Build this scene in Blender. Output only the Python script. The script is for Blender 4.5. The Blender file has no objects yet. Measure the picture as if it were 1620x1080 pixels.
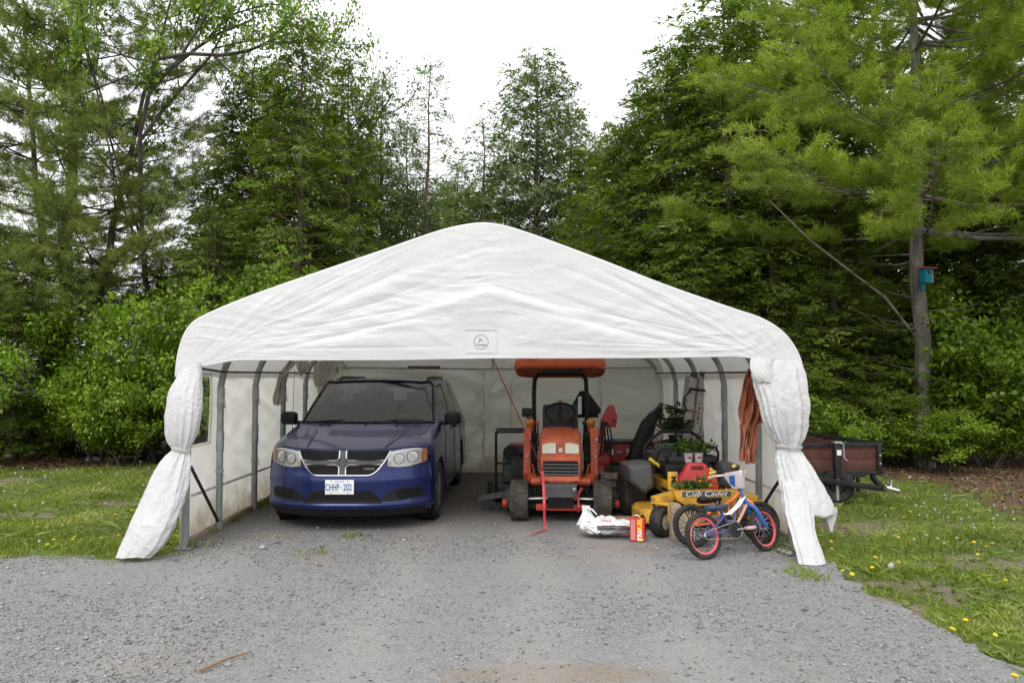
import bpy, bmesh, math, random
import numpy as np
from mathutils import Vector, Matrix, Euler

# ------------------------------------------------------------------ camera
S = bpy.context.scene
COL = S.collection
F_PX, CAM_H = 1230.0, 1.62              # focal length in photo pixels, eye height
VPX, HZ = 778.0, 600.0                  # where the tent axis and the horizon fall
cam_d = bpy.data.cameras.new('camera')
cam = bpy.data.objects.new('camera', cam_d)
COL.objects.link(cam)
S.camera = cam
cam_d.sensor_width = 36.0
cam_d.lens = 36.0 * F_PX / 1620.0
cam_d.clip_start, cam_d.clip_end = 0.05, 2000.0
PITCH = math.atan((HZ - 540.0) / F_PX)
YAW = math.atan((810.0 - VPX) / F_PX)
cam.location = (0, 0, CAM_H)
cam.rotation_euler = (math.pi / 2 + PITCH, 0, -YAW)
_R = cam.rotation_euler.to_matrix()

def at(px, py, Y):
    """world point at depth Y seen at photo pixel (px, py)"""
    d = _R @ Vector(((px - 810.0) / F_PX, (540.0 - py) / F_PX, -1.0))
    k = Y / d.y
    return Vector((d.x * k, Y, CAM_H + d.z * k))

def gnd(px, py, z=0.0):
    d = _R @ Vector(((px - 810.0) / F_PX, (540.0 - py) / F_PX, -1.0))
    k = (z - CAM_H) / d.z
    return Vector((d.x * k, d.y * k, z))

# ------------------------------------------------------------------ sky, sun, exposure
SUN_EL, SUN_AZ = math.radians(46), math.radians(200)     # soft bright spot of an overcast sky, behind the camera
W = bpy.data.worlds.new('World')
S.world = W
W.use_nodes = True
wn = W.node_tree
wn.nodes.clear()
sky = wn.nodes.new('ShaderNodeTexSky')
sky.sky_type = 'NISHITA'
sky.sun_disc = False
sky.sun_elevation = SUN_EL
sky.sun_rotation = SUN_AZ
sky.air_density, sky.dust_density, sky.ozone_density = 1.0, 4.0, 1.0
cloud = wn.nodes.new('ShaderNodeMix')
cloud.data_type = 'RGBA'
cloud.inputs['Factor'].default_value = 0.88
cloud.inputs['B'].default_value = (10.6, 10.7, 10.9, 1)
bg = wn.nodes.new('ShaderNodeBackground')
bg.inputs['Strength'].default_value = 0.11
wo = wn.nodes.new('ShaderNodeOutputWorld')
wn.links.new(sky.outputs['Color'], cloud.inputs['A'])
wn.links.new(cloud.outputs['Result'], bg.inputs['Color'])
wn.links.new(bg.outputs['Background'], wo.inputs['Surface'])

sun_d = bpy.data.lights.new('sun', 'SUN')
sun_d.energy = 1.35
sun_d.angle = math.radians(35)
sun_d.color = (1.0, 0.97, 0.92)
sun = bpy.data.objects.new('sun', sun_d)
COL.objects.link(sun)
sd = Vector((math.sin(SUN_AZ) * math.cos(SUN_EL), math.cos(SUN_AZ) * math.cos(SUN_EL), math.sin(SUN_EL)))
sun.rotation_euler = sd.to_track_quat('Z', 'Y').to_euler()
sun.location = sd * 40

S.view_settings.view_transform = 'Standard'
S.view_settings.look = 'None'
S.view_settings.exposure = 0.5
S.view_settings.gamma = 1.0
S.render.engine = 'CYCLES'
S.cycles.max_bounces = 9
S.cycles.diffuse_bounces = 6
S.cycles.glossy_bounces = 3
S.cycles.transmission_bounces = 5
S.cycles.transparent_max_bounces = 8
S.cycles.caustics_reflective = False
S.cycles.caustics_refractive = False
S.cycles.use_denoising = True

rng = np.random.default_rng(7)
random.seed(7)
PI = math.pi

# ------------------------------------------------------------------ helpers: noise
def _hash(ix, iy, iz, seed):
    h = (ix * 374761393 + iy * 668265263 + iz * 2147483647 + seed * 1274126177) & 0xFFFFFFFF
    h = ((h ^ (h >> 13)) * 1274126177) & 0xFFFFFFFF
    h = (h ^ (h >> 16)) & 0xFFFFFFFF
    return h / 4294967295.0

def vnoise(p, seed=0):
    """value noise in -1..1, p is (N,3)"""
    p = np.asarray(p, float)
    i = np.floor(p).astype(np.int64)
    f = p - i
    f = f * f * (3 - 2 * f)
    r = 0
    for dx in (0, 1):
        for dy in (0, 1):
            for dz in (0, 1):
                w = (f[:, 0] if dx else 1 - f[:, 0]) * (f[:, 1] if dy else 1 - f[:, 1]) * (f[:, 2] if dz else 1 - f[:, 2])
                r = r + w * _hash(i[:, 0] + dx, i[:, 1] + dy, i[:, 2] + dz, seed)
    return r * 2 - 1

def fbm(p, seed=0, oct=3):
    r, a = 0, 1.0
    for k in range(oct):
        r = r + a * vnoise(np.asarray(p) * 2 ** k, seed + k * 17)
        a *= 0.5
    return r

# ------------------------------------------------------------------ helpers: materials
def _nt(name):
    m = bpy.data.materials.new(name)
    m.use_nodes = True
    nt = m.node_tree
    nt.nodes.clear()
    out = nt.nodes.new('ShaderNodeOutputMaterial')
    return m, nt, out

def N(nt, t, **kw):
    n = nt.nodes.new(t)
    for k, v in kw.items():
        if k in n.inputs:
            n.inputs[k].default_value = v
        else:
            setattr(n, k, v)
    return n

def rgb(c, a=1.0):
    return (c[0], c[1], c[2], a)

def ramp(nt, fac, stops):
    r = nt.nodes.new('ShaderNodeValToRGB')
    el = r.color_ramp.elements
    while len(el) < len(stops):
        el.new(0.5)
    for e, (p, c) in zip(el, stops):
        e.position = p
        e.color = rgb(c)
    nt.links.new(fac, r.inputs['Fac'])
    return r.outputs['Color']

MATS = {}

def mat(name, c, rough=0.5, metal=0.0, var=0.12, scale=6.0, bump=0.0, bscale=40.0, coat=0.0, dirt=None, dirt_amt=0.4,
        dirt_scale=5.0, spec=0.5, emit=None):
    """principled surface with procedural colour variation, optional dirt and bump"""
    if name in MATS:
        return MATS[name]
    m, nt, out = _nt(name)
    b = N(nt, 'ShaderNodeBsdfPrincipled')
    tc = N(nt, 'ShaderNodeTexCoord')
    no = N(nt, 'ShaderNodeTexNoise', Scale=scale, Detail=4.0, Roughness=0.6)
    nt.links.new(tc.outputs['Object'], no.inputs['Vector'])
    lo = tuple(max(0, x * (1 - var)) for x in c)
    hi = tuple(min(1, x * (1 + var)) for x in c)
    col = ramp(nt, no.outputs['Fac'], [(0.3, lo), (0.7, hi)])
    if dirt:
        n2 = N(nt, 'ShaderNodeTexNoise', Scale=dirt_scale, Detail=6.0, Roughness=0.7)
        nt.links.new(tc.outputs['Object'], n2.inputs['Vector'])
        f = ramp(nt, n2.outputs['Fac'], [(0.42, (0, 0, 0)), (0.72, (dirt_amt,) * 3)])
        mx = N(nt, 'ShaderNodeMix', data_type='RGBA')
        nt.links.new(f, mx.inputs['Factor'])
        nt.links.new(col, mx.inputs['A'])
        mx.inputs['B'].default_value = rgb(dirt)
        col = mx.outputs['Result']
        rr = ramp(nt, n2.outputs['Fac'], [(0.4, (rough,) * 3), (0.75, (min(1, rough + 0.3),) * 3)])
        nt.links.new(rr, b.inputs['Roughness'])
    else:
        b.inputs['Roughness'].default_value = rough
    nt.links.new(col, b.inputs['Base Color'])
    b.inputs['Metallic'].default_value = metal
    b.inputs['Coat Weight'].default_value = coat
    b.inputs['Coat Roughness'].default_value = 0.06
    b.inputs['Specular IOR Level'].default_value = spec
    if emit:
        b.inputs['Emission Color'].default_value = rgb(emit)
        b.inputs['Emission Strength'].default_value = 1
    if bump:
        n3 = N(nt, 'ShaderNodeTexNoise', Scale=bscale, Detail=3.0)
        nt.links.new(tc.outputs['Object'], n3.inputs['Vector'])
        bp = N(nt, 'ShaderNodeBump', Strength=bump, Distance=0.01)
        nt.links.new(n3.outputs['Fac'], bp.inputs['Height'])
        nt.links.new(bp.outputs['Normal'], b.inputs['Normal'])
    nt.links.new(b.outputs['BSDF'], out.inputs['Surface'])
    MATS[name] = m
    return m

def mat_leaf(name, dark, light, tip=None, trans=0.35, clump=1.2, hue=0.0):
    """foliage: per-leaf and per-clump colour, partly translucent"""
    m, nt, out = _nt(name)
    geo = N(nt, 'ShaderNodeNewGeometry')
    oi = N(nt, 'ShaderNodeObjectInfo')
    no = N(nt, 'ShaderNodeTexNoise', Scale=clump, Detail=2.0)
    nt.links.new(geo.outputs['Position'], no.inputs['Vector'])
    a = N(nt, 'ShaderNodeMath', operation='MULTIPLY_ADD')
    nt.links.new(geo.outputs['Random Per Island'], a.inputs[0])
    a.inputs[1].default_value = 0.42
    s = N(nt, 'ShaderNodeMath', operation='MULTIPLY_ADD')
    nt.links.new(no.outputs['Fac'], s.inputs[0])
    s.inputs[1].default_value = 1.5
    s.inputs[2].default_value = -0.50
    nt.links.new(s.outputs[0], a.inputs[2])
    o2 = N(nt, 'ShaderNodeMath', operation='MULTIPLY_ADD')
    nt.links.new(oi.outputs['Random'], o2.inputs[0])
    o2.inputs[1].default_value = 0.22
    nt.links.new(a.outputs[0], o2.inputs[2])
    stops = [(0.1, dark), (0.85, light)]
    if tip:
        stops.append((1.0, tip))
    col = ramp(nt, o2.outputs[0], stops)
    d = N(nt, 'ShaderNodeBsdfDiffuse')
    t = N(nt, 'ShaderNodeBsdfTranslucent')
    g = N(nt, 'ShaderNodeBsdfGlossy', Roughness=0.5)
    g.inputs['Color'].default_value = (0.5, 0.5, 0.5, 1)
    nt.links.new(col, d.inputs['Color'])
    gam = N(nt, 'ShaderNodeMix', data_type='RGBA', blend_type='MULTIPLY')
    gam.inputs['Factor'].default_value = 1.0
    nt.links.new(col, gam.inputs['A'])
    gam.inputs['B'].default_value = (1.15, 1.3, 0.5, 1)
    nt.links.new(gam.outputs['Result'], t.inputs['Color'])
    mx = N(nt, 'ShaderNodeMixShader', Fac=trans)
    nt.links.new(d.outputs[0], mx.inputs[1])
    nt.links.new(t.outputs[0], mx.inputs[2])
    m2 = N(nt, 'ShaderNodeMixShader', Fac=0.05)
    nt.links.new(mx.outputs[0], m2.inputs[1])
    nt.links.new(g.outputs[0], m2.inputs[2])
    nt.links.new(m2.outputs[0], out.inputs['Surface'])
    MATS[name] = m
    return m

def mat_tarp(name, c=(0.8, 0.8, 0.79), trans=0.25, stain=False, wr=0.35):
    """woven white polyethylene: matt sheen, lets some daylight through, fine creases, earth stains near the hem"""
    m, nt, out = _nt(name)
    b = N(nt, 'ShaderNodeBsdfPrincipled', Roughness=0.42)
    tl = N(nt, 'ShaderNodeBsdfTranslucent')
    geo = N(nt, 'ShaderNodeNewGeometry')
    no = N(nt, 'ShaderNodeTexNoise', Scale=1.7, Detail=5.0, Roughness=0.65)
    nt.links.new(geo.outputs['Position'], no.inputs['Vector'])
    col = ramp(nt, no.outputs['Fac'], [(0.25, tuple(x * 0.93 for x in c)), (0.7, c)])
    if stain:
        sp = N(nt, 'ShaderNodeSeparateXYZ')
        nt.links.new(geo.outputs['Position'], sp.inputs[0])
        n2 = N(nt, 'ShaderNodeTexNoise', Scale=3.0, Detail=6.0, Roughness=0.7)
        nt.links.new(geo.outputs['Position'], n2.inputs['Vector'])
        h = N(nt, 'ShaderNodeMath', operation='MULTIPLY_ADD')
        nt.links.new(n2.outputs['Fac'], h.inputs[0])
        h.inputs[1].default_value = -0.9
        nt.links.new(sp.outputs['Z'], h.inputs[2])
        f = ramp(nt, h.outputs[0], [(0.0, (0.55,) * 3), (0.12, (0, 0, 0))])
        ad = N(nt, 'ShaderNodeMath', operation='ADD')
        nt.links.new(h.outputs[0], ad.inputs[0])
        ad.inputs[1].default_value = 0.38
        f = ramp(nt, ad.outputs[0], [(0.0, (0.75,) * 3), (0.28, (0.12,) * 3), (0.5, (0, 0, 0))])
        mx = N(nt, 'ShaderNodeMix', data_type='RGBA')
        nt.links.new(f, mx.inputs['Factor'])
        nt.links.new(col, mx.inputs['A'])
        mx.inputs['B'].default_value = (0.34, 0.26, 0.15, 1)
        col = mx.outputs['Result']
    nt.links.new(col, b.inputs['Base Color'])
    nt.links.new(col, tl.inputs['Color'])
    w1 = N(nt, 'ShaderNodeTexNoise', Scale=9.0, Detail=5.0, Roughness=0.6, Distortion=1.5)
    nt.links.new(geo.outputs['Position'], w1.inputs['Vector'])
    bp = N(nt, 'ShaderNodeBump', Strength=wr, Distance=0.03)
    nt.links.new(w1.outputs['Fac'], bp.inputs['Height'])
    nt.links.new(bp.outputs['Normal'], b.inputs['Normal'])
    mx = N(nt, 'ShaderNodeMixShader', Fac=trans)
    nt.links.new(b.outputs[0], mx.inputs[1])
    nt.links.new(tl.outputs[0], mx.inputs[2])
    nt.links.new(mx.outputs[0], out.inputs['Surface'])
    MATS[name] = m
    return m

def mat_glass(name, tint=(0.75, 0.8, 0.78), refl=0.12, rough=0.02, fixed=False):
    m, nt, out = _nt(name)
    tr = N(nt, 'ShaderNodeBsdfTransparent')
    no = N(nt, 'ShaderNodeTexNoise', Scale=3.0)
    col = ramp(nt, no.outputs['Fac'], [(0.3, tuple(x * 0.95 for x in tint)), (0.7, tint)])
    nt.links.new(col, tr.inputs['Color'])
    gl = N(nt, 'ShaderNodeBsdfGlossy', Roughness=rough)
    fr = N(nt, 'ShaderNodeFresnel', IOR=1.5)
    ad = N(nt, 'ShaderNodeMath', operation='ADD', use_clamp=True)
    if fixed:
        ad.inputs[0].default_value = 0.0
    else:
        nt.links.new(fr.outputs[0], ad.inputs[0])
    ad.inputs[1].default_value = refl
    mx = N(nt, 'ShaderNodeMixShader')
    nt.links.new(ad.outputs[0], mx.inputs[0])
    nt.links.new(tr.outputs[0], mx.inputs[1])
    nt.links.new(gl.outputs[0], mx.inputs[2])
    nt.links.new(mx.outputs[0], out.inputs['Surface'])
    MATS[name] = m
    return m

def mat_bark(name, c1, c2, scale=9.0):
    m, nt, out = _nt(name)
    b = N(nt, 'ShaderNodeBsdfPrincipled', Roughness=0.95)
    geo = N(nt, 'ShaderNodeNewGeometry')
    mp = N(nt, 'ShaderNodeMapping')
    mp.inputs['Scale'].default_value = (1, 1, 0.28)
    nt.links.new(geo.outputs['Position'], mp.inputs[0])
    no = N(nt, 'ShaderNodeTexNoise', Scale=scale, Detail=6.0, Roughness=0.7)
    nt.links.new(mp.outputs[0], no.inputs['Vector'])
    col = ramp(nt, no.outputs['Fac'], [(0.35, c1), (0.65, c2)])
    nt.links.new(col, b.inputs['Base Color'])
    bp = N(nt, 'ShaderNodeBump', Strength=0.8, Distance=0.03)
    nt.links.new(no.outputs['Fac'], bp.inputs['Height'])
    nt.links.new(bp.outputs['Normal'], b.inputs['Normal'])
    nt.links.new(b.outputs[0], out.inputs['Surface'])
    MATS[name] = m
    return m

# ------------------------------------------------------------------ helpers: meshes
def link(o, parent=None):
    COL.objects.link(o)
    if parent is not None:
        o.parent = parent
    return o

def V3(p):
    return Vector((p[0], p[1], p[2]))

class MB:
    """collects shapes for ONE mesh"""
    def __init__(s):
        s.v, s.f = [], []

    def add(s, verts, faces):
        o = len(s.v)
        s.v += [tuple(p) for p in verts]
        s.f += [tuple(i + o for i in f) for f in faces]
        return s

    def box(s, c, d, rot=None, taper=1.0):
        x, y, z = d[0] / 2, d[1] / 2, d[2] / 2
        pts = [Vector((sx * x * (taper if sz > 0 else 1), sy * y * (taper if sz > 0 else 1), sz * z)) for sz in (-1, 1) for sx, sy in ((-1, -1), (1, -1), (1, 1), (-1, 1))]
        if rot is not None:
            m = rot if isinstance(rot, Matrix) else Euler(rot).to_matrix()
            pts = [m @ p for p in pts]
        c = V3(c)
        return s.add([p + c for p in pts], [(3, 2, 1, 0), (4, 5, 6, 7), (0, 1, 5, 4), (1, 2, 6, 5), (2, 3, 7, 6), (3, 0, 4, 7)])

    def bar(s, a, b, w, h=None, up=(0, 0, 1)):
        a, b = V3(a), V3(b)
        h = h or w
        d = (b - a).normalized()
        u = Vector(up)
        if abs(d.dot(u)) > 0.95:
            u = Vector((0, 1, 0))
        r = d.cross(u).normalized()
        u = r.cross(d)
        pts = [p + r * (i * w / 2) + u * (j * h / 2) for p in (a, b) for i, j in ((-1, -1), (1, -1), (1, 1), (-1, 1))]
        return s.add(pts, [(3, 2, 1, 0), (4, 5, 6, 7), (0, 1, 5, 4), (1, 2, 6, 5), (2, 3, 7, 6), (3, 0, 4, 7)])

    def tube(s, pts, r, n=8, cap=True):
        pts = [V3(p) for p in pts]
        rr = r if hasattr(r, '__len__') else [r] * len(pts)
        vs, fs = [], []
        prev = None
        for i, p in enumerate(pts):
            d = (pts[min(i + 1, len(pts) - 1)] - pts[max(i - 1, 0)])
            d = d.normalized() if d.length > 1e-9 else Vector((0, 0, 1))
            if prev is None:
                u = Vector((0, 0, 1)) if abs(d.z) < 0.9 else Vector((1, 0, 0))
                a = d.cross(u).normalized()
            else:
                a = (prev - d * prev.dot(d)).normalized()
            prev = a
            b = d.cross(a)
            for k in range(n):
                t = 2 * PI * k / n
                vs.append(p + (a * math.cos(t) + b * math.sin(t)) * rr[i])
        for i in range(len(pts) - 1):
            for k in range(n):
                fs.append((i * n + k, i * n + (k + 1) % n, (i + 1) * n + (k + 1) % n, (i + 1) * n + k))
        if cap:
            fs.append(tuple(range(n - 1, -1, -1)))
            fs.append(tuple(range((len(pts) - 1) * n, len(pts) * n)))
        return s.add(vs, fs)

    def lathe(s, prof, o=(0, 0, 0), axis='z', n=24, closed=False):
        """prof: list of (radius, along-axis)"""
        vs, fs = [], []
        o = V3(o)
        for r, h in prof:
            for k in range(n):
                t = 2 * PI * k / n
                c, q = r * math.cos(t), r * math.sin(t)
                p = {'z': (c, q, h), 'x': (h, c, q), 'y': (c, h, q)}[axis] if not isinstance(axis, Matrix) else axis @ Vector((c, q, h))
                vs.append(o + Vector(p))
        m = len(prof)
        for i in range(m if closed else m - 1):
            j = (i + 1) % m
            for k in range(n):
                fs.append((i * n + k, i * n + (k + 1) % n, j * n + (k + 1) % n, j * n + k))
        if not closed:
            if prof[0][0] > 1e-6:
                fs.append(tuple(range(n - 1, -1, -1)))
            if prof[-1][0] > 1e-6:
                fs.append(tuple(range((m - 1) * n, m * n)))
        return s.add(vs, fs)

    def loft(s, rings, closed=True, cap=True):
        n = len(rings[0])
        vs = [p for r in rings for p in r]
        fs = []
        for i in range(len(rings) - 1):
            for k in range(n if closed else n - 1):
                fs.append((i * n + k, i * n + (k + 1) % n, (i + 1) * n + (k + 1) % n, (i + 1) * n + k))
        if cap and closed:
            fs.append(tuple(range(n - 1, -1, -1)))
            fs.append(tuple(range((len(rings) - 1) * n, len(rings) * n)))
        return s.add(vs, fs)

    def prism(s, poly, fn, t0, t1):
        """poly: 2-D outline; fn(a, b, t) gives the 3-D point"""
        n = len(poly)
        vs = [fn(a, b, t) for t in (t0, t1) for a, b in poly]
        fs = [tuple(range(n - 1, -1, -1)), tuple(range(n, 2 * n))] + [(k, (k + 1) % n, n + (k + 1) % n, n + k) for k in range(n)]
        return s.add(vs, fs)

    def grid(s, P):
        """P: (m,n,3) array of points"""
        m, n = P.shape[:2]
        vs = P.reshape(-1, 3)
        fs = [(i * n + j, i * n + j + 1, (i + 1) * n + j + 1, (i + 1) * n + j) for i in range(m - 1) for j in range(n - 1)]
        return s.add([tuple(q) for q in vs], fs)

    def mesh(s, name, m, bevel=0.0, smooth=35.0, weld=False, seg=2):
        me = bpy.data.meshes.new(name)
        me.from_pydata(s.v, [], s.f)
        bm = bmesh.new()
        bm.from_mesh(me)
        if weld:
            bmesh.ops.remove_doubles(bm, verts=bm.verts, dist=1e-4)
        bmesh.ops.recalc_face_normals(bm, faces=bm.faces)
        if bevel:
            ed = [e for e in bm.edges if e.is_manifold and e.calc_face_angle(0) > 0.6]
            try:
                bmesh.ops.bevel(bm, geom=ed, offset=bevel, segments=seg, affect='EDGES', profile=0.6, clamp_overlap=True)
            except Exception:
                pass
        bm.to_mesh(me)
        bm.free()
        if smooth:
            me.polygons.foreach_set('use_smooth', [True] * len(me.polygons))
            me.set_sharp_from_angle(angle=math.radians(smooth))
        if m is not None:
            me.materials.append(m)
        return me

    def build(s, name, m, parent=None, bevel=0.0, smooth=35.0, weld=False, label=None, seg=2):
        o = bpy.data.objects.new(name, s.mesh(name, m, bevel, smooth, weld, seg))
        link(o, parent)
        if label:
            o['label'] = label
        return o

def raw_mesh(name, verts, faces, m, smooth=False):
    """fast numpy mesh; faces is an (N,3) or (N,4) array"""
    me = bpy.data.meshes.new(name)
    verts = np.ascontiguousarray(verts, np.float32).reshape(-1, 3)
    faces = np.ascontiguousarray(faces, np.int32)
    k = faces.shape[1]
    me.vertices.add(len(verts))
    me.vertices.foreach_set('co', verts.ravel())
    me.loops.add(faces.size)
    me.loops.foreach_set('vertex_index', faces.ravel())
    me.polygons.add(len(faces))
    me.polygons.foreach_set('loop_start', np.arange(0, faces.size, k, dtype=np.int32))
    me.polygons.foreach_set('loop_total', np.full(len(faces), k, np.int32))
    if smooth:
        me.polygons.foreach_set('use_smooth', np.ones(len(faces), bool))
    me.update(calc_edges=True)
    me.materials.append(m)
    return me

def obj(name, me, parent=None):
    return link(bpy.data.objects.new(name, me), parent)

def tag(o, label, cat, group=None):
    o['label'] = label
    o['category'] = cat
    if group:
        o['group'] = group
    return o

def thing(name, label, cat, loc=(0, 0, 0), rotz=0.0, group=None):
    o = bpy.data.objects.new(name, None)
    o.empty_display_size = 0.2
    link(o)
    o.location = loc
    o.rotation_euler = (0, 0, rotz)
    return tag(o, label, cat, group)

def struct(o):
    o['kind'] = 'structure'
    return o

def stuff(o):
    o['kind'] = 'stuff'
    return o

def text(name, s, size, m, parent, loc, rot, align='CENTER', shear=0.0, extrude=0.0006, sx=1.0, bold=0.0):
    """flat lettering as a thin mesh"""
    cu = bpy.data.curves.new(name, 'FONT')
    cu.body = s
    cu.size = size
    cu.align_x = align
    cu.align_y = 'CENTER'
    cu.extrude = extrude
    cu.shear = shear
    cu.offset = bold
    cu.resolution_u = 3
    t = bpy.data.objects.new(name + '_curve', cu)
    COL.objects.link(t)
    dg = bpy.context.evaluated_depsgraph_get()
    me = bpy.data.meshes.new_from_object(t.evaluated_get(dg))
    bpy.data.objects.remove(t)
    bpy.data.curves.remove(cu)
    me.materials.clear()
    me.materials.append(m)
    o = obj(name, me, parent)
    o.location = loc
    o.rotation_euler = rot
    o.scale = (sx, 1, 1)
    return o

def copy_tree(o, parent=None):
    c = o.copy()
    COL.objects.link(c)
    c.parent = parent
    for ch in [x for x in bpy.data.objects if x.parent == o]:
        copy_tree(ch, c)
    return c

def lerp_table(tab, x):
    t = np.array(tab, float)
    return [float(np.interp(x, t[:, 0], t[:, k])) for k in range(1, t.shape[1])]

def crom(P, sub):
    """Catmull-Rom through points P (n,k)"""
    P = np.asarray(P, float)
    n = len(P)
    out = []
    for i in range(n - 1):
        p0, p1, p2, p3 = P[max(i - 1, 0)], P[i], P[i + 1], P[min(i + 2, n - 1)]
        for k in range(sub):
            t = k / sub
            out.append(0.5 * (2 * p1 + (p2 - p0) * t + (2 * p0 - 5 * p1 + 4 * p2 - p3) * t * t + (3 * p1 - p0 - 3 * p2 + p3) * t ** 3))
    out.append(P[-1])
    return np.array(out)

# ------------------------------------------------------------------ materials
TARP = mat_tarp('white_tarp', (0.725, 0.73, 0.74), 0.20, wr=0.16)
TARP_F = mat_tarp('white_tarp_flap', (0.645, 0.65, 0.655), 0.20, wr=0.6)
TARP_R = mat_tarp('white_tarp_roof', (0.84, 0.82, 0.80), 0.34)
TARP_W = mat_tarp('white_tarp_wall', (0.92, 0.885, 0.85), 0.60, stain=True)
STEEL = mat('galvanised_pipe', (0.33, 0.34, 0.34), 0.5, 0.55, var=0.2, dirt=(0.16, 0.13, 0.1), dirt_amt=0.35)
BLACKP = mat('black_plastic', (0.009, 0.009, 0.0095), 0.5, bump=0.15, bscale=300, spec=0.3)
BLACKM = mat('black_metal', (0.011, 0.011, 0.012), 0.4, dirt=(0.1, 0.08, 0.065), dirt_amt=0.14, spec=0.35)
RUBBER = mat('tyre_rubber', (0.02, 0.0195, 0.019), 0.85, var=0.25, spec=0.3, dirt=(0.13, 0.115, 0.095), dirt_amt=0.45, dirt_scale=9, bump=0.3, bscale=60)
RUBBER_D = mat('dusty_tyre_rubber', (0.05, 0.047, 0.042), 0.9, var=0.3, spec=0.3, dirt=(0.16, 0.135, 0.1), dirt_amt=0.55, dirt_scale=9, bump=0.4, bscale=60)
CHROME = mat('chrome', (0.75, 0.76, 0.77), 0.16, 1.0, var=0.05)
SILVER = mat('brushed_aluminium', (0.5, 0.5, 0.49), 0.35, 0.9, var=0.1, dirt=(0.25, 0.22, 0.18), dirt_amt=0.3)
WHITEP = mat('white_paint', (0.75, 0.75, 0.73), 0.4, var=0.05)
RED = mat('red_paint', (0.42, 0.025, 0.018), 0.4, var=0.15, dirt=(0.1, 0.06, 0.04), dirt_amt=0.35)
ORANGE = mat('tractor_orange', (0.56, 0.088, 0.022), 0.45, var=0.15, dirt=(0.17, 0.075, 0.045), dirt_amt=0.7, dirt_scale=7, coat=0.15)
YELLOW = mat('mower_yellow', (0.60, 0.33, 0.025), 0.45, var=0.15, dirt=(0.17, 0.12, 0.055), dirt_amt=0.8, dirt_scale=8, coat=0.1)
WOOD_G = mat('weathered_wood', (0.24, 0.2, 0.155), 0.9, var=0.35, scale=14, bump=0.5, bscale=30)
# ================================================================== GROUND
def mat_ground():
    m, nt, out = _nt('lawn_soil')
    b = N(nt, 'ShaderNodeBsdfPrincipled', Roughness=1.0)
    b.inputs['Specular IOR Level'].default_value = 0.1
    geo = N(nt, 'ShaderNodeNewGeometry')
    n1 = N(nt, 'ShaderNodeTexNoise', Scale=0.55, Detail=6.0, Roughness=0.65)
    n2 = N(nt, 'ShaderNodeTexNoise', Scale=22.0, Detail=5.0, Roughness=0.7)
    for n in (n1, n2):
        nt.links.new(geo.outputs['Position'], n.inputs['Vector'])
    g = ramp(nt, n2.outputs['Fac'], [(0.3, (0.06, 0.075, 0.025)), (0.7, (0.14, 0.17, 0.06))])
    s = ramp(nt, n2.outputs['Fac'], [(0.3, (0.14, 0.105, 0.07)), (0.7, (0.30, 0.25, 0.18))])
    f = ramp(nt, n1.outputs['Fac'], [(0.55, (0, 0, 0)), (0.64, (1, 1, 1))])
    mx = N(nt, 'ShaderNodeMix', data_type='RGBA')
    nt.links.new(f, mx.inputs['Factor'])
    nt.links.new(g, mx.inputs['A'])
    nt.links.new(s, mx.inputs['B'])
    nt.links.new(mx.outputs['Result'], b.inputs['Base Color'])
    bp = N(nt, 'ShaderNodeBump', Strength=0.7, Distance=0.03)
    nt.links.new(n2.outputs['Fac'], bp.inputs['Height'])
    nt.links.new(bp.outputs['Normal'], b.inputs['Normal'])
    nt.links.new(b.outputs[0], out.inputs['Surface'])
    return m

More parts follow.
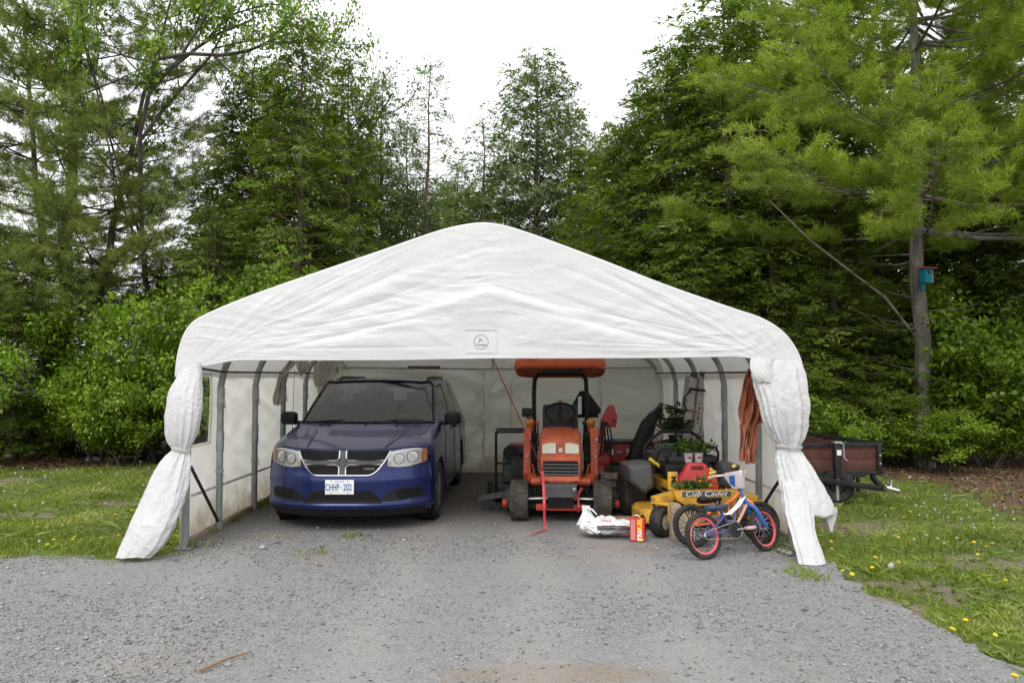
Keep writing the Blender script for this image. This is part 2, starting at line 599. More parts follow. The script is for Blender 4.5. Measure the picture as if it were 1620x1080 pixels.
def mat_gravel():
    m, nt, out = _nt('crushed_gravel')
    b = N(nt, 'ShaderNodeBsdfPrincipled', Roughness=0.95)
    b.inputs['Specular IOR Level'].default_value = 0.2
    geo = N(nt, 'ShaderNodeNewGeometry')
    v = N(nt, 'ShaderNodeTexVoronoi', Scale=95.0)
    v2 = N(nt, 'ShaderNodeTexVoronoi', Scale=190.0)
    n1 = N(nt, 'ShaderNodeTexNoise', Scale=0.8, Detail=5.0, Roughness=0.6)
    n2 = N(nt, 'ShaderNodeTexNoise', Scale=7.0, Detail=8.0, Roughness=0.75)
    for n in (v, v2, n1, n2):
        nt.links.new(geo.outputs['Position'], n.inputs['Vector'])
    sp = N(nt, 'ShaderNodeSeparateColor')
    nt.links.new(v.outputs['Color'], sp.inputs[0])
    stone = ramp(nt, sp.outputs[0], [(0.0, (0.15, 0.15, 0.152)), (0.55, (0.255, 0.253, 0.252)), (1.0, (0.38, 0.375, 0.37))])
    fine = ramp(nt, n2.outputs['Fac'], [(0.35, (0.21, 0.208, 0.206)), (0.65, (0.32, 0.316, 0.31))])
    mx = N(nt, 'ShaderNodeMix', data_type='RGBA')
    mx.inputs['Factor'].default_value = 0.45
    nt.links.new(stone, mx.inputs['A'])
    nt.links.new(fine, mx.inputs['B'])
    # packed sandy patches
    f = ramp(nt, n1.outputs['Fac'], [(0.56, (0, 0, 0)), (0.72, (0.55, 0.55, 0.55))])
    m2 = N(nt, 'ShaderNodeMix', data_type='RGBA')
    nt.links.new(f, m2.inputs['Factor'])
    nt.links.new(mx.outputs['Result'], m2.inputs['A'])
    m2.inputs['B'].default_value = (0.30, 0.25, 0.19, 1)
    # bare earth: worn patches by the shelter mouth
    acc = None
    for px, py, rx, ry in ((420, 850, .75, .28), (655, 852, .55, .25), (960, 865, .6, .2), (1020, 868, .5, .18), (880, 1065, 1.1, .3), (500, 876, .5, .16)):
        c = gnd(px, py)
        mp = N(nt, 'ShaderNodeMapping')
        mp.inputs['Location'].default_value = (-c.x / rx, -c.y / ry, 0)
        mp.inputs['Scale'].default_value = (1 / rx, 1 / ry, 0)
        nt.links.new(geo.outputs['Position'], mp.inputs[0])
        ln = N(nt, 'ShaderNodeVectorMath', operation='LENGTH')
        nt.links.new(mp.outputs[0], ln.inputs[0])
        if acc is None:
            acc = ln.outputs['Value']
        else:
            mn = N(nt, 'ShaderNodeMath', operation='MINIMUM')
            nt.links.new(acc, mn.inputs[0])
            nt.links.new(ln.outputs['Value'], mn.inputs[1])
            acc = mn.outputs[0]
    wob = N(nt, 'ShaderNodeMath', operation='MULTIPLY_ADD')
    nt.links.new(n2.outputs['Fac'], wob.inputs[0])
    wob.inputs[1].default_value = 0.6
    nt.links.new(acc, wob.inputs[2])
    f2 = ramp(nt, wob.outputs[0], [(0.7, (0.6,) * 3), (1.0, (0, 0, 0))])
    m3 = N(nt, 'ShaderNodeMix', data_type='RGBA')
    nt.links.new(f2, m3.inputs['Factor'])
    nt.links.new(m2.outputs['Result'], m3.inputs['A'])
    m3.inputs['B'].default_value = (0.27, 0.21, 0.15, 1)
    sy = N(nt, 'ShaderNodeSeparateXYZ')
    # wheel tracks: paler packed fines running out from the parking bays
    trk = None
    nx_ = N(nt, 'ShaderNodeTexNoise', Scale=0.35, Detail=2.0)
    nt.links.new(geo.outputs['Position'], nx_.inputs['Vector'])
    for xt in (-2.35, -0.8, 0.35, 1.15):
        a1 = N(nt, 'ShaderNodeMath', operation='MULTIPLY_ADD')
        nt.links.new(nx_.outputs['Fac'], a1.inputs[0])
        a1.inputs[1].default_value = 1.3
        a1.inputs[2].default_value = -xt - 0.65
        sx_ = N(nt, 'ShaderNodeSeparateXYZ')
        nt.links.new(geo.outputs['Position'], sx_.inputs[0])
        a2 = N(nt, 'ShaderNodeMath', operation='ADD')
        nt.links.new(sx_.outputs['X'], a2.inputs[0])
        nt.links.new(a1.outputs[0], a2.inputs[1])
        a3 = N(nt, 'ShaderNodeMath', operation='ABSOLUTE')
        nt.links.new(a2.outputs[0], a3.inputs[0])
        if trk is None:
            trk = a3.outputs[0]
        else:
            mn = N(nt, 'ShaderNodeMath', operation='MINIMUM')
            nt.links.new(trk, mn.inputs[0])
            nt.links.new(a3.outputs[0], mn.inputs[1])
            trk = mn.outputs[0]
    ft = N(nt, 'ShaderNodeMapRange', interpolation_type='SMOOTHSTEP')
    nt.links.new(trk, ft.inputs['Value'])
    ft.inputs['From Min'].default_value, ft.inputs['From Max'].default_value = 0.05, 0.38
    ft.inputs['To Min'].default_value, ft.inputs['To Max'].default_value = 0.38, 0.0
    mt = N(nt, 'ShaderNodeMix', data_type='RGBA')
    nt.links.new(ft.outputs[0], mt.inputs['Factor'])
    nt.links.new(m3.outputs['Result'], mt.inputs['A'])
    mt.inputs['B'].default_value = (0.35, 0.335, 0.315, 1)
    m3 = mt
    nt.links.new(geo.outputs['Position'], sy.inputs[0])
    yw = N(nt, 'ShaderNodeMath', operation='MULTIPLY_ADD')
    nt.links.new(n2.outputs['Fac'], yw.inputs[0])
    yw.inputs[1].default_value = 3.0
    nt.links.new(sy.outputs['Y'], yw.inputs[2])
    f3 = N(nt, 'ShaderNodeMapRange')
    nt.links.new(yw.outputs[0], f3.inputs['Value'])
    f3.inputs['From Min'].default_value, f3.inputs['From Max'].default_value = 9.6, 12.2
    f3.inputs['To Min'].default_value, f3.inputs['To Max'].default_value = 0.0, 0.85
    m4 = N(nt, 'ShaderNodeMix', data_type='RGBA')  # gravel colour turns darker brown towards the back of the shelter
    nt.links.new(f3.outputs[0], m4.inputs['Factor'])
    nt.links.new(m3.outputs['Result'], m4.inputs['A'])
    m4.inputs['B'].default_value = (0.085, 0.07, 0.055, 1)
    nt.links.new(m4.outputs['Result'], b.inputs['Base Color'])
    h = N(nt, 'ShaderNodeMath', operation='ADD')
    nt.links.new(v.outputs['Distance'], h.inputs[0])
    nt.links.new(v2.outputs['Distance'], h.inputs[1])
    bp = N(nt, 'ShaderNodeBump', Strength=0.8, Distance=-0.007)
    nt.links.new(h.outputs[0], bp.inputs['Height'])
    nt.links.new(bp.outputs['Normal'], b.inputs['Normal'])
    nt.links.new(b.outputs[0], out.inputs['Surface'])
    return m

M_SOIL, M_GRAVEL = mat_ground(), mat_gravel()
mb = MB()
mb.add([(-300, -100, -0.012), (300, -100, -0.012), (300, 600, -0.012), (-300, 600, -0.012)], [(0, 1, 2, 3)])
struct(mb.build('ground', M_SOIL, smooth=0))

# gravel drive: follows the lawn edges seen in the photograph and runs on into the shelter
_e = [gnd(-500, 876), gnd(-200, 876), gnd(0, 878), gnd(100, 880), gnd(190, 884), gnd(262, 872)]
poly = [(p.x, p.y) for p in _e]
poly += [(-3.02, 7.5), (-3.02, 13.72), (3.02, 13.72), (3.02, 7.6)]
poly += [(p.x, p.y) for p in (gnd(1290, 880), gnd(1325, 906), gnd(1370, 940), gnd(1440, 962), gnd(1485, 985), gnd(1500, 1010), gnd(1540, 1035), gnd(1600, 1062), gnd(1700, 1100), gnd(1900, 1160))]
poly += [(8, -8), (-14, -8), (-14, poly[0][1])]
dense = []
for i in range(len(poly)):
    a, c = np.array(poly[i]), np.array(poly[(i + 1) % len(poly)])
    k = max(1, int(np.linalg.norm(c - a) / 0.09))
    dense += [a + (c - a) * j / k for j in range(k)]
dense = np.array(dense)
q = np.c_[dense * 2.2, np.zeros(len(dense))]
jit = np.c_[vnoise(q, 3), vnoise(q, 4)] * 0.14 + np.c_[vnoise(q * 4, 5), vnoise(q * 4, 6)] * 0.07
inside = (np.abs(dense[:, 0]) < 3.1) & (dense[:, 1] > 7.5)
jit[inside] *= 0.15
POLY = dense + jit
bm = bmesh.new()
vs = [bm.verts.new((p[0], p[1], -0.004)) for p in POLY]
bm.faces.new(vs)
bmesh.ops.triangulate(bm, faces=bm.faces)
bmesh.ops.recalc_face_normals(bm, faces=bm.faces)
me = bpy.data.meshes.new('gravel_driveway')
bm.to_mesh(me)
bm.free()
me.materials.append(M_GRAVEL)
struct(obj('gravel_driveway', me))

def in_poly(pts, pl=POLY):
    x, y = pts[:, 0], pts[:, 1]
    c = np.zeros(len(x), bool)
    j = len(pl) - 1
    for i in range(len(pl)):
        xi, yi, xj, yj = pl[i, 0], pl[i, 1], pl[j, 0], pl[j, 1]
        t = ((yi > y) != (yj > y)) & (x < (xj - xi) * (y - yi) / (yj - yi + 1e-12) + xi)
        c ^= t
        j = i
    return c

# loose stones
def mat_stone(name, lo, mid, hi):
    m, nt, out = _nt(name)
    b = N(nt, 'ShaderNodeBsdfPrincipled', Roughness=0.9)
    b.inputs['Specular IOR Level'].default_value = 0.25
    geo = N(nt, 'ShaderNodeNewGeometry')
    no = N(nt, 'ShaderNodeTexNoise', Scale=120.0, Detail=3.0)
    nt.links.new(geo.outputs['Position'], no.inputs['Vector'])
    a = N(nt, 'ShaderNodeMath', operation='MULTIPLY_ADD')
    nt.links.new(no.outputs['Fac'], a.inputs[0])
    a.inputs[1].default_value = 0.25
    nt.links.new(geo.outputs['Random Per Island'], a.inputs[2])
    col = ramp(nt, a.outputs[0], [(0.1, lo), (0.6, mid), (1.1, hi)])
    nt.links.new(col, b.inputs['Base Color'])
    nt.links.new(b.outputs[0], out.inputs['Surface'])
    return m

def scatter_stones(n, dmin, dmax, rad, seed):
    r = np.random.default_rng(seed)
    u = r.random(n)
    D = dmin * (dmax / dmin) ** u
    X = (r.random(n) * 2 - 1) * (0.69 * D + 1.9) + 0.02 * D
    P = np.c_[X, D]
    P = P[in_poly(P)]
    dn = .6 + .75 * vnoise(np.c_[P * .9, P[:, :1] * 0], 77)
    P = P[r.random(len(P)) < np.clip(dn, .12, 1)]
    n = len(P)
    R = rad * (P[:, 1] / 5.0) ** 0.45 * np.exp(r.normal(0, 0.42, n))
    base = np.array([(1, 0, 0), (0, 1, 0), (-1, 0, 0), (0, -1, 0), (0, 0, 1), (0, 0, -1)], float)
    fa = np.array([(0, 1, 4), (1, 2, 4), (2, 3, 4), (3, 0, 4), (1, 0, 5), (2, 1, 5), (3, 2, 5), (0, 3, 5)])
    V = base[None] * (0.7 + 0.6 * r.random((n, 6, 1))) + r.normal(0, 0.18, (n, 6, 3))
    V[:, :, 2] *= 0.5
    a = r.random(n) * 2 * PI
    ca, sa = np.cos(a), np.sin(a)
    X2 = V[:, :, 0] * ca[:, None] - V[:, :, 1] * sa[:, None]
    Y2 = V[:, :, 0] * sa[:, None] + V[:, :, 1] * ca[:, None]
    V = np.stack([X2, Y2, V[:, :, 2]], 2) * R[:, None, None]
    V[:, :, 0] += P[:, 0, None]
    V[:, :, 1] += P[:, 1, None]
    V[:, :, 2] += R[:, None] * 0.22 - 0.004
    Fc = (fa[None] + 6 * np.arange(n)[:, None, None]).reshape(-1, 3)
    return V.reshape(-1, 3), Fc

v1, f1 = scatter_stones(112000, 3.2, 8.2, 0.0058, 1)
v2, f2 = scatter_stones(17000, 3.2, 8.6, 0.0074, 2)
v3, f3 = scatter_stones(3500, 8.0, 13.5, 0.008, 3)
f2 = f2 + len(v1)
f3 = f3 + len(v1) + len(v2)
M_ST = mat_stone('loose_stone', (0.10, 0.10, 0.102), (0.235, 0.232, 0.23), (0.34, 0.336, 0.33))
stuff(obj('gravel_stones', raw_mesh('gravel_stones', np.r_[v1, v2, v3], np.r_[f1, f2, f3], M_ST)))

# brown needle litter under the trees
def mat_litter(name, a, c):
    m, nt, out = _nt(name)
    b = N(nt, 'ShaderNodeBsdfPrincipled', Roughness=1.0)
    geo = N(nt, 'ShaderNodeNewGeometry')
    no = N(nt, 'ShaderNodeTexNoise', Scale=26.0, Detail=8.0, Roughness=0.75)
    nt.links.new(geo.outputs['Position'], no.inputs['Vector'])
    nt.links.new(ramp(nt, no.outputs['Fac'], [(0.32, a), (0.68, c)]), b.inputs['Base Color'])
    bp = N(nt, 'ShaderNodeBump', Strength=1.0, Distance=0.04)
    nt.links.new(no.outputs['Fac'], bp.inputs['Height'])
    nt.links.new(bp.outputs['Normal'], b.inputs['Normal'])
    nt.links.new(b.outputs[0], out.inputs['Surface'])
    return m

M_LIT = mat_litter('needle_litter', (0.06, 0.032, 0.018), (0.20, 0.115, 0.07))

FLOORS = []
def floor_sheet(name, pts, z=-0.006):
    p = crom(np.array(pts + [pts[0]]), 8)[:-1]
    FLOORS.append(p)
    p = p + np.c_[vnoise(np.c_[p * 1.7, p[:, :1] * 0], 8), vnoise(np.c_[p * 1.7, p[:, :1] * 0], 9)] * 0.2
    b = MB().add([(x, y, z) for x, y in p], [tuple(range(len(p)))])
    return struct(b.build(name, M_LIT, smooth=0))

floor_sheet('forest_floor', [(7.1, 12.5), (6.9, 10.9), (6.5, 9.5), (7.6, 8.6), (14, 9), (30, 12), (34, 30), (14, 34), (4, 24), (3.4, 15.2), (5.6, 13.9)])
floor_sheet('forest_floor', [(-10.2, 15.3), (-8.4, 14.9), (-6.6, 15.2), (-3.6, 14.6), (-3.4, 24), (-12, 34), (-30, 32), (-28, 16.6)])

# lawn blades and bare spots
BARE = [(gnd(1570, 890), 0.75, 0.4), (gnd(1480, 935), 0.3, 0.42), (gnd(1350, 835), 0.55, 0.45), (gnd(1430, 925), 0.3, 0.2), (gnd(30, 815), 0.55, 0.3), (gnd(190, 795), 0.4, 0.25),
        (gnd(10, 760), 0.6, 0.6), (gnd(130, 793), 0.3, 0.2)]
M_SAND = mat_litter('sandy_soil', (0.12, 0.10, 0.06), (0.29, 0.245, 0.17))
for ib_, (c, rx, ry) in enumerate(BARE):
    th_ = np.linspace(0, 2 * PI, 40, endpoint=False)
    k_ = 1 + .28 * vnoise(np.c_[np.cos(th_) * 1.8 + c.x, np.sin(th_) * 1.8 + c.y, th_ * 0], 14) + .12 * vnoise(np.c_[np.cos(th_) * 6, np.sin(th_) * 6 + c.x, th_ * 0], 15)
    pb_ = [(c.x + rx * .85 * k * math.cos(t), c.y + ry * .8 * k * math.sin(t), -.0112 + .0006 * ib_) for t, k in zip(th_, k_)]
    struct(MB().add(pb_, [tuple(range(40))]).build('bare_soil', M_SAND, smooth=0))
def bare_at(P):
    k = np.zeros(len(P))
    for c, rx, ry in BARE:
        d = np.hypot((P[:, 0] - c.x) / rx, (P[:, 1] - c.y) / ry) + 0.35 * vnoise(np.c_[P * 5, P[:, :1] * 0], 21)
        k = np.maximum(k, np.clip(1.25 - d, 0, 1) * 2)
    return np.clip(k, 0, 1)

M_GRASS = mat_leaf('grass_blade', (0.10, 0.14, 0.024), (0.25, 0.33, 0.05), (0.48, 0.45, 0.22), trans=0.3, clump=0.9)
def blades(P, h, w, r, lean=0.5):
    n = len(P)
    a = r.random(n) * 2 * PI
    b = r.random(n) * 2 * PI
    l = np.abs(r.normal(0, lean, n)) * h
    dx, dy = np.cos(a) * w, np.sin(a) * w
    base = np.c_[P, np.full(n, -0.012)]
    V = np.empty((n, 4, 3))
    V[:, 0] = base - np.c_[dx, dy, 0 * dx]
    V[:, 1] = base + np.c_[dx, dy, 0 * dx]
    mid = base + np.c_[np.cos(b) * l * 0.35, np.sin(b) * l * 0.35, h * 0.62]
    V[:, 2] = mid + np.c_[dx, dy, 0 * dx] * 0.7
    V[:, 3] = base + np.c_[np.cos(b) * l, np.sin(b) * l, h]
    return V

def lawn(n, xr, dr, hs, seed, edge=True):
    r = np.random.default_rng(seed)
    D = dr[0] * (dr[1] / dr[0]) ** r.random(n)
    X = xr[0](D) + (xr[1](D) - xr[0](D)) * r.random(n)
    P = np.c_[X, D]
    # ragged edge: a few blades creep onto the stones
    off = np.c_[vnoise(np.c_[P * 3, X * 0], 31), vnoise(np.c_[P * 3, X * 0], 32)] * 0.27
    keep = ~in_poly(P + off)
    keep &= ~((np.abs(P[:, 0]) < 3.12) & (P[:, 1] > 7.55) & (P[:, 1] < 13.9))
    dens = 0.55 + 0.75 * vnoise(np.c_[P * 1.6, X * 0], 33) + 0.25 * vnoise(np.c_[P * 6, X * 0], 34)
    keep &= r.random(n) < np.clip(dens, 0.12, 1)
    keep &= r.random(n) > bare_at(P) * 0.82
    for fl_ in FLOORS:
        keep &= ~(in_poly(P + off * 2.5, fl_) & (r.random(n) < .93))
    P = P[keep]
    n = len(P)
    tuft = np.clip(0.75 + 0.6 * vnoise(np.c_[P * 2.3, P[:, :1] * 0], 35), 0.3, 1.6)
    h = hs * tuft * np.exp(r.normal(0, 0.35, n))
    w = 0.0032 * (P[:, 1] / 5) ** 0.8 * (0.7 + 0.6 * r.random(n))
    return blades(P, h, w, r)

gl = lawn(185000, (lambda D: -0.72 * D - 2.2, lambda D: 0 * D - 2.2), (6.6, 15.6), 0.040, 41)
gr = lawn(200000, (lambda D: 0 * D + 1.9, lambda D: 0.76 * D + 2.2), (4.0, 14.0), 0.037, 42)
r_ = np.random.default_rng(5)
n = 9000
P = np.c_[r_.uniform(-13.5, -7.6, n), r_.uniform(16.5, 18.0, n)]
P = P[r_.random(n) < np.clip(0.5 + vnoise(np.c_[P * 0.9, P[:, :1] * 0], 36), 0, 1)]
gt = blades(P, 0.42 * np.exp(r_.normal(0, 0.3, len(P))), np.full(len(P), 0.010), r_, 0.3)
# weeds along the foot of the shelter walls and thin tufts in the stones
n = 2600
P = np.c_[np.where(r_.random(n) < 0.6, -2.96, 2.98) + r_.normal(0, 0.05, n), r_.uniform(7.6, 13.4, n)]
P = P[r_.random(n) < np.clip(0.45 + vnoise(np.c_[P[:, 1:] * 2.5, P * 0], 38), 0, 1)]
gw = blades(P, 0.05 * np.exp(r_.normal(0, 0.4, len(P))), np.full(len(P), 0.005), r_, 0.6)
spots = []
for (px, py, k, s) in ((1270, 905, 150, 0.12), (1285, 915, 90, 0.08), (500, 875, 70, 0.12), (560, 848, 60, 0.07), (250, 876, 160, 0.2), (1240, 870, 160, 0.12), (1225, 862, 80, 0.08), (310, 866, 60, 0.1)):
    c = gnd(px, py)
    spots.append(np.c_[r_.normal(c.x, s, k), r_.normal(c.y, s * 0.8, k)])
P = np.vstack(spots)
gs = blades(P, 0.032 * np.exp(r_.normal(0, 0.4, len(P))), np.full(len(P), 0.004), r_, 0.9)
# broad weed leaves (plantain, dandelion rosettes)
def rosettes(n, xr, dr, seed):
    r = np.random.default_rng(seed)
    D = dr[0] * (dr[1] / dr[0]) ** r.random(n)
    P = np.c_[xr[0](D) + (xr[1](D) - xr[0](D)) * r.random(n), D]
    P = P[~in_poly(P) & ~((np.abs(P[:, 0]) < 3.12) & (P[:, 1] > 7.55))]
    P = np.repeat(P, 7, 0)
    n = len(P)
    V = blades(P, 0.035 * np.exp(r.normal(0, 0.3, n)), np.full(n, 0.010), r, 2.2)
    return V
gros = np.concatenate([rosettes(900, (lambda D: -0.72 * D, lambda D: 0 * D - 3), (6.8, 15), 51), rosettes(900, (lambda D: 0 * D + 2, lambda D: 0.76 * D), (4.2, 13), 52)])
GV = np.concatenate([gl, gr, gt, gw, gs, gros])
idx = np.arange(len(GV))[:, None] * 4
stuff(obj('lawn_grass', raw_mesh('lawn_grass', GV.reshape(-1, 3), np.c_[idx, idx + 1, idx + 2, idx + 3], M_GRASS)))

# leaf-litter chips on the mulch at the tree line
n = 5200
c = np.r_[np.c_[r_.normal(gnd(95, 722).x, 1.0, n // 2), r_.normal(15.35, 0.5, n // 2)], np.c_[r_.uniform(6.6, 12.5, n // 2), r_.uniform(9.2, 15, n // 2)]]
z = 0.13 * np.exp(-(((c[:, 0] - gnd(95, 722).x) / 0.8) ** 2 + ((c[:, 1] - 15.5) / 0.5) ** 2))
a = r_.random((len(c), 3)) * 2 * PI
ax = np.stack([np.cos(a[:, 0]) * 0.04, np.sin(a[:, 0]) * 0.04, np.sin(a[:, 1]) * 0.02], 1)
bx = np.stack([-np.sin(a[:, 0]) * 0.016, np.cos(a[:, 0]) * 0.016, np.sin(a[:, 2]) * 0.012], 1)
o = np.c_[c, z * r_.random(len(c)) + 0.01]
CV = np.stack([o - ax, o - bx, o + ax, o + bx], 1)
idx = np.arange(len(CV))[:, None] * 4
M_CHIP = mat_leaf('dead_leaf', (0.08, 0.04, 0.022), (0.26, 0.16, 0.10), (0.42, 0.36, 0.30), trans=0.1, clump=2.0)
stuff(obj('leaf_litter', raw_mesh('leaf_litter', CV.reshape(-1, 3), np.c_[idx, idx + 1, idx + 2, idx + 3], M_CHIP)))

# ================================================================== SHELTER
YF, YB = 7.62, 13.74
CX = -0.02
RIBS = [7.62, 8.55, 9.8, 11.1, 12.4, 13.68]
# outline of the gable as seen at the front: left eave -> ridge -> right eave
OUT_PX = [(281, 596), (283, 572), (289, 545), (302, 518), (328, 500), (400, 470), (500, 435), (600, 401), (690, 370), (735, 359), (768, 356), (800, 361), (850, 377), (950, 414),
          (1050, 453), (1150, 488), (1205, 507), (1237, 528), (1256, 553), (1266, 578), (1268, 598)]
OUT = np.array([(at(x, y, YF).x, at(x, y, YF).z) for x, y in OUT_PX])
OUTF = crom(OUT, 14)

tent = thing('carport_shelter', 'white tarpaulin carport shelter with open front housing the minivan and tractor', 'shelter', (0, 0, 0))

# ---- front gable
nu, nv = len(OUTF), 130
hem = np.zeros((nu, 2))
u = np.linspace(0, 1, nu)
s = np.concatenate([[0], np.cumsum(np.hypot(*np.diff(OUTF, axis=0).T))])
s /= s[-1]
hx0, hx1 = at(316, 581, YF), at(1192, 566, YF)
hem_px = [(-0.001, 281, 602), (0.03, 300, 592), (0.055, 318, 580), (0.10, 372, 569), (0.2, 470, 569), (0.35, 620, 569), (0.5, 770, 566), (0.65, 920, 566), (0.8, 1070, 565), (0.9, 1165, 563), (0.945, 1205, 568), (0.97, 1240, 585), (1.001, 1268, 606)]
for i in range(nu):
    px, py = lerp_table(hem_px, s[i])
    p = at(px, py, YF)
    hem[i] = (p.x, p.z)
G = np.zeros((nv, nu, 3))
for j in range(nv):
    t = j / (nv - 1)
    xz = hem * (1 - t) + OUTF * t
    G[j, :, 0], G[j, :, 2] = xz[:, 0], xz[:, 1]
gp = G.reshape(-1, 3)
x, zz = gp[:, 0], gp[:, 2]
T = np.repeat(np.linspace(0, 1, nv), nu)
# creases fan out from both eave corners, plus horizontal slack near the hem
def fan(cx, cz, k, seed):
    an = np.arctan2(zz - cz, np.abs(x - cx) + 0.05)
    rr = np.hypot(x - cx, zz - cz)
    nn = vnoise(np.c_[an * k, rr * 0.55, 0 * an + seed], seed)
    return -np.abs(nn) ** 0.8 * np.clip(rr / 1.2, 0, 1)
edge = np.clip(T * 6, 0, 1) * np.clip((1 - T) * 5, 0, 1)
w = np.clip((1 - x) / 2, 0, 1)
d = (fan(-2.9, 1.7, 15, 3) * w + fan(2.9, 1.7, 15, 5) * (1 - w)) * 0.012
d += (fan(-2.9, 1.9, 34, 13) * w + fan(2.9, 1.9, 34, 15) * (1 - w)) * 0.007
def ridged(q, seed):
    return 1 - 2 * np.abs(vnoise(q, seed))
# short sharp creases, slanting with the slope on either side
sl_ = np.where(x < 0, 1.0, -1.0) * np.clip(np.abs(x) / 1.2, 0, 1) * 0.42
zs_ = zz - sl_ * x * np.sign(x) * np.sign(x)
warp = 0.10 * fbm(np.c_[x * 1.6, zz * 2.5, x * 0], 51, 2)
for k, (fx, fz, a_, sd_) in enumerate(((1.3, 8.0, .0045, 52), (2.6, 17.0, .0026, 53), (5.0, 30.0, .0010, 54), (7.5, 9.0, .0009, 55))):
    rd = ridged(np.c_[(x + warp) * fx, (zz - sl_ * np.abs(x) * 0 + sl_ * (x) * .55 + warp) * fz, x * 0 + k], sd_)
    d -= np.clip(rd, -1, 1) ** 3 * a_
d += fbm(np.c_[x * 9, zz * 11, x * 0], 19, 3) * 0.0012
# the second rafter pressing through the cloth: a shallow inner peak
ridge_z = 2.50 - 0.33 * np.abs(x + 0.03) ** 1.15
below = 1 / (1 + np.exp(-(ridge_z - zz) / 0.02))
d += -(below * np.exp(-np.clip(ridge_z - zz, 0, 9) / 0.25)) * 0.036 * np.exp(-(x / 1.2) ** 2)
d *= 1 - np.exp(-(((x - at(761, 540, 7.55).x) / .26) ** 4 + ((zz - at(761, 540, 7.55).z) / .2) ** 4))
gp[:, 1] = YF - 0.03 + d * (0.25 + 0.75 * edge)
tb = MB()
tb.grid(gp.reshape(nv, nu, 3))
gable = tb.build('gable_panel', TARP, tent, smooth=180)
tb = MB()
tb.tube([(a, YF - 0.01, c) for a, c in OUTF[::2]], 0.024, 8)
tb.build('front_arch_hem', TARP, tent, smooth=180)
tb = MB()
tb.tube([(hem[i, 0], YF - 0.03 + 0.004, hem[i, 1]) for i in range(14, nu - 14, 5)], 0.009, 6)
tb.build('bottom_hem', TARP, gable, smooth=180)

# ---- roof cover
ny = 60
ys = np.linspace(YF + 0.01, YB, ny)
Rf = np.zeros((ny, nu, 3))
for i, y in enumerate(ys):
    sag = 0.035 * (1 - np.cos(2 * PI * (y - YF) / 1.25)) / 2
    Rf[i, :, 0] = OUTF[:, 0] * (1 - 0.0)
    Rf[i, :, 1] = y
    Rf[i, :, 2] = OUTF[:, 1] - sag * np.sin(np.pi * np.abs(2 * s - 1))
Rf[:, :, 2] += fbm(np.c_[Rf.reshape(-1, 3)[:, :2] * 2.0, np.zeros(ny * nu)], 4, 2).reshape(ny, nu) * 0.006
tb = MB()
tb.grid(Rf)
tb.build('roof_cover', TARP_R, tent, smooth=180)

# ---- side walls (the near one on the van side has a clear window) and back wall
def wall_side(sgn):
    ny, nz = 110, 46
    y = np.linspace(YF + 0.02, YB - 0.02, ny)
    z = np.linspace(-0.02, 1.72, nz)
    Yg, Zg = np.meshgrid(y, z, indexing='ij')
    x0 = np.interp(Zg, [0, 1.72], [3.02, 3.045])
    bay = np.abs(np.sin(PI * (Yg - YF) / 1.22))
    p = np.c_[Yg.ravel() * 1.3, Zg.ravel() * 2.2 + Yg.ravel() * 0.7, 0 * Yg.ravel()]
    wr = -np.abs(vnoise(p * 1.7, 61 + int(sgn))).reshape(Yg.shape) * 0.035 + fbm(p * 4, 71, 2).reshape(Yg.shape) * 0.006
    X = sgn * (x0 + 0.03 * bay * np.sin(PI * Zg / 1.72) + wr * 0.8)
    P = np.stack([X, Yg, Zg], 2)
    b = MB()
    keep = np.ones((ny - 1, nz - 1), bool)
    if sgn < 0:
        yc, zc = (y[:-1] + y[1:]) / 2, (z[:-1] + z[1:]) / 2
        keep &= ~((yc[:, None] > 7.74) & (yc[:, None] < 8.50) & (zc[None] > 0.96) & (zc[None] < 1.66))
    vs = P.reshape(-1, 3)
    fs = [(i * nz + j, i * nz + j + 1, (i + 1) * nz + j + 1, (i + 1) * nz + j) for i in range(ny - 1) for j in range(nz - 1) if keep[i, j]]
    b.add([tuple(q) for q in vs], fs)
    return b.build('side_wall', TARP_W, tent, smooth=180)

wl = wall_side(-1)
wr_ = wall_side(1)
# window pane with a taped border, in the left wall
M_PVC = mat_glass('clear_pvc', (0.78, 0.82, 0.76), 0.10, 0.12, fixed=True)
yy, zz2 = np.meshgrid(np.linspace(7.72, 8.52, 24), np.linspace(0.94, 1.68, 24), indexing='ij')
Pp = np.stack([-3.05 + 0.012 * fbm(np.c_[yy.ravel() * 4, zz2.ravel() * 7, 0 * yy.ravel()], 5, 2).reshape(yy.shape) - 0.015, yy, zz2], 2)
pane = MB().grid(Pp).build('window', M_PVC, tent, smooth=180)
tb = MB()
for a, c in (((7.72, .94), (8.52, .94)), ((8.52, .94), (8.52, 1.68)), ((8.52, 1.68), (7.72, 1.68)), ((7.72, 1.68), (7.72, .94))):
    tb.bar((-3.04, a[0], a[1]), (-3.04, c[0], c[1]), 0.03, 0.008, up=(1, 0, 0))
tb.build('window_border', TARP_W, pane)
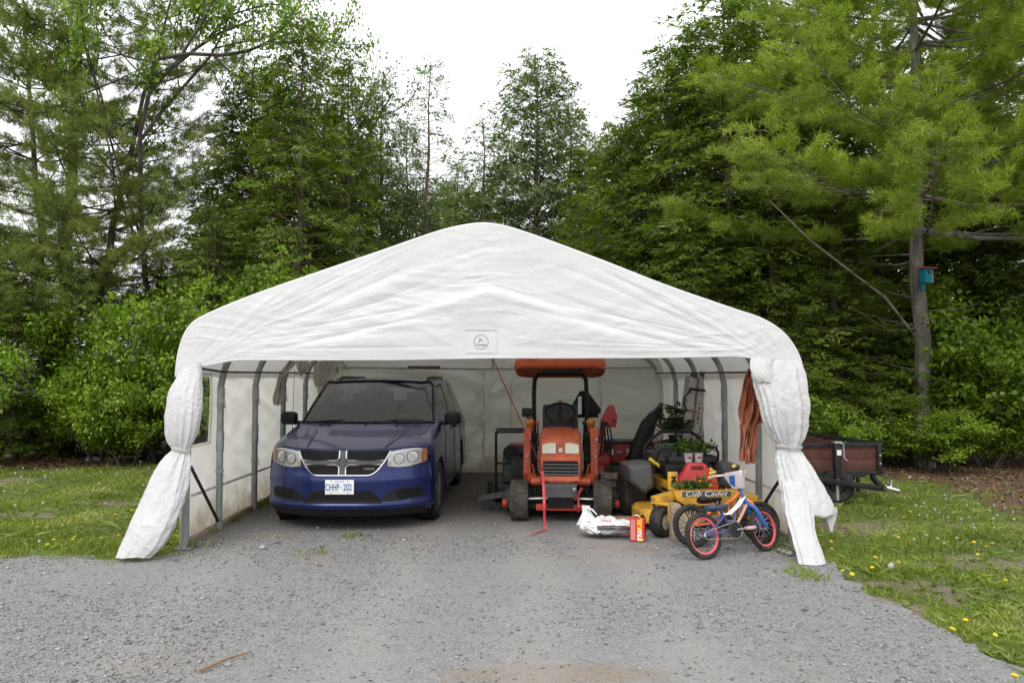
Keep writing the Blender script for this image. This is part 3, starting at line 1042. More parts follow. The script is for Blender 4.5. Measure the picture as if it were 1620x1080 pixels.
# back wall, slack and stitched in three cloths
nx, nz = 120, 60
xs = np.linspace(-3.04, 3.04, nx)
topz = np.interp(xs, OUTF[:, 0], OUTF[:, 1])
Bk = np.zeros((nz, nx, 3))
for j in range(nz):
    Bk[j, :, 0] = xs
    Bk[j, :, 2] = -0.01 + (topz - 0.01) * j / (nz - 1)
p = Bk.reshape(-1, 3)
dx = p[:, 0]
dd = fbm(np.c_[dx * 0.8, p[:, 2] * 2.6 + 0.5 * dx, 0 * dx], 81, 3) * 0.05
dd += 0.03 * np.abs(vnoise(np.c_[dx * 7, p[:, 2] * 2, 0 * dx], 82)) * np.exp(-((dx - 0.12) / 0.35) ** 2)
for xx, zz0 in ((-0.13, 1.33), (-0.13, 0.78), (0.33, 1.5)):   # puckers pulled by the ties
    r2 = np.hypot(dx - xx, p[:, 2] - zz0)
    an = np.arctan2(p[:, 2] - zz0, dx - xx)
    dd += -0.06 * np.exp(-r2 / 0.12) + 0.04 * np.sin(an * 6) * np.exp(-r2 / 0.35) * np.clip(r2 / .08, 0, 1)
p[:, 1] = YB - 0.06 + np.clip(dd, -.09, .1)
MB().grid(p.reshape(nz, nx, 3)).build('back_wall', TARP_W, tent, smooth=180)
M_SEAM = mat('seam_tape', (0.55, 0.52, 0.49), 0.6, var=0.25)
for xx, z0, z1 in ((-0.14, 0.05, 1.78), (0.34, 0.7, 1.6), (-2.0, 0.1, 1.8), (1.9, 0.1, 1.8)):
    tb = MB()
    pts = [(xx + 0.012 * math.sin(k * 1.7), YB - 0.155, z0 + (z1 - z0) * k / 12) for k in range(13)]
    for a, c in zip(pts[:-1], pts[1:]):
        tb.bar(a, c, 0.035, 0.006, up=(0, 1, 0))
    tb.build('seam', M_SEAM, tent)

# ---- frame
def rib_profile(inset=0.075):
    # rounded shoulder then the straight rafter
    R = [(-2.95 + 0.0, 0.0), (-2.955, 1.35), (-2.945, 1.60), (-2.86, 1.86), (-2.66, 2.05), (-2.35, 2.18), (-1.2, 2.63), (-0.25, 3.0), (0, 3.04)]
    R = R + [(-a, c) for a, c in R[-2::-1]]
    return crom(np.array(R), 6)
RP = rib_profile()
for k, y in enumerate(RIBS):
    tb = MB()
    yy = y + 0.03
    tb.tube([(a, yy, c) for a, c in RP], 0.036, 10)
    rib = tb.build('rib', STEEL, tent)
    for sg in (-1, 1):
        for zc in (0.95, 1.42):   # telescoped joints
            j = MB().lathe([(0.0365, -0.11), (0.0415, -0.11), (0.0415, 0.11), (0.0365, 0.11)], (sg * 2.953, yy, zc), 'z', 12)
            j.build('coupler', STEEL, rib)
        if k in (0, 5):
            MB().box((sg * 2.95, yy, 0.006), (0.16, 0.16, 0.012)).build('foot_plate', STEEL, rib, 0.003)
# eave rails, ground rails, back rail
for sg in (-1, 1):
    MB().tube([(sg * 2.90, YF + 0.05, 1.735), (sg * 2.90, 8.55, 1.70), (sg * 2.90, 11, 1.715), (sg * 2.90, 13.66, 1.73)], 0.013, 6).build('eave_rail', BLACKM, tent)
    MB().tube([(sg * 2.975, YF + 0.25, 0.47), (sg * 2.975, 10.6, 0.45), (sg * 2.975, 13.66, 0.44)], 0.014, 6).build('ground_rail', M_SEAM, tent)
MB().tube([(-2.9, 13.6, 1.83), (0, 13.6, 1.80), (2.9, 13.6, 1.83)], 0.018, 6).build('back_rail', STEEL, tent)
MB().tube([(0.02, 13.58, 1.80), (0.02, 13.58, 2.98)], 0.022, 6).build('king_post', STEEL, tent)
MB().tube([at(302, 738, 7.75), at(345, 824, 8.3)], 0.017, 6).build('brace', BLACKM, tent)
MB().tube([at(1231, 762, 7.78), at(1202, 808, 8.25)], 0.017, 6).build('brace', BLACKM, tent)
# wall ties knotted around the ribs
M_CORD = mat('cord', (0.45, 0.43, 0.4), 0.9)
for sg in (-1, 1):
    for y in RIBS[1:5]:
        for zc in ((1.38, 0.62) if sg < 0 else (1.3,)):
            tb = MB()
            for q in range(2):
                tb.lathe([(0.043 + 0.006 * math.cos(t), 0.006 * math.sin(t)) for t in np.linspace(0, 2 * PI, 7)[:-1]], (sg * 2.952, y + 0.03, zc + 0.014 * q), 'z', 12, closed=True)
            tb.tube([(sg * 2.91, y - 0.01, zc), (sg * 2.885, y - 0.03, zc - 0.02), (sg * 2.88, y - 0.04, zc - 0.07)], 0.005, 5)
            tb.build('tie', M_CORD, tent)
# lengths of board lashed to the back rail
MB().box(at(671, 581, 13.5), (0.56, 0.03, 0.055), (0, 0.0, 0)).build('rail_board', mat('dark_board', (0.1, 0.075, 0.055), 0.9, var=0.3), tent, 0.004)
# bottom timbers along the side walls
for sg in (-1, 1):
    MB().box((sg * 3.0, 10.7, 0.025), (0.06, 5.9, 0.06), (0, 0, 0.002)).build('sill_timber', WOOD_G, tent, 0.006)

# ---- printed maker's patch
pc = at(761, 540, 7.55)
patch = MB().box((pc.x, 7.583, pc.z), (0.31, 0.002, 0.225)).build('maker_patch', TARP, tent)
INK = mat('print_ink', (0.05, 0.055, 0.06), 0.6)
GREYINK = mat('grey_print', (0.28, 0.29, 0.3), 0.6)
rg = MB().lathe([(0.066, -0.0008), (0.073, -0.0008), (0.073, 0.0008), (0.066, 0.0008)], (pc.x, 7.5808, pc.z - 0.005), 'y', 40, closed=True)
rg.build('ring_emblem', GREYINK, patch)
MB().bar((pc.x - 0.155, 7.5814, pc.z + 0.11), (pc.x + 0.155, 7.5814, pc.z + 0.11), 0.004, 0.006, up=(0, 0, 1)).build('patch_seam', GREYINK, patch)
text('lettering', 'Voyager', 0.036, INK, patch, (pc.x, 7.5814, pc.z - 0.03), (PI / 2, 0, 0), shear=0.25)
for dx, dz, a, h in ((-0.012, 0.012, 0.35, 0.05), (0.012, 0.008, -0.2, 0.02)):
    e = MB().add([(0, 0, h / 2), (0.007, 0, 0), (0, 0, -h / 2), (-0.007, 0, 0)], [(0, 1, 2, 3)]).build('emblem_mark', INK, patch)
    e.location = (pc.x + dx, 7.5812, pc.z + dz)
    e.rotation_euler = (0, a, 0)

# ---- tied-back door flaps: gathered cloth lofted through the outline in the photograph
def flap(name, table, folds, seed, nseg=150, ring=150, parent=tent, depthk=0.62, waist=None, open_arc=None, amp=0.16, flat=0.0):
    """table rows: photo y, left x, right x, depth Y of the middle"""
    t = np.array(table, float)
    yq = np.linspace(t[0, 0], t[-1, 0], nseg)
    tt = crom(t, 10)
    rings = np.zeros((nseg, ring, 3))
    th = np.linspace(0, 2 * PI, ring, endpoint=False)
    for i, py in enumerate(yq):
        xl, xr, D = (np.interp(py, tt[:, 0], tt[:, k]) for k in (1, 2, 3))
        a, b = at(xl, py, D), at(xr, py, D)
        hw = (b.x - a.x) / 2
        cx, cz = (a.x + b.x) / 2, (a.z + b.z) / 2
        ph = 0.25 * vnoise(np.c_[[py * 0.02], [0], [seed]], seed)[0] * 6
        k = amp
        if waist:
            k = amp * (0.55 + 1.2 * math.exp(-((py - waist) / 40.0) ** 2))
        q = np.c_[np.cos(th) * folds * 0.95, np.sin(th) * folds * 0.95, np.full(ring, py * 0.0045)]
        fold = 1 - k * 2.0 * np.abs(vnoise(q + seed, seed)) ** 0.7 + k * 0.55
        cr = fbm(np.c_[np.cos(th) * 2.2 + ph, np.sin(th) * 2.2, np.full(ring, py * 0.03)], seed + 3, 3) * 0.028
        cr += -np.abs(vnoise(np.c_[np.cos(th) * 3.2, np.sin(th) * 3.2 + py * 0.03, np.full(ring, py * 0.05)], seed + 9)) * 0.045
        cr += -np.abs(vnoise(np.c_[np.cos(th) * 7, np.sin(th) * 7, np.full(ring, py * 0.16)], seed + 21)) * 0.022
        r = fold + cr
        rings[i, :, 0] = cx + np.cos(th) * hw * np.clip(r, 0.3, 1.15)
        rings[i, :, 1] = D + np.sin(th) * max(hw * depthk, 0.05) * r
        rings[i, :, 2] = cz + 0.02 * vnoise(np.c_[np.cos(th) * 2, np.sin(th) * 2, np.full(ring, py * 0.02)], seed + 5) * (i / nseg)
    rings[:, :, 2] = np.maximum(rings[:, :, 2], 0.004)
    b = MB()
    b.loft([[tuple(p) for p in rg] for rg in rings], cap=False)
    return b.build(name, TARP_F, parent, smooth=180)

fl = flap('door_flap', [(573, 286, 316, 7.55), (590, 283, 320, 7.54), (620, 267, 321, 7.50), (650, 262, 321, 7.47), (680, 262, 316, 7.46), (698, 266, 309, 7.46), (711, 273, 301, 7.46), (722, 262, 302, 7.45), (745, 244, 301, 7.40),
                        (790, 222, 292, 7.32), (830, 203, 276, 7.24), (862, 190, 258, 7.18), (880, 182, 238, 7.14)], 2.6, 11, waist=711, depthk=0.55, amp=0.14)
def waist_tie(px0, px1, py, D, parent):
    a, c = at(px0, py, D), at(px1, py, D)
    tb = MB()
    for q in range(2):
        m = (a + c) / 2
        hw = (c.x - a.x) / 2 + 0.008
        tb.tube([(m.x + hw * math.cos(t), m.y + hw * 0.62 * math.sin(t), m.z + 0.012 * q + 0.01 * math.sin(2 * t)) for t in np.linspace(0, 2 * PI, 25)], 0.006, 5, cap=False)
    tb.build('flap_tie', M_CORD, parent)
waist_tie(274, 300, 712, 7.45, fl)
fr_ = flap('door_flap', [(570, 1190, 1262, 7.52), (585, 1190, 1271, 7.50), (610, 1194, 1276, 7.46), (640, 1201, 1281, 7.43), (668, 1209, 1280, 7.42), (690, 1220, 1274, 7.42), (706, 1230, 1266, 7.42), (716, 1228, 1271, 7.42), (735, 1228, 1285, 7.38),
                         (765, 1232, 1302, 7.32), (795, 1236, 1318, 7.25), (812, 1240, 1323, 7.22), (816, 1243, 1320, 7.22)], 3.4, 23, waist=706, depthk=0.5, amp=0.20)
waist_tie(1228, 1267, 707, 7.42, fr_)
flap('flap_tail', [(760, 1236, 1275, 7.26), (790, 1240, 1284, 7.18), (815, 1243, 1287, 7.10), (840, 1250, 1290, 7.02), (870, 1258, 1300, 6.92), (890, 1263, 1306, 6.86), (897, 1266, 1304, 6.84)], 2.0, 37, nseg=60, parent=fr_, depthk=0.45, amp=0.12)
flap('flap_corner', [(802, 1300, 1324, 7.24), (820, 1302, 1322, 7.24), (838, 1309, 1316, 7.24)], 1.5, 41, nseg=24, ring=48, parent=fr_, depthk=0.4)
# folded cuff at the top of the right flap, and torn cloth hanging inside
flap('flap_cuff', [(566, 1188, 1226, 7.44), (580, 1186, 1224, 7.42), (595, 1192, 1226, 7.40), (603, 1199, 1226, 7.40)], 1.6, 47, nseg=30, ring=56, parent=fr_, depthk=0.5, amp=0.08)
M_TORN = mat_tarp('dirty_torn_tarp', (0.5, 0.46, 0.39), 0.3, wr=0.6)
def rag(pts, seed, parent=tent, m=M_TORN, name='torn_cloth', n=24):
    """pts rows: px, py, half width px, depth"""
    tt = crom(np.array(pts, float), 8)
    P = np.zeros((len(tt), n, 3))
    for i, (px, py, hw, D) in enumerate(tt):
        for j in range(n):
            q = j / (n - 1) * 2 - 1
            w = at(px + q * hw, py, D)
            P[i, j] = (w.x, w.y + 0.05 * vnoise(np.array([[q * 3, py * 0.04, seed]]), seed)[0] + 0.03 * math.sin(q * 7 + py * 0.08), w.z + 0.02 * vnoise(np.array([[q * 4, py * 0.02, seed]]), seed + 1)[0])
    return MB().grid(P).build(name, m, parent, smooth=180)
rag([(463, 572, 6, 10.9), (455, 582, 8, 10.85), (447, 595, 6, 10.8), (443, 612, 5, 10.8), (442, 628, 9, 10.8), (440, 640, 7, 10.8)], 3)
rag([(478, 570, 10, 10.9), (478, 582, 8, 10.9), (478, 593, 2, 10.9)], 4)
rag([(516, 570, 22, 12.6), (514, 584, 18, 12.6), (512, 600, 16, 12.6), (508, 612, 8, 12.6)], 5)
rag([(541, 566, 3, 12.5), (541, 576, 2.5, 12.5), (541, 588, 1.5, 12.5)], 6, m=TARP)
# ================================================================== MINIVAN
def mat_carpaint():
    m, nt, out = _nt('deep_blue_paint')
    b = N(nt, 'ShaderNodeBsdfPrincipled', Roughness=0.34, Metallic=0.55)
    tc = N(nt, 'ShaderNodeTexCoord')
    no = N(nt, 'ShaderNodeTexNoise', Scale=2.5, Detail=6.0, Roughness=0.7)
    fl = N(nt, 'ShaderNodeTexNoise', Scale=900.0, Detail=1.0)
    nt.links.new(tc.outputs['Object'], no.inputs['Vector'])
    nt.links.new(tc.outputs['Object'], fl.inputs['Vector'])
    c = ramp(nt, fl.outputs['Fac'], [(0.35, (0.006, 0.013, 0.085)), (0.65, (0.009, 0.022, 0.14))])
    d = N(nt, 'ShaderNodeMix', data_type='RGBA')
    nt.links.new(ramp(nt, no.outputs['Fac'], [(0.45, (0, 0, 0)), (0.75, (0.06, 0.06, 0.06))]), d.inputs['Factor'])
    nt.links.new(c, d.inputs['A'])
    d.inputs['B'].default_value = (0.16, 0.14, 0.12, 1)
    nt.links.new(d.outputs['Result'], b.inputs['Base Color'])
    b.inputs['Coat Weight'].default_value = 0.55
    b.inputs['Coat Roughness'].default_value = 0.05
    nt.links.new(b.outputs[0], out.inputs['Surface'])
    return m

PAINT = mat_carpaint()
CARGLASS = mat_glass('car_glass', (0.72, 0.77, 0.75), 0.085)
TINT = mat_glass('tinted_glass', (0.40, 0.42, 0.42), 0.06)
LENS = mat_glass('lamp_lens', (0.98, 0.98, 0.98), 0.02)
AMBER = mat('amber_lens', (0.75, 0.22, 0.03), 0.15, coat=0.8)
REFLECT = mat('lamp_reflector', (0.78, 0.78, 0.77), 0.25, 0.15, var=0.12, scale=30)
SEATF = mat('seat_fabric', (0.075, 0.074, 0.073), 0.9, bump=0.2, bscale=200)
GRILLE = mat('grille_mesh', (0.007, 0.007, 0.0075), 0.6, spec=0.2)
GREYP = mat('grey_plastic', (0.06, 0.062, 0.065), 0.55)
SCR = mat('screw_grey', (0.12, 0.12, 0.12), 0.4)

van = thing('minivan', 'blue minivan parked under the white shelter beside the orange tractor', 'minivan', (-1.585, 8.36, 0), math.radians(-2.3))

def yN(x):
    return 0.42 * (abs(x) / 0.905) ** 2.8
def arch(y):
    for yc in (0.97, 3.97):
        if abs(y - yc) < 0.385:
            return 0.325 + math.sqrt(0.385 ** 2 - (y - yc) ** 2)
    return 0.23
KEYS = [  # per station: centre y, then rows r3..r9 as (x, dy, z)
    (None, [(.900, None, .62), (.880, None, .775), (.820, None, .868), (.70, None, .885), (.55, None, .878), (.30, None, .870), (0, None, .868)]),
    (0.50, [(.922, .06, .70), (.912, .04, .83), (.855, .02, .915), (.735, 0, .942), (.56, 0, .952), (.30, 0, .955), (0, 0, .953)]),
    (0.92, [(.938, 0, .745), (.932, 0, .885), (.872, 0, .985), (.765, 0, 1.012), (.57, 0, 1.024), (.30, 0, 1.028), (0, 0, 1.028)]),
    (1.16, [(.945, .05, .755), (.942, .10, .915), (.893, .20, 1.04), (.815, .20, 1.085), (.58, .09, 1.088), (.30, .02, 1.092), (0, 0, 1.094)]),
    (2.02, [(.950, 0, .76), (.948, 0, .925), (.900, .15, 1.045), (.715, .10, 1.545), (.57, .05, 1.578), (.30, .01, 1.594), (0, 0, 1.60)]),
    (3.00, [(.952, 0, .76), (.950, 0, .925), (.905, 0, 1.045), (.745, 0, 1.562), (.61, 0, 1.618), (.33, 0, 1.642), (0, 0, 1.648)]),
    (4.20, [(.950, 0, .76), (.948, 0, .925), (.905, 0, 1.045), (.730, 0, 1.550), (.60, 0, 1.618), (.33, 0, 1.645), (0, 0, 1.652)]),
    (4.85, [(.940, .02, .76), (.938, .02, .925), (.895, .01, 1.045), (.70, -.03, 1.515), (.57, -.04, 1.595), (.30, -.04, 1.622), (0, -.04, 1.628)]),
    (5.06, [(.885, 0, .76), (.88, 0, .925), (.84, 0, 1.045), (.66, -.12, 1.48), (.53, -.13, 1.55), (.28, -.13, 1.575), (0, -.13, 1.58)])]
SUBS = [9, 8, 6, 16, 14, 16, 10, 5]
rows3 = []
for r in range(7):
    pts = []
    for yc, rw in KEYS:
        x, dy, z = rw[r]
        pts.append((x, (yN(x) + (0.05 if z > 0.85 else 0.0)) if yc is None else yc + dy, z))
    tr = []
    P = np.array(pts)
    for i in range(len(P) - 1):
        p0, p1, p2, p3 = P[max(i - 1, 0)], P[i], P[i + 1], P[min(i + 2, len(P) - 1)]
        for k in range(SUBS[i]):
            t = k / SUBS[i]
            # linear where the windscreen breaks the line, smooth elsewhere
            if i in (2, 3, 4) and r >= 2:
                m1 = (p2 - p1) if i == 3 else (p2 - p0) / 2 if i == 4 else (p2 - p0) / 2
                q = p1 + (p2 - p1) * t
                bulge = 0.030 * math.sin(PI * t) * (0.35 if r == 3 else 1) if (i == 3 and r >= 3) else 0
                q = q + np.array([0, -bulge * 0.5, bulge])
            else:
                q = 0.5 * (2 * p1 + (p2 - p0) * t + (2 * p0 - 5 * p1 + 4 * p2 - p3) * t * t + (3 * p1 - p0 - 3 * p2 + p3) * t ** 3)
            tr.append(q)
    tr.append(P[-1])
    rows3.append(np.array(tr))
nst = len(rows3[0])
half = np.zeros((nst, 10, 3))
for i in range(nst):
    r3 = rows3[0][i]
    b = arch(r3[1])
    half[i, 0] = (r3[0] - 0.10, r3[1], b - 0.005)
    half[i, 1] = (r3[0] - 0.008, r3[1], b)
    half[i, 2] = (r3[0] + 0.004, r3[1], b + (r3[2] - b) * 0.5)
    for r in range(7):
        half[i, 3 + r] = rows3[r][i]
SUBR = 3
grid_h = np.array([crom(half[i], SUBR) for i in range(nst)])      # (nst, 28, 3)
nr = grid_h.shape[1]
r_of = lambda k: k * SUBR
St = np.concatenate([[0], np.cumsum(SUBS)])                        # station index of each key

def panel(mask_fn, off=0.0, sides=(1, -1)):
    b = MB()
    for sg in sides:
        vid = {}
        vs, fs = [], []
        for i in range(nst - 1):
            for j in range(nr - 1):
                if mask_fn(i, j):
                    f = []
                    for (a, c) in ((i, j), (i, j + 1), (i + 1, j + 1), (i + 1, j)):
                        if (a, c) not in vid:
                            vid[(a, c)] = len(vs)
                            p = grid_h[a, c]
                            vs.append((p[0] * sg, p[1], p[2]))
                        f.append(vid[(a, c)])
                    fs.append(tuple(f))
        if vs:
            b.add(vs, fs)
    return b

yc_of = lambda i, j: (grid_h[i, j, 1] + grid_h[i + 1, j, 1] + grid_h[i, j + 1, 1]) / 3
def is_ws(i, j): return St[3] <= i < St[4] and j >= r_of(6)
def is_hood(i, j): return i < St[3] and j >= r_of(6)
def glass_band(i, j): return r_of(5) <= j < r_of(6) and i >= St[3]
def win(i, j, a, c): return glass_band(i, j) and a <= yc_of(i, j) < c
WINS = [(1.78, 2.66), (2.78, 3.66), (3.78, 4.72)]
def is_win(i, j): return any(win(i, j, a, c) for a, c in WINS)
def is_pillar(i, j): return glass_band(i, j) and not is_win(i, j) and 2.6 < yc_of(i, j) < 4.0
body = panel(lambda i, j: not (is_ws(i, j) or is_hood(i, j) or is_win(i, j) or is_pillar(i, j)))
# tail: lower panel, glass, upper strip
def ring_rows(a, c):
    R = [grid_h[-1, k] for k in range(a, c + 1)]
    return [tuple(p) for p in R] + [(-p[0], p[1], p[2]) for p in R[::-1]]
lo = ring_rows(0, r_of(5))
body.add(lo, [tuple(range(len(lo)))])
hi = ring_rows(r_of(6), nr - 1)
body.add(hi, [tuple(range(len(hi)))])
bo = body.build('body', PAINT, van, smooth=40, weld=True)
gl_ = ring_rows(r_of(5), r_of(6))
MB().add(gl_, [tuple(range(len(gl_)))]).build('rear_window', TINT, van, smooth=0)
hood = panel(is_hood).build('hood', PAINT, van, smooth=60, weld=True)
panel(is_ws).build('windshield', CARGLASS, van, smooth=60, weld=True)
for a, c in WINS:
    for sd_ in (1, -1):
        panel(lambda i, j: win(i, j, a, c), sides=(sd_,)).build('side_window', TINT if a > 2.7 else CARGLASS, van, smooth=60, weld=True)
for sd_ in (1, -1):
    panel(is_pillar, sides=(sd_,)).build('pillar_trim', BLACKP, van, smooth=60, weld=True)

# rubber trim round the windscreen
hdr = [grid_h[St[4], k] for k in range(r_of(6), nr)]
pil = [grid_h[i, r_of(6)] for i in range(St[3], St[4] + 1)]
top_line = [(p[0], p[1] - .004, p[2] + .004) for p in hdr] + [(-p[0], p[1] - .004, p[2] + .004) for p in hdr[-2::-1]]
MB().tube(top_line, .016, 6).build('windshield_trim', BLACKP, van)
for sd_ in (1, -1):
    MB().tube([(sd_ * p[0], p[1] - .004, p[2] + .002) for p in pil], .016, 6).build('windshield_trim', BLACKP, van)
# ---- nose
PROF = [(0.15, 0.10), (0.20, 0.03), (0.235, -0.02), (0.27, -0.035), (0.30, -0.03), (0.33, -0.012), (0.42, -0.012), (0.48, -0.015), (0.54, -0.02), (0.59, -0.012), (0.63, 0.006), (0.70, 0.014), (0.80, 0.03), (0.86, 0.05), (0.9, 0.06)]
def Fp(x, z, off=0.0):
    y = yN(x) + float(np.interp(z, [p[0] for p in PROF], [p[1] for p in PROF]))
    e = 1e-3
    s_ = (yN(x + e) - yN(x - e)) / (2 * e)
    n = Vector((s_, -1, 0)).normalized()
    return Vector((x, y, z)) + n * off
ZT = lambda x: float(np.interp(abs(x), [0, .30, .55, .70, .82, .88, .9], [.868, .870, .878, .885, .868, .775, .62]))
fb = MB()
nx, nz = 81, 34
P = np.zeros((nz, nx, 3))
for j in range(nz):
    for i in range(nx):
        q = -1 + 2 * i / (nx - 1)
        x = 0.9 * math.copysign(abs(q) ** 0.8, q)
        z = 0.2 + (ZT(x) - 0.2) * j / (nz - 1)
        P[j, i] = Fp(x, z)
fb.grid(P)
bumper = fb.build('front_bumper', PAINT, van, smooth=50)

def strip(x0, x1, zt, zb, off, nx=14, nz=5, t=0.006):
    """curved panel lying on the nose, with thickness"""
    b = MB()
    zt = zt if callable(zt) else (lambda x, v=zt: v)
    zb = zb if callable(zb) else (lambda x, v=zb: v)
    A = np.zeros((nz, nx, 3))
    Bk_ = np.zeros((nz, nx, 3))
    for j in range(nz):
        for i in range(nx):
            x = x0 + (x1 - x0) * i / (nx - 1)
            z = zb(x) + (zt(x) - zb(x)) * j / (nz - 1)
            A[j, i] = Fp(x, z, off)
            Bk_[j, i] = Fp(x, z, off - t)
    b.grid(A)
    b.grid(Bk_)
    for j in range(nz - 1):
        for i in (0, nx - 1):
            b.add([A[j, i], A[j + 1, i], Bk_[j + 1, i], Bk_[j, i]], [(0, 1, 2, 3)])
    for i in range(nx - 1):
        for j in (0, nz - 1):
            b.add([A[j, i], A[j, i + 1], Bk_[j, i + 1], Bk_[j, i]], [(0, 1, 2, 3)])
    return b

gzb = lambda x: 0.605 + (0 if abs(x) < 0.27 else 0.245 * ((abs(x) - 0.27) / 0.215) ** 1.9)
gr = strip(-0.485, 0.485, lambda x: 0.862, gzb, 0.010, 44, 8, 0.012).build('grille', GRILLE, van, smooth=40)
# honeycomb rows and chrome cross
for z in np.arange(0.63, 0.855, 0.026):
    xm = 0.27 + 0.215 * max(0, (z - 0.605) / 0.245) ** (1 / 1.9) - 0.012
    tb = MB().tube([Fp(x, z + 0.004 * (k % 2), 0.013) for k, x in enumerate(np.linspace(-xm, xm, 37))], 0.0035, 4)
    tb.build('grille_slat', BLACKP, gr)
def chrome_line(pts, r=0.008, m=None, nm='chrome_trim'):
    return MB().tube([Fp(x, z, 0.018) for x, z in pts], r, 6).build(nm, m or CHROME, gr)
xsb = np.linspace(-0.485, 0.485, 45)
chrome_line([(x, min(gzb(x), 0.862)) for x in xsb], 0.010)
for sg in (-1, 1):
    for dz, sv in ((0.022, 1), (-0.022, -1)):
        xe = 0.27 + 0.215 * max(0, (0.735 + dz - 0.605) / 0.245) ** (1 / 1.9) - 0.004
        c = [(sg * 0.036, 0.862 if sv > 0 else 0.608), (sg * 0.037, 0.735 + dz + sv * 0.03), (sg * 0.05, 0.735 + dz + sv * 0.008), (sg * 0.075, 0.735 + dz), (sg * xe, 0.735 + dz)]
        chrome_line(c, 0.0075)
strip(-0.030, 0.030, 0.86, 0.61, 0.018, 5, 8, 0.006).build('grille_cross', GREYP, gr, smooth=40)
strip(-0.44, 0.44, 0.752, 0.718, 0.0165, 30, 3, 0.006).build('grille_crossbar', GREYP, gr, smooth=40)
text('grille_badge', 'DODGE', 0.032, CHROME, gr, Fp(0.28, 0.672, 0.02), (PI / 2, 0, math.atan(0.12)), sx=1.0)
MB().lathe([(0.013, 0), (0.013, 0.004)], Fp(0.372, 0.672, 0.021), 'y', 12).build('grille_badge', RED, gr)

# ---- lamps
for sg in (-1, 1):
    zt = lambda x: float(np.interp(abs(x), [.47, .60, .75, .845], [.838, .862, .872, .85]))
    zb = lambda x: float(np.interp(abs(x), [.47, .56, .66, .80, .845], [.695, .680, .682, .712, .735]))
    hl = strip(sg * .47, sg * .845, zt, zb, 0.006, 22, 8, 0.004).build('headlight', REFLECT, van, smooth=40, label='clear headlight with amber corner')
    strip(sg * .472, sg * .843, lambda x: zt(x) - 0.002, lambda x: zb(x) + 0.002, 0.028, 22, 8, 0.003).build('lens', LENS, hl, smooth=40)
    strip(sg * .80, sg * .846, zt, zb, 0.012, 5, 6, 0.003).build('turn_signal', AMBER, hl, smooth=40)
    strip(sg * .475, sg * .50, lambda x: 0.745, lambda x: 0.70, 0.012, 4, 4, 0.003).build('marker', AMBER, hl, smooth=40)
    for x, z, r in ((.575, .768, .052), (.705, .782, .062)):
        c = Fp(sg * x, z, 0.013)
        a = math.atan2(2.8 * 0.42 * x ** 1.8 / 0.905 ** 2.8, 1)
        Mx = Euler((0, 0, sg * a * 0.8)).to_matrix() @ Euler((PI / 2, 0, 0)).to_matrix()
        MB().lathe([(r, 0.008), (r * 0.93, 0.010), (r * 0.82, -0.004), (r * 0.4, -0.022), (r * 0.3, -0.012), (0.001, -0.002)], c, Mx, 24).build('reflector', mat('lamp_bowl', (.9, .9, .9), .3, .65, var=.05), hl)
        MB().lathe([(r * 1.06 + .004 * math.cos(t), .008 + .004 * math.sin(t)) for t in np.linspace(0, 2 * PI, 7)[:-1]], c, Mx, 24, closed=True).build('bezel', GREYP, hl)
        MB().lathe([(r * .2, -.012), (r * .22, .0), (.002, .006)], c, Mx, 14).build('bulb', LENS, hl)
# ---- lower intake, pockets, lip
strip(-0.42, 0.42, lambda x: 0.44 - 0.12 * max(0, (abs(x) - .30) / .12) ** 1.3, 0.312, 0.008, 34, 6, 0.01).build('lower_intake', GRILLE, van, smooth=40)
for z in (0.335, 0.36, 0.385, 0.41):
    xm = 0.30 + 0.12 * max(0, (0.44 - z) / 0.12) ** (1 / 1.3) - 0.01
    MB().tube([Fp(x, z, 0.012) for x in np.linspace(-xm, xm, 21)], 0.003, 4).build('intake_slat', BLACKP, van)
for sg in (-1, 1):
    zt = lambda x: float(np.interp(abs(x), [.40, .50, .62, .80, .82], [.345, .43, .462, .455, .43]))
    zb = lambda x: float(np.interp(abs(x), [.40, .60, .80, .82], [.325, .325, .345, .37]))
    pk = strip(sg * .40, sg * .82, zt, zb, 0.005, 20, 6, 0.008).build('bumper_pocket', BLACKP, van, smooth=40)
    strip(sg * .57, sg * .80, lambda x: zt(x) - 0.02, lambda x: zb(x) + 0.025, 0.010, 12, 5, 0.006).build('pocket_insert', GRILLE, pk, smooth=40)
strip(-0.84, 0.84, 0.245, 0.155, 0.004, 50, 5, 0.02).build('air_dam', BLACKP, van, smooth=40)
MB().tube([Fp(x, 0.288, 0.004) for x in np.linspace(-0.86, 0.86, 61)], 0.012, 6).build('bumper_lip', PAINT, van, smooth=60)
MB().tube([Fp(x, ZT(x) + 0.0015, 0.0005) for x in np.linspace(-0.80, 0.80, 61)], 0.004, 4).build('hood_gap', GRILLE, van)
# ---- plate
pl_c = Fp(-0.02, 0.485, 0.022)
plate = MB().box(pl_c, (0.305, 0.004, 0.153)).build('license_plate', mat('plate_white', (0.72, 0.73, 0.74), 0.4, var=0.04), van, 0.0015)
PINK = mat('plate_blue', (0.07, 0.16, 0.34), 0.5)
text('plate_number', 'CHHP', 0.098, PINK, plate, pl_c + Vector((-0.077, -0.003, -0.004)), (PI / 2, 0, 0), sx=0.56, bold=0.0022)
text('plate_number', '202', 0.098, PINK, plate, pl_c + Vector((0.085, -0.003, -0.004)), (PI / 2, 0, 0), sx=0.62, bold=0.0022)
text('plate_crown', '*', 0.05, PINK, plate, pl_c + Vector((0.013, -0.003, -0.012)), (PI / 2, 0, 0))
text('plate_province', 'ONTARIO', 0.022, PINK, plate, pl_c + Vector((0, -0.003, 0.058)), (PI / 2, 0, 0))
for sx in (-1, 1):
    for sz in (-1, 1):
        MB().lathe([(0.006, 0), (0.006, 0.003)], pl_c + Vector((sx * 0.09, -0.005, sz * 0.06)), 'y', 10).build('plate_screw', SCR, plate)
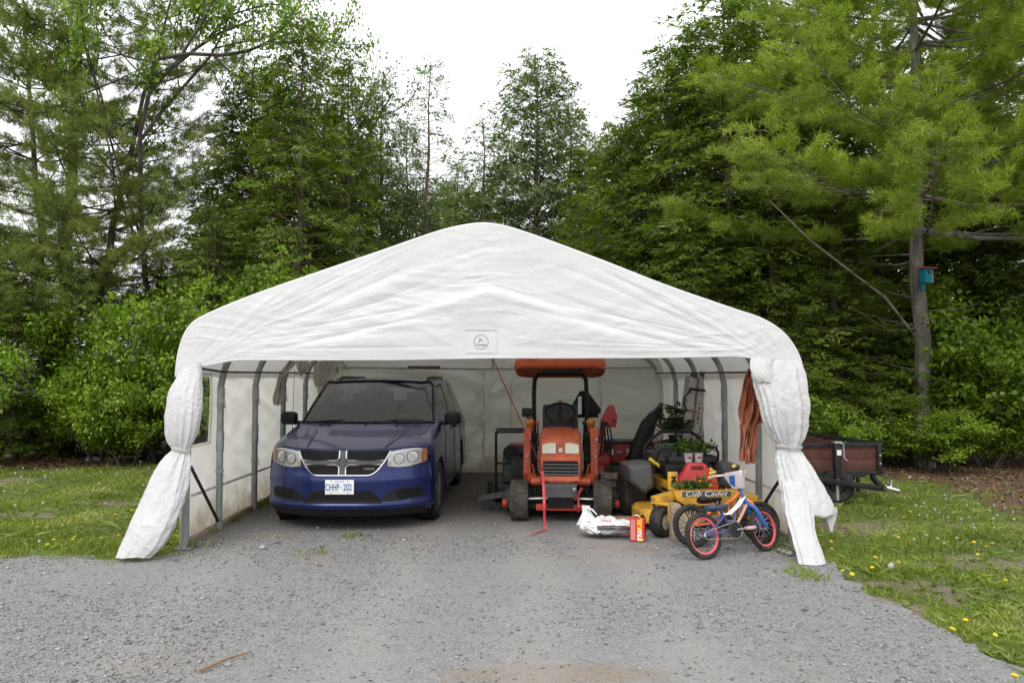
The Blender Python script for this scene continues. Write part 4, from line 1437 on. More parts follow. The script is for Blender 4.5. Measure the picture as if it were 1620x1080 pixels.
# ---- mirrors, wipers, rails, antenna, handles, seams
for sg in (-1, 1):
    b = MB()
    rings = []
    for t, w, h in ((-.10, .3, .3), (-.09, .72, .8), (-.04, .95, 1), (.04, 1, 1), (.075, .9, .92), (.09, .6, .65)):
        rings.append([(sg * (1.035 + 0.105 * w * math.copysign(abs(math.cos(a)) ** 0.6, math.cos(a))), 1.52 + t * 0.85, 1.135 + 0.082 * h * math.copysign(abs(math.sin(a)) ** 0.6, math.sin(a))) for a in np.linspace(0, 2 * PI, 24, endpoint=False)])
    b.loft(rings)
    mi = b.build('side_mirror', BLACKP, van, smooth=50)
    MB().box((sg * 0.925, 1.55, 1.075), (0.10, 0.06, 0.05)).build('mirror_arm', BLACKP, mi, 0.01)
    MB().box((sg * 1.035, 1.602, 1.135), (0.17, 0.006, 0.125)).build('mirror_glass', CHROME, mi)
    MB().tube([(sg * .60, 2.35, 1.585), (sg * .605, 2.45, 1.628), (sg * .61, 2.6, 1.645), (sg * .615, 3.2, 1.650), (sg * .615, 4.1, 1.645), (sg * .60, 4.3, 1.61)], [0.018, 0.024, 0.022, 0.018, 0.02, 0.02], 8).build('roof_rail', BLACKP, van)
    for y in (2.55, 3.60):
        MB().tube([(sg * .950, y, .975), (sg * .985, y + .03, .98), (sg * .985, y + .15, .98), (sg * .950, y + .18, .975)], 0.014, 6).build('door_handle', PAINT, van)
    for y in (1.50, 2.71, 3.70):
        i = int(np.argmin(np.abs(grid_h[:, r_of(3), 1] - y)))
        MB().tube([(sg * (p[0] + 0.001), p[1], p[2]) for p in grid_h[i, r_of(1):r_of(5) + 1]], 0.004, 4).build('door_gap', GRILLE, van)
for x0, x1 in ((-0.55, 0.05), (0.10, 0.70)):
    MB().tube([(x0 - .02, 1.19, 1.105), (x0 + .1, 1.22, 1.118), ((x0 + x1) / 2, 1.225, 1.125), (x1, 1.25, 1.125)], [0.014, 0.009, 0.007, 0.006], 6).build('wiper', BLACKP, van)
strip_c = MB().tube([(x, 1.165 + 0.20 * (abs(x) / .8) ** 2, 1.098 - 0.004 * abs(x)) for x in np.linspace(-.80, .80, 25)], 0.016, 6)
strip_c.build('cowl', BLACKP, van)
for x in (-0.42, 0.02, 0.40):
    MB().box((x, 1.10, 1.083), (0.03, 0.02, 0.012)).build('washer_nozzle', BLACKP, van, 0.003)
MB().tube([(-.84, 1.02, 1.0), (-.845, 1.03, 1.06), (-.85, 1.10, 1.75)], [0.009, 0.004, 0.0022], 6).build('antenna', BLACKM, van)
MB().lathe([(0.018, 0), (0.018, 0.01), (0.013, 0.02), (0.001, 0.022)], (-.84, 1.02, 0.985), 'z', 12).build('antenna_base', BLACKP, van)
for sg in (-1, 1):   # hood creases
    MB().tube([(sg * (.42 + .14 * t), 0.12 + 0.98 * t, 0.866 + 0.228 * t ** 0.72 - 0.0045 + 0.004 * math.sin(PI * t)) for t in np.linspace(0.05, 0.95, 16)], 0.007, 6).build('hood_crease', PAINT, hood, smooth=60)

# ---- wheels
def make_wheel(parent, c, r, w, sg, rim_m, spokes=9, rr=0.62, tyre=RUBBER, tread=26, name='wheel', axis=None):
    wh = bpy.data.objects.new(name, None)
    link(wh, parent)
    wh.location = c
    if axis:
        wh.rotation_euler = axis
    h = w / 2
    b = MB().lathe([(r * rr, -h * .85), (r * .80, -h), (r * .93, -h * .96), (r * .985, -h * .72), (r, -h * .3), (r, h * .3), (r * .985, h * .72), (r * .93, h * .96), (r * .80, h), (r * rr, h * .85), (r * (rr - .05), 0)], (0, 0, 0), 'x', 48, closed=True)
    for k in range(tread):      # tread blocks
        t = 2 * PI * k / tread
        for s_, dt in ((-1, 0), (1, 0.5)):
            tt = t + dt * 2 * PI / tread
            Mx = Matrix.Rotation(tt, 3, 'X')
            b.box(Mx @ Vector((s_ * h * .5, 0, r)), (h * .78, r * 2 * PI / tread * .62, r * .035), Mx)
    b.build('tyre', tyre, wh, smooth=35)
    d = h * 0.6 * sg
    if spokes:
        b = MB().lathe([(r * rr, d * 1.35), (r * rr * .94, d * 1.30), (r * rr * .90, d * .5), (r * .16, d * .9), (r * .15, d * 1.15), (0.002, d * 1.2)], (0, 0, 0), 'x', 36)
        for k in range(spokes):
            Mx = Matrix.Rotation(2 * PI * k / spokes, 3, 'X')
            b.box(Mx @ Vector((d * 1.12, 0, r * rr * .53)), (abs(d) * .3, r * .085, r * rr * .78), Mx)
    else:
        b = MB().lathe([(r * rr, d * 1.3), (r * rr * .93, d * 1.15), (r * rr * .85, d * .4), (r * .22, d * .55), (r * .20, d * 1.25), (r * .08, d * 1.4), (0.002, d * 1.4)], (0, 0, 0), 'x', 36)
    b.build('rim', rim_m, wh, smooth=35)
    return wh
for sg in (-1, 1):
    for y in (0.97, 3.97):
        make_wheel(van, (sg * 0.835, y, 0.325), 0.325, 0.215, sg, SILVER, 10, 0.64)
        # wheel house
        MB().lathe([(0.384, -0.12 * sg), (0.384, 0.045 * sg)], (sg * 0.85, y, 0.325), 'x', 32).build('wheel_well', BLACKP, van)
# ---- underbody and cabin
MB().box((0, 2.6, 0.27), (1.62, 4.3, 0.10)).build('underbody', BLACKP, van, 0.02)
MB().box((0, 1.72, 0.93), (1.52, 0.55, 0.22), (math.radians(-6), 0, 0)).build('dashboard', BLACKP, van, 0.05)
MB().lathe([(0.185 + 0.016 * math.cos(t), 0.016 * math.sin(t)) for t in np.linspace(0, 2 * PI, 9)[:-1]], (0.38, 2.02, 1.03), Euler((math.radians(62), 0, 0)).to_matrix(), 28, closed=True).build('steering_wheel', BLACKP, van)
for x, y, w in ((-.38, 2.75, .5), (.38, 2.75, .5), (-.40, 3.55, .5), (.40, 3.55, .5), (0, 4.45, 1.2)):
    b = MB().box((x, y, 0.93), (w, 0.15, 0.72), (math.radians(-14), 0, 0))
    se = b.build('seat', SEATF, van, 0.05, seg=3)
    MB().box((x, y - 0.28, 0.60), (w, 0.50, 0.16), (math.radians(6), 0, 0)).build('seat_cushion', SEATF, se, 0.05, seg=3)
    for hx in ((x,) if w < 1 else (-.35, .35)):
        MB().box((hx, y + 0.12, 1.36), (0.26, 0.10, 0.17), (math.radians(-10), 0, 0)).build('headrest', SEATF, se, 0.04, seg=3)
MB().box((0, 1.96, 1.50), (0.22, 0.03, 0.07), (math.radians(10), 0, 0)).build('inner_mirror', BLACKP, van, 0.015)
# ================================================================== TRACTOR
LAMPW = mat('cloudy_lamp', (0.55, 0.54, 0.40), 0.25, var=0.1, coat=0.6)
DGREY = mat('dark_grey_paint', (0.06, 0.062, 0.066), 0.5, dirt=(0.16, 0.14, 0.11), dirt_amt=0.5)
tr = thing('tractor', 'orange compact tractor with canopy parked nose-out between minivan and yellow mower', 'tractor', (at(887, 800, 9.06).x, 9.06, 0), math.radians(-5.0))
# hood: lofted sections front to back
def sect(y, hw, zb, zt, k=0.35, n=28, lean=0.0):
    out = []
    for a in np.linspace(0, 2 * PI, n, endpoint=False):
        c, s_ = math.cos(a), math.sin(a)
        x = hw * math.copysign(abs(c) ** k, c)
        z = (zb + zt) / 2 + (zt - zb) / 2 * math.copysign(abs(s_) ** k, s_)
        out.append((x, y + lean * (z - zb), z))
    return out
b = MB()
b.loft([sect(-.30, .175, .52, .88, .5, lean=.15), sect(-.315, .215, .47, .935, .45, lean=.15), sect(-.28, .235, .455, .975, .42, lean=.14), sect(-.12, .245, .45, 1.005, .4, lean=.08), sect(.15, .25, .45, 1.03, .38), sect(.42, .255, .45, 1.045, .38), sect(.5, .235, .47, 1.03, .4)])
hd = b.build('hood', ORANGE, tr, smooth=55)
def hfront(x, z, off):   # front surface of the hood
    return (x, -.30 + .15 * (z - .47) + 0.35 * x * x - off, z)
def hpatch(name, x0, x1, zt, zb, off, m, parent=hd, nx=12, nz=4, t=0.012, label=None):
    zt = zt if callable(zt) else (lambda x, v=zt: v)
    zb = zb if callable(zb) else (lambda x, v=zb: v)
    A = np.array([[hfront(x, zb(x) + (zt(x) - zb(x)) * j / (nz - 1), off) for x in np.linspace(x0, x1, nx)] for j in range(nz)])
    B = A + np.array([0, t + .03, 0])
    b = MB().loft([[tuple(p) for p in list(A[0]) + list(A[-1][::-1])], [tuple(p) for p in list(B[0]) + list(B[-1][::-1])]])
    b = MB()
    b.grid(A)
    rim = list(A[0]) + [A[j][-1] for j in range(1, nz)] + list(A[-1][::-1][1:]) + [A[j][0] for j in range(nz - 2, 0, -1)]
    b.loft([[tuple(p) for p in rim], [(p[0], p[1] + t + .03, p[2]) for p in rim]], cap=False)
    return b.build(name, m, parent, smooth=40, weld=True, label=label)
for sg in (-1, 1):
    hpatch('headlight', sg * .052, sg * .205, lambda x: .905 - .25 * max(0, abs(x) - .12), lambda x: .79 - .1 * max(0, .09 - abs(x)) + 0.2 * max(0, .075 - abs(x)), .034, LAMPW)
hpatch('grille', -.21, .21, .70, .545, .026, GRILLE)
for z in (.665, .628, .59, .556):
    b = MB().tube([hfront(x, z, .030) for x in np.linspace(-.205, .205, 13)], .011, 6)
    b.build('grille_slat', DGREY, hd)
hpatch('hood_band', -.222, .222, .755, .71, .034, ORANGE)
hpatch('hood_lip', -.21, .21, .537, .49, .036, ORANGE)
MB().lathe([(.024, 0), (.024, .006), (.018, .009)], hfront(0, .825, .038), 'y', 20).build('emblem', WHITEP, hd)
text('emblem_mark', 'K', .034, RED, hd, Vector(hfront(0, .825, .047)), (PI / 2, 0, 0))
text('emblem_mark', 'L', .034, RED, hd, Vector(hfront(.008, .825, .047)), (PI / 2, 0, 0))
# front plate, axle, brackets
MB().box((0.0, -.33, .385), (.36, .03, .155), (.05, 0, .02)).build('front_plate', DGREY, tr, .006)
MB().tube([(-.45, 0, .24), (.45, 0, .24)], .045, 10).build('front_axle', BLACKM, tr)
MB().tube([(-.40, -.09, .25), (-.05, -.1, .265)], .013, 6).build('tie_rod', SILVER, tr)
MB().tube([(.05, -.1, .265), (.40, -.09, .25)], .013, 6).build('tie_rod', SILVER, tr)
MB().tube([(-.34, .02, .44), (.34, .02, .44)], .05, 12).build('cross_tube', ORANGE, tr)
MB().box((0, -.16, .17), (.56, .04, .07)).build('hitch_bar', RED, tr, .006)
for x in (-.18, .20):
    MB().prism([(0, .13), (.035, .13), (.05, 0), (.0, -.06), (-.04, 0)], lambda a, c, t, x=x: (x + t, -.2 + a, .18 + c), -.01, .01).build('hitch_lug', RED, tr)
MB().bar((.16, -.2, .26), (.24, -.2, .40), .02, .03).build('hitch_lever', RED, tr)
MB().box((0, .25, .30), (.30, .9, .28)).build('chassis', BLACKM, tr, .02)
MB().box((0, .85, .42), (.5, .6, .35)).build('gearbox', BLACKM, tr, .03)
WT = mat('tractor_rim', (.5, .16, .05), .5, dirt=(.2, .14, .1), dirt_amt=.5)
for sg in (-1, 1):
    make_wheel(tr, (sg * .475, 0, .225), .225, .215, sg, WT, 0, .5, RUBBER_D, 22)
    make_wheel(tr, (sg * .50, 1.40, .33), .33, .30, sg, WT, 0, .5, RUBBER_D, 20)
    # loader mounts
    b = MB().prism([(-.05, -.30), (.16, -.30), (.20, -.1), (.17, .30), (.05, .33), (-.02, .1)], lambda a, c, t, sg=sg: (sg * (.40 + t), .34 + a, .70 + c), -.045, .045)
    lm = b.build('loader_mount', ORANGE, tr, .008)
    MB().bar((sg * .385, .27, .47), (sg * .33, .10, .45), .10, .09).build('mount_foot', ORANGE, lm, .006)
    MB().tube([(sg * .40, .28, .47), (sg * .40, .28, .41)], .04, 10).build('mount_pin', RED, lm)
    MB().bar((sg * .335, .28, .62), (sg * .30, .30, .46), .02, .12).build('mount_gusset', ORANGE, lm, .004)
    # fenders, signal lamps
    rings = []
    for a in np.linspace(PI * .30, PI * .70, 12):
        c = (1.40 - .40 * math.cos(a), .33 + .42 * math.sin(a))
        rings.append([(sg * .30, c[0], c[1]), (sg * .66, c[0], c[1]), (sg * .67, c[0], c[1] - .03), (sg * .30, c[0], c[1] - .03)])
    MB().loft(rings).build('fender', BLACKP, tr, smooth=40)
    lp = MB().lathe([(.05, -.03), (.058, -.02), (.058, .02), (.04, .035), (.002, .04)], (sg * .40, 1.18, 1.06), Euler((PI / 2, 0, 0)).to_matrix(), 18).build('signal_lamp', AMBER, tr)
    MB().box((sg * .40, 1.2, .99), (.09, .06, .14)).build('lamp_bracket', ORANGE, lp, .01)
    MB().box((sg * .40, 1.22, .87), (.10, .10, .16)).build('lamp_column', BLACKP, lp, .01)
MB().box((-.43, .96, 1.195), (.13, .07, .115), (0, .05, 0)).build('work_lamp', BLACKP, tr, .02)
MB().tube([(-.43, 1.0, 1.14), (-.43, 1.1, 1.11), (-.35, 1.25, 1.11)], .009, 6).build('lamp_stalk', BLACKM, tr)
# hydraulic lines, steps and guards between hood and loader mounts
for sg in (-1, 1):
    for k in range(3):
        MB().tube([(sg * (.27 + .02 * k), .20 + .05 * k, .50), (sg * (.30 + .025 * k), .16 + .05 * k, .66), (sg * (.29 + .03 * k), .28 + .04 * k, .84 + .03 * k), (sg * (.31 + .02 * k), .55, .92 + .02 * k)], .012, 6).build('hydraulic_hose', BLACKP, tr)
    MB().box((sg * .43, .95, .36), (.26, .55, .03)).build('step_plate', BLACKM, tr, .006)
    MB().bar((sg * .30, .10, .30), (sg * .34, .42, .30), .05, .16).build('frame_rail', BLACKM, tr, .006)
    for dy, dz in ((.02, .0), (.10, -.2), (.10, .2)):
        MB().lathe([(.016, 0), (.016, .008), (.010, .012)], (sg * .40 + dy * .3, .338 - .04 + dy * .0 - .012, .70 + dz), Euler((PI / 2, 0, 0)).to_matrix(), 8).build('bolt', SILVER, tr)
MB().tube([(.16, .30, 1.0), (.16, .30, 1.12), (.17, .28, 1.16)], .018, 8).build('exhaust_stub', BLACKM, tr)
MB().box((-.15, -.34, .40), (.03, .012, .03)).build('plate_bolt', SILVER, tr, .004)
MB().box((.15, -.338, .40), (.03, .012, .03)).build('plate_bolt', SILVER, tr, .004)
# dash cowl, steering wheel, seat, levers
b = MB().loft([sect(.52, .22, .5, 1.03, .45), sect(.60, .20, .5, 1.12, .5), sect(.78, .15, .5, 1.10, .5)])
b.build('dash_cowl', BLACKP, tr, smooth=50)
MB().lathe([(.185 + .016 * math.cos(t), .016 * math.sin(t)) for t in np.linspace(0, 2 * PI, 9)[:-1]], (0, .80, 1.20), Euler((math.radians(38), 0, 0)).to_matrix(), 28, closed=True).build('steering_wheel', BLACKP, tr)
MB().tube([(0, .70, 1.08), (0, .80, 1.20)], .025, 8).build('steering_column', BLACKP, tr)
MB().box((0, 1.32, .80), (.48, .45, .12), (.05, 0, 0)).build('seat', SEATF, tr, .04, seg=3)
MB().box((0, 1.56, 1.05), (.48, .12, .46), (-.16, 0, 0)).build('seat_back', SEATF, tr, .05, seg=3)
for x, y, c in ((-.27, .62, RED), (.28, .62, BLACKP), (-.30, .75, BLACKP), (.0, 1.3, ORANGE)):
    z1 = 1.08 if x else 1.32
    MB().tube([(x, y, .8), (x * 1.05, y - .04, z1)], .01, 6).build('lever', BLACKM, tr)
    MB().box((x * 1.05, y - .04, z1), (.045, .03, .05)).build('lever_knob', c, tr, .01)
for sg in (-1, 1):   # operator platform side covers
    MB().box((sg * .33, .62, .74), (.08, .30, .42)).build('side_cover', BLACKP, tr, .02)
# roll-over frame and canopy
b = MB().tube([(-.36, 1.62, .45), (-.36, 1.62, 1.45), (-.35, 1.60, 1.62), (-.28, 1.58, 1.70), (.28, 1.58, 1.70), (.35, 1.60, 1.62), (.36, 1.62, 1.45), (.36, 1.62, .45)], .030, 8)
b.build('rollover_frame', BLACKM, tr)
cz, cy = 1.785, 1.25
def can_ring(k, z, tilt=0.0):
    out = []
    for a in np.linspace(0, 2 * PI, 48, endpoint=False):
        x = .60 * k * math.copysign(abs(math.cos(a)) ** .38, math.cos(a))
        y = .62 * k * math.copysign(abs(math.sin(a)) ** .42, math.sin(a))
        dz = -.13 * (y + .62) / 1.24
        out.append((x, cy + y, cz + z + dz + (0.018 if abs(x) > .5 and z > 0 else 0)))
    return out
b = MB().loft([can_ring(.90, .012), can_ring(.97, -.015), can_ring(1.0, .01), can_ring(.985, .06), can_ring(.95, .105), can_ring(.88, .13), can_ring(.60, .14), can_ring(.2, .145)])
b.f = [f for f in b.f if len(f) == 4] + [b.f[-1]]
b.loft([can_ring(.90, .012), can_ring(.86, .07), can_ring(.5, .075), can_ring(.05, .075)])
can = b.build('canopy', mat('canopy_orange', (.55, .095, .03), .55, var=.12, dirt=(.25, .1, .05), dirt_amt=.35), tr, smooth=45, weld=True)
for sg in (-1, 1):
    MB().box((sg * .36, cy - .55, cz + .15), (.16, .09, .02)).build('canopy_boss', ORANGE, can, .006)
MB().box((0, 1.35, cz - .035), (.60, .45, .05), (math.radians(-6), 0, 0)).build('canopy_bracket', BLACKM, can, .01)
# slow-moving-vehicle board seen from behind, mower deck
b = MB().prism([(-.21, -.08), (-.06, .20), (.05, .20), (.24, -.06), (.20, -.17), (-.14, -.17)], lambda a, c, t: (.33 + a, 1.80 + t, 1.26 + c), -.01, .01)
smv = b.build('rear_board', BLACKP, tr, .004)
MB().box((.27, 1.782, 1.26), (.05, .006, .25)).build('reflector_strip', SILVER, smv)
b = MB().loft([[(.72 * c, .62 + .42 * s_, z) for c, s_ in [(math.copysign(abs(math.cos(a)) ** .55, math.cos(a)) * k, math.copysign(abs(math.sin(a)) ** .55, math.sin(a)) * k) for a in np.linspace(0, 2 * PI, 32, endpoint=False)]] for z, k in ((.09, 1.0), (.22, 1.0), (.27, .93), (.275, .5))])
b.build('mower_deck', DGREY, tr, smooth=40)
MB().prism([(-.62, -.2), (-1.02, -.12), (-1.0, .12), (-.62, .2)], lambda a, c, t: (a, .62 + c, .16 + .18 * (1.02 + a) + t), -.03, .0).build('discharge_chute', DGREY, tr)
for sg in (-1, 1):
    MB().lathe([(.05, -.025), (.055, 0), (.05, .025)], (sg * .66, .16, .16), 'x', 16).build('deck_roller', RED, tr)

# ================================================================== BLACK TUBULAR CART behind the tractor's left side
cart = thing('engine_cart', 'small engine cart with black tubular frame behind the tractor', 'cart', (at(805, 700, 10.4).x, 10.4, 0))
FB = MB().tube([(-.17, -.1, .02), (-.17, -.1, .88), (-.14, -.1, .93), (.24, -.1, .93)], .016, 8)
FB.build('front_hoop', BLACKM, cart)
MB().tube([(-.17, .45, .02), (-.17, .45, .88), (-.14, .45, .93), (.24, .45, .93)], .016, 8).build('rear_hoop', BLACKM, cart)
for z in (.93, .52):
    MB().tube([(-.16, -.1, z), (-.16, .45, z)], .014, 6).build('side_rail', BLACKM, cart)
MB().tube([(-.17, -.1, .52), (.24, -.1, .52)], .014, 6).build('cross_rail', BLACKM, cart)
MB().box((.05, .2, .16), (.5, .6, .18)).build('base_tray', BLACKM, cart, .02)
MB().box((.08, .15, .42), (.32, .4, .32)).build('engine_block', DGREY, cart, .03)
MB().lathe([(.11, -.06), (.12, 0), (.10, .06), (.03, .07)], (.04, -.02, .64), 'y', 20).build('recoil_starter', BLACKP, cart)
MB().box((.14, .15, .70), (.26, .3, .12)).build('fuel_tank', RED, cart, .03)
for sg in (-1, 1):
    make_wheel(cart, (.05 + sg * .30, .35, .11), .11, .07, sg, DGREY, 0, .5, RUBBER, 14)

# ================================================================== RED HYDRAULIC ARM right of the tractor
ax_ = at(945, 740, 10.1)
arm = thing('hydraulic_arm', 'upright red hydraulic arm with hanging black hoses behind the tractor', 'hydraulic arm', (ax_.x, 10.1, 0))
MB().box((0, 0, .03), (.34, .5, .06)).build('base', RED, arm, .01)
MB().bar((.0, 0, .05), (.02, .05, .80), .14, .18).build('column', ORANGE, arm, .012)
MB().bar((.02, .02, .62), (.09, .02, 1.10), .06, .10).build('lower_boom', RED, arm, .01)
b = MB().prism([(-.07, -.02), (.02, .16), (.08, .17), (.13, .02), (.11, -.12), (.03, -.12)], lambda a, c, t: (.13 + a, t, 1.12 + c), -.05, .05)
b.build('arm_head', RED, arm, .008)
MB().tube([(.21, -.07, 1.09), (.21, .07, 1.09)], .02, 8).build('pin', BLACKM, arm)
for k in range(4):
    MB().tube([(.06 + .02 * k, -.06, 1.07), (.05 + .035 * k, -.09, .98), (.05 + .045 * k, -.09, .80), (.03 + .04 * k, -.08, .66), (.0 + .03 * k, -.06, .60)], .011, 6).build('hose', BLACKP, arm)
MB().tube([(-.02, -.08, .7), (.02, -.08, 1.18)], .012, 6).build('cylinder_rod', SILVER, arm)
MB().box((.07, -.03, .60), (.16, .10, .16)).build('valve_block', RED, arm, .02)

# ================================================================== SNOW BLOWER
sb_c = at(1000, 740, 10.5)
sn = thing('snow_blower', 'dark red snow blower with tall black discharge chute behind the yellow mower', 'snow blower', (sb_c.x, 10.5, 0))
DRED = mat('dark_red_paint', (.24, .018, .015), .45, var=.15, dirt=(.08, .05, .04), dirt_amt=.4)
MB().box((-.17, .0, .64), (.50, .36, .26)).build('cross_housing', DRED, sn, .015)
MB().box((-.17, .0, .79), (.54, .40, .035)).build('top_plate', BLACKM, sn, .006)
MB().box((.26, .05, .62), (.30, .40, .34)).build('auger_housing', DRED, sn, .02)
b = MB().loft([[(x0 + w * math.copysign(abs(math.cos(a)) ** .5, math.cos(a)), y0 + d_ * math.copysign(abs(math.sin(a)) ** .5, math.sin(a)), z) for a in np.linspace(0, 2 * PI, 20, endpoint=False)] for x0, y0, w, d_, z in ((-.04, -.3, .20, .10, .06), (-.0, -.3, .17, .10, .45), (.07, -.3, .125, .10, .78), (.16, -.3, .10, .09, 1.03), (.19, -.3, .095, .085, 1.10))])
ch = b.build('chute', BLACKP, sn, smooth=45)
b = MB().loft([[(x0 + w * math.cos(a), y0 - .3 + .10 * math.sin(a), z + .05 * math.cos(a)) for a in np.linspace(0, 2 * PI, 20, endpoint=False)] for x0, y0, w, z in ((.17, 0, .115, 1.02), (.215, 0, .115, 1.14), (.26, 0, .095, 1.22), (.30, -.01, .06, 1.26), (.31, 0, .02, 1.27))])
b.build('chute_hood', BLACKP, ch, smooth=45)
MB().box((.325, -.32, 1.15), (.02, .12, .2), (0, .12, 0)).build('deflector', BLACKP, ch, .005)
MB().tube([(.24, -.34, .98), (.32, -.36, .93), (.34, -.36, .86), (.28, -.36, .82), (.24, -.34, .88)], .007, 6).build('chute_cable', BLACKM, ch)
for x in (-.36, -.30):
    MB().box((x, -.185, .66), (.035, .006, .07)).build('warning_decal', WHITEP, sn)
MB().box((-.05, -.185, .66), (.11, .006, .09)).build('data_decal', mat('decal_grey', (.45, .45, .43), .5), sn)
MB().box((-.20, -.185, .665), (.08, .006, .035)).build('name_decal', mat('decal_pink', (.4, .16, .15), .5), sn)
MB().box((-.1, .05, .35), (.5, .5, .30)).build('engine', BLACKM, sn, .05)
for sg in (-1, 1):
    make_wheel(sn, (-.02 + sg * .33, .2, .2), .2, .13, sg, DRED, 0, .5, RUBBER, 18)

# wooden stand and planks between tractor and mower
st = thing('wooden_stand', 'grey wooden plank stand between tractor wheel and mower tyre', 'stand', (at(975, 800, 9.75).x, 9.75, 0))
MB().box((0, 0, .42), (.42, .30, .05)).build('top_board', WOOD_G, st, .006)
MB().box((-.02, -.05, .345), (.40, .05, .10)).build('rail', WOOD_G, st, .006)
for x in (-.19, .19):
    for y in (-.12, .12):
        MB().box((x, y, .20), (.06, .05, .40)).build('leg', WOOD_G, st, .006)
MB().bar((-.19, -.15, .33), (.19, -.15, .06), .05, .03).build('brace', WOOD_G, st, .005)
BRN = mat('brown_plank', (.26, .16, .09), .85, var=.3, scale=14, bump=.3)
pk = at(1000, 836, 8.35)
o = MB().box((0, 0, 0), (.62, .12, .03)).build('plank', BRN, None, .004)
o.location = (pk.x - .05, 8.75, .075)
o.rotation_euler = (0, math.radians(-3), math.radians(-28))
tag(o, 'brown plank lying between the white soil bag and the mower deck', 'plank')
bl = MB().box((0, 0, .03), (.10, .32, .06)).build('wood_offcut', WOOD_G, None, .004)
bl.location = (pk.x - .17, 8.80, 0)
tag(bl, 'short grey timber offcut under the brown plank behind the soil bag', 'timber')

# ================================================================== ZERO-TURN MOWER
mx0 = at(1113, 790, 8.3).x
mo = thing('riding_mower', 'yellow zero-turn riding mower loaded with seedlings and a red fuel can', 'mower', (mx0, 8.15, 0), math.radians(4))
# front beam with lettering
b = MB().prism([(-.36, .455), (.34, .455), (.35, .40), (.26, .30), (-.22, .30), (-.33, .36)], lambda a, c, t: (a, t, c), 0.0, .10)
fbm_ = b.build('front_beam', YELLOW, mo, .012)
MB().box((-.01, -.004, .425), (.52, .006, .050)).build('name_band', mat('band_blue', (.05, .08, .15), .4), fbm_)
text('name_lettering', 'Cub Cadet', .082, mat('cream_ink', (.80, .68, .42), .5), fbm_, (-.02, -.009, .427), (PI / 2, 0, 0), shear=.35, sx=1.25)
MB().box((.10, -.006, .338), (.075, .004, .035)).build('model_plate', BLACKP, fbm_)
text('model_number', '50', .03, mat('cream_ink', (.8, .68, .42)), fbm_, (.10, -.010, .338), (PI / 2, 0, 0))
# casters
for sg in (-1, 1):
    cw = make_wheel(mo, (sg * .50 + (.03 if sg > 0 else 0), -.03, .155), .155, .13, 1, mat('cream_rim', (.45, .40, .30), .5, dirt=(.2, .15, .1)), 0, .5, RUBBER, 0, 'caster_wheel', (0, 0, math.radians(-48 if sg < 0 else 10)))
    a0 = sg * .50
    fk = MB().box((0, 0, .185), (.21, .10, .02))
    fk.bar((-.10, 0, .185), (-.098, .0, .0), .018, .07, up=(0, 1, 0))
    fk.bar((.10, 0, .185), (.098, .0, .0), .018, .07, up=(0, 1, 0))
    fk.build('caster_fork', YELLOW, cw, .006)
    MB().box((sg * .40, .10, .385), (.34, .12, .085), (0, sg * .18, math.radians(sg * -18))).build('caster_arm', YELLOW, mo, .012)
    make_wheel(mo, (sg * .42 - (.06 if sg < 0 else 0), 1.33, .27), .27, .26, sg, DGREY, 0, .45, RUBBER_D, 24, 'drive_wheel')
# deck
b = MB().loft([[(-.04 + .60 * k * math.copysign(abs(math.cos(a)) ** .5, math.cos(a)), .55 + .36 * k * math.copysign(abs(math.sin(a)) ** .6, math.sin(a)), z) for a in np.linspace(0, 2 * PI, 36, endpoint=False)] for z, k in ((.08, 1), (.19, 1.0), (.225, .95), (.235, .6))])
b.build('mower_deck', YELLOW, mo, smooth=40)
MB().box((0, .35, .40), (.62, .60, .035)).build('foot_plate', BLACKM, mo, .008)
MB().box((0, .85, .42), (.55, .7, .14)).build('main_frame', YELLOW, mo, .01)
# seat pan, side pods, engine
PODG = mat('pod_grey', (.07, .074, .082), .45, dirt=(.17, .145, .11), dirt_amt=.5, dirt_scale=9)
for sg in (-1, 1):
    pl_ = [(-.70, .665), (-.41, .69), (-.375, .40), (-.49, .335), (-.655, .46)] if sg < 0 else [(.38, .68), (.62, .655), (.60, .48), (.47, .36), (.37, .41)]
    b = MB().loft([[(a * k + (1 - k) * sg * .5, y, c * k + (1 - k) * .55) for a, c in pl_] for y, k in ((.60, .72), (.64, .95), (.80, 1.0), (1.05, .97), (1.12, .8))])
    pd_ = b.build('side_pod', PODG, mo, .022, seg=3)
    MB().box((sg * .545, .632, .56), (.11, .012, .045), (.2, .35 * sg, 0)).build('pod_decal', YELLOW, pd_, .004)
    MB().tube([(sg * .36, .66, .70), (sg * .345, .60, .80), (sg * .30, .56, .86), (sg * .20, .54, .87)], .014, 8).build('control_arm', BLACKM, pd_)
MB().box((0, .78, .60), (.56, .40, .14)).build('seat_base', BLACKP, mo, .03)
MB().box((-.05, 1.02, .72), (.44, .10, .30), (-.12, 0, 0)).build('seat_back', SEATF, mo, .04, seg=3)
MB().box((0, 1.45, .58), (.5, .4, .34)).build('engine', DGREY, mo, .05)
MB().box((-.31, .20, .54), (.105, .03, .19)).build('kick_panel', YELLOW, mo, .006)
text('panel_number', 'M3', .08, BLACKP, mo, (-.305, .182, .54), (PI / 2, PI / 2, 0), sx=1.0, bold=.002)
# roll bar
MB().tube([(-.37, 1.10, .40), (-.37, 1.10, .82), (-.28, 1.10, .92), (-.17, 1.10, 1.0)], .02, 8).build('roll_bar', BLACKM, mo)
MB().tube([(.37, 1.10, .40), (.37, 1.10, .84), (.30, 1.10, .93), (.19, 1.10, 1.0), (-.17, 1.10, 1.0)], .02, 8).build('roll_bar', BLACKM, mo)
MB().tube([(-.36, .92, .70), (-.22, .75, .585)], .022, 8).build('steering_lever', mat('bright_yellow', (.75, .55, .04), .4), mo)

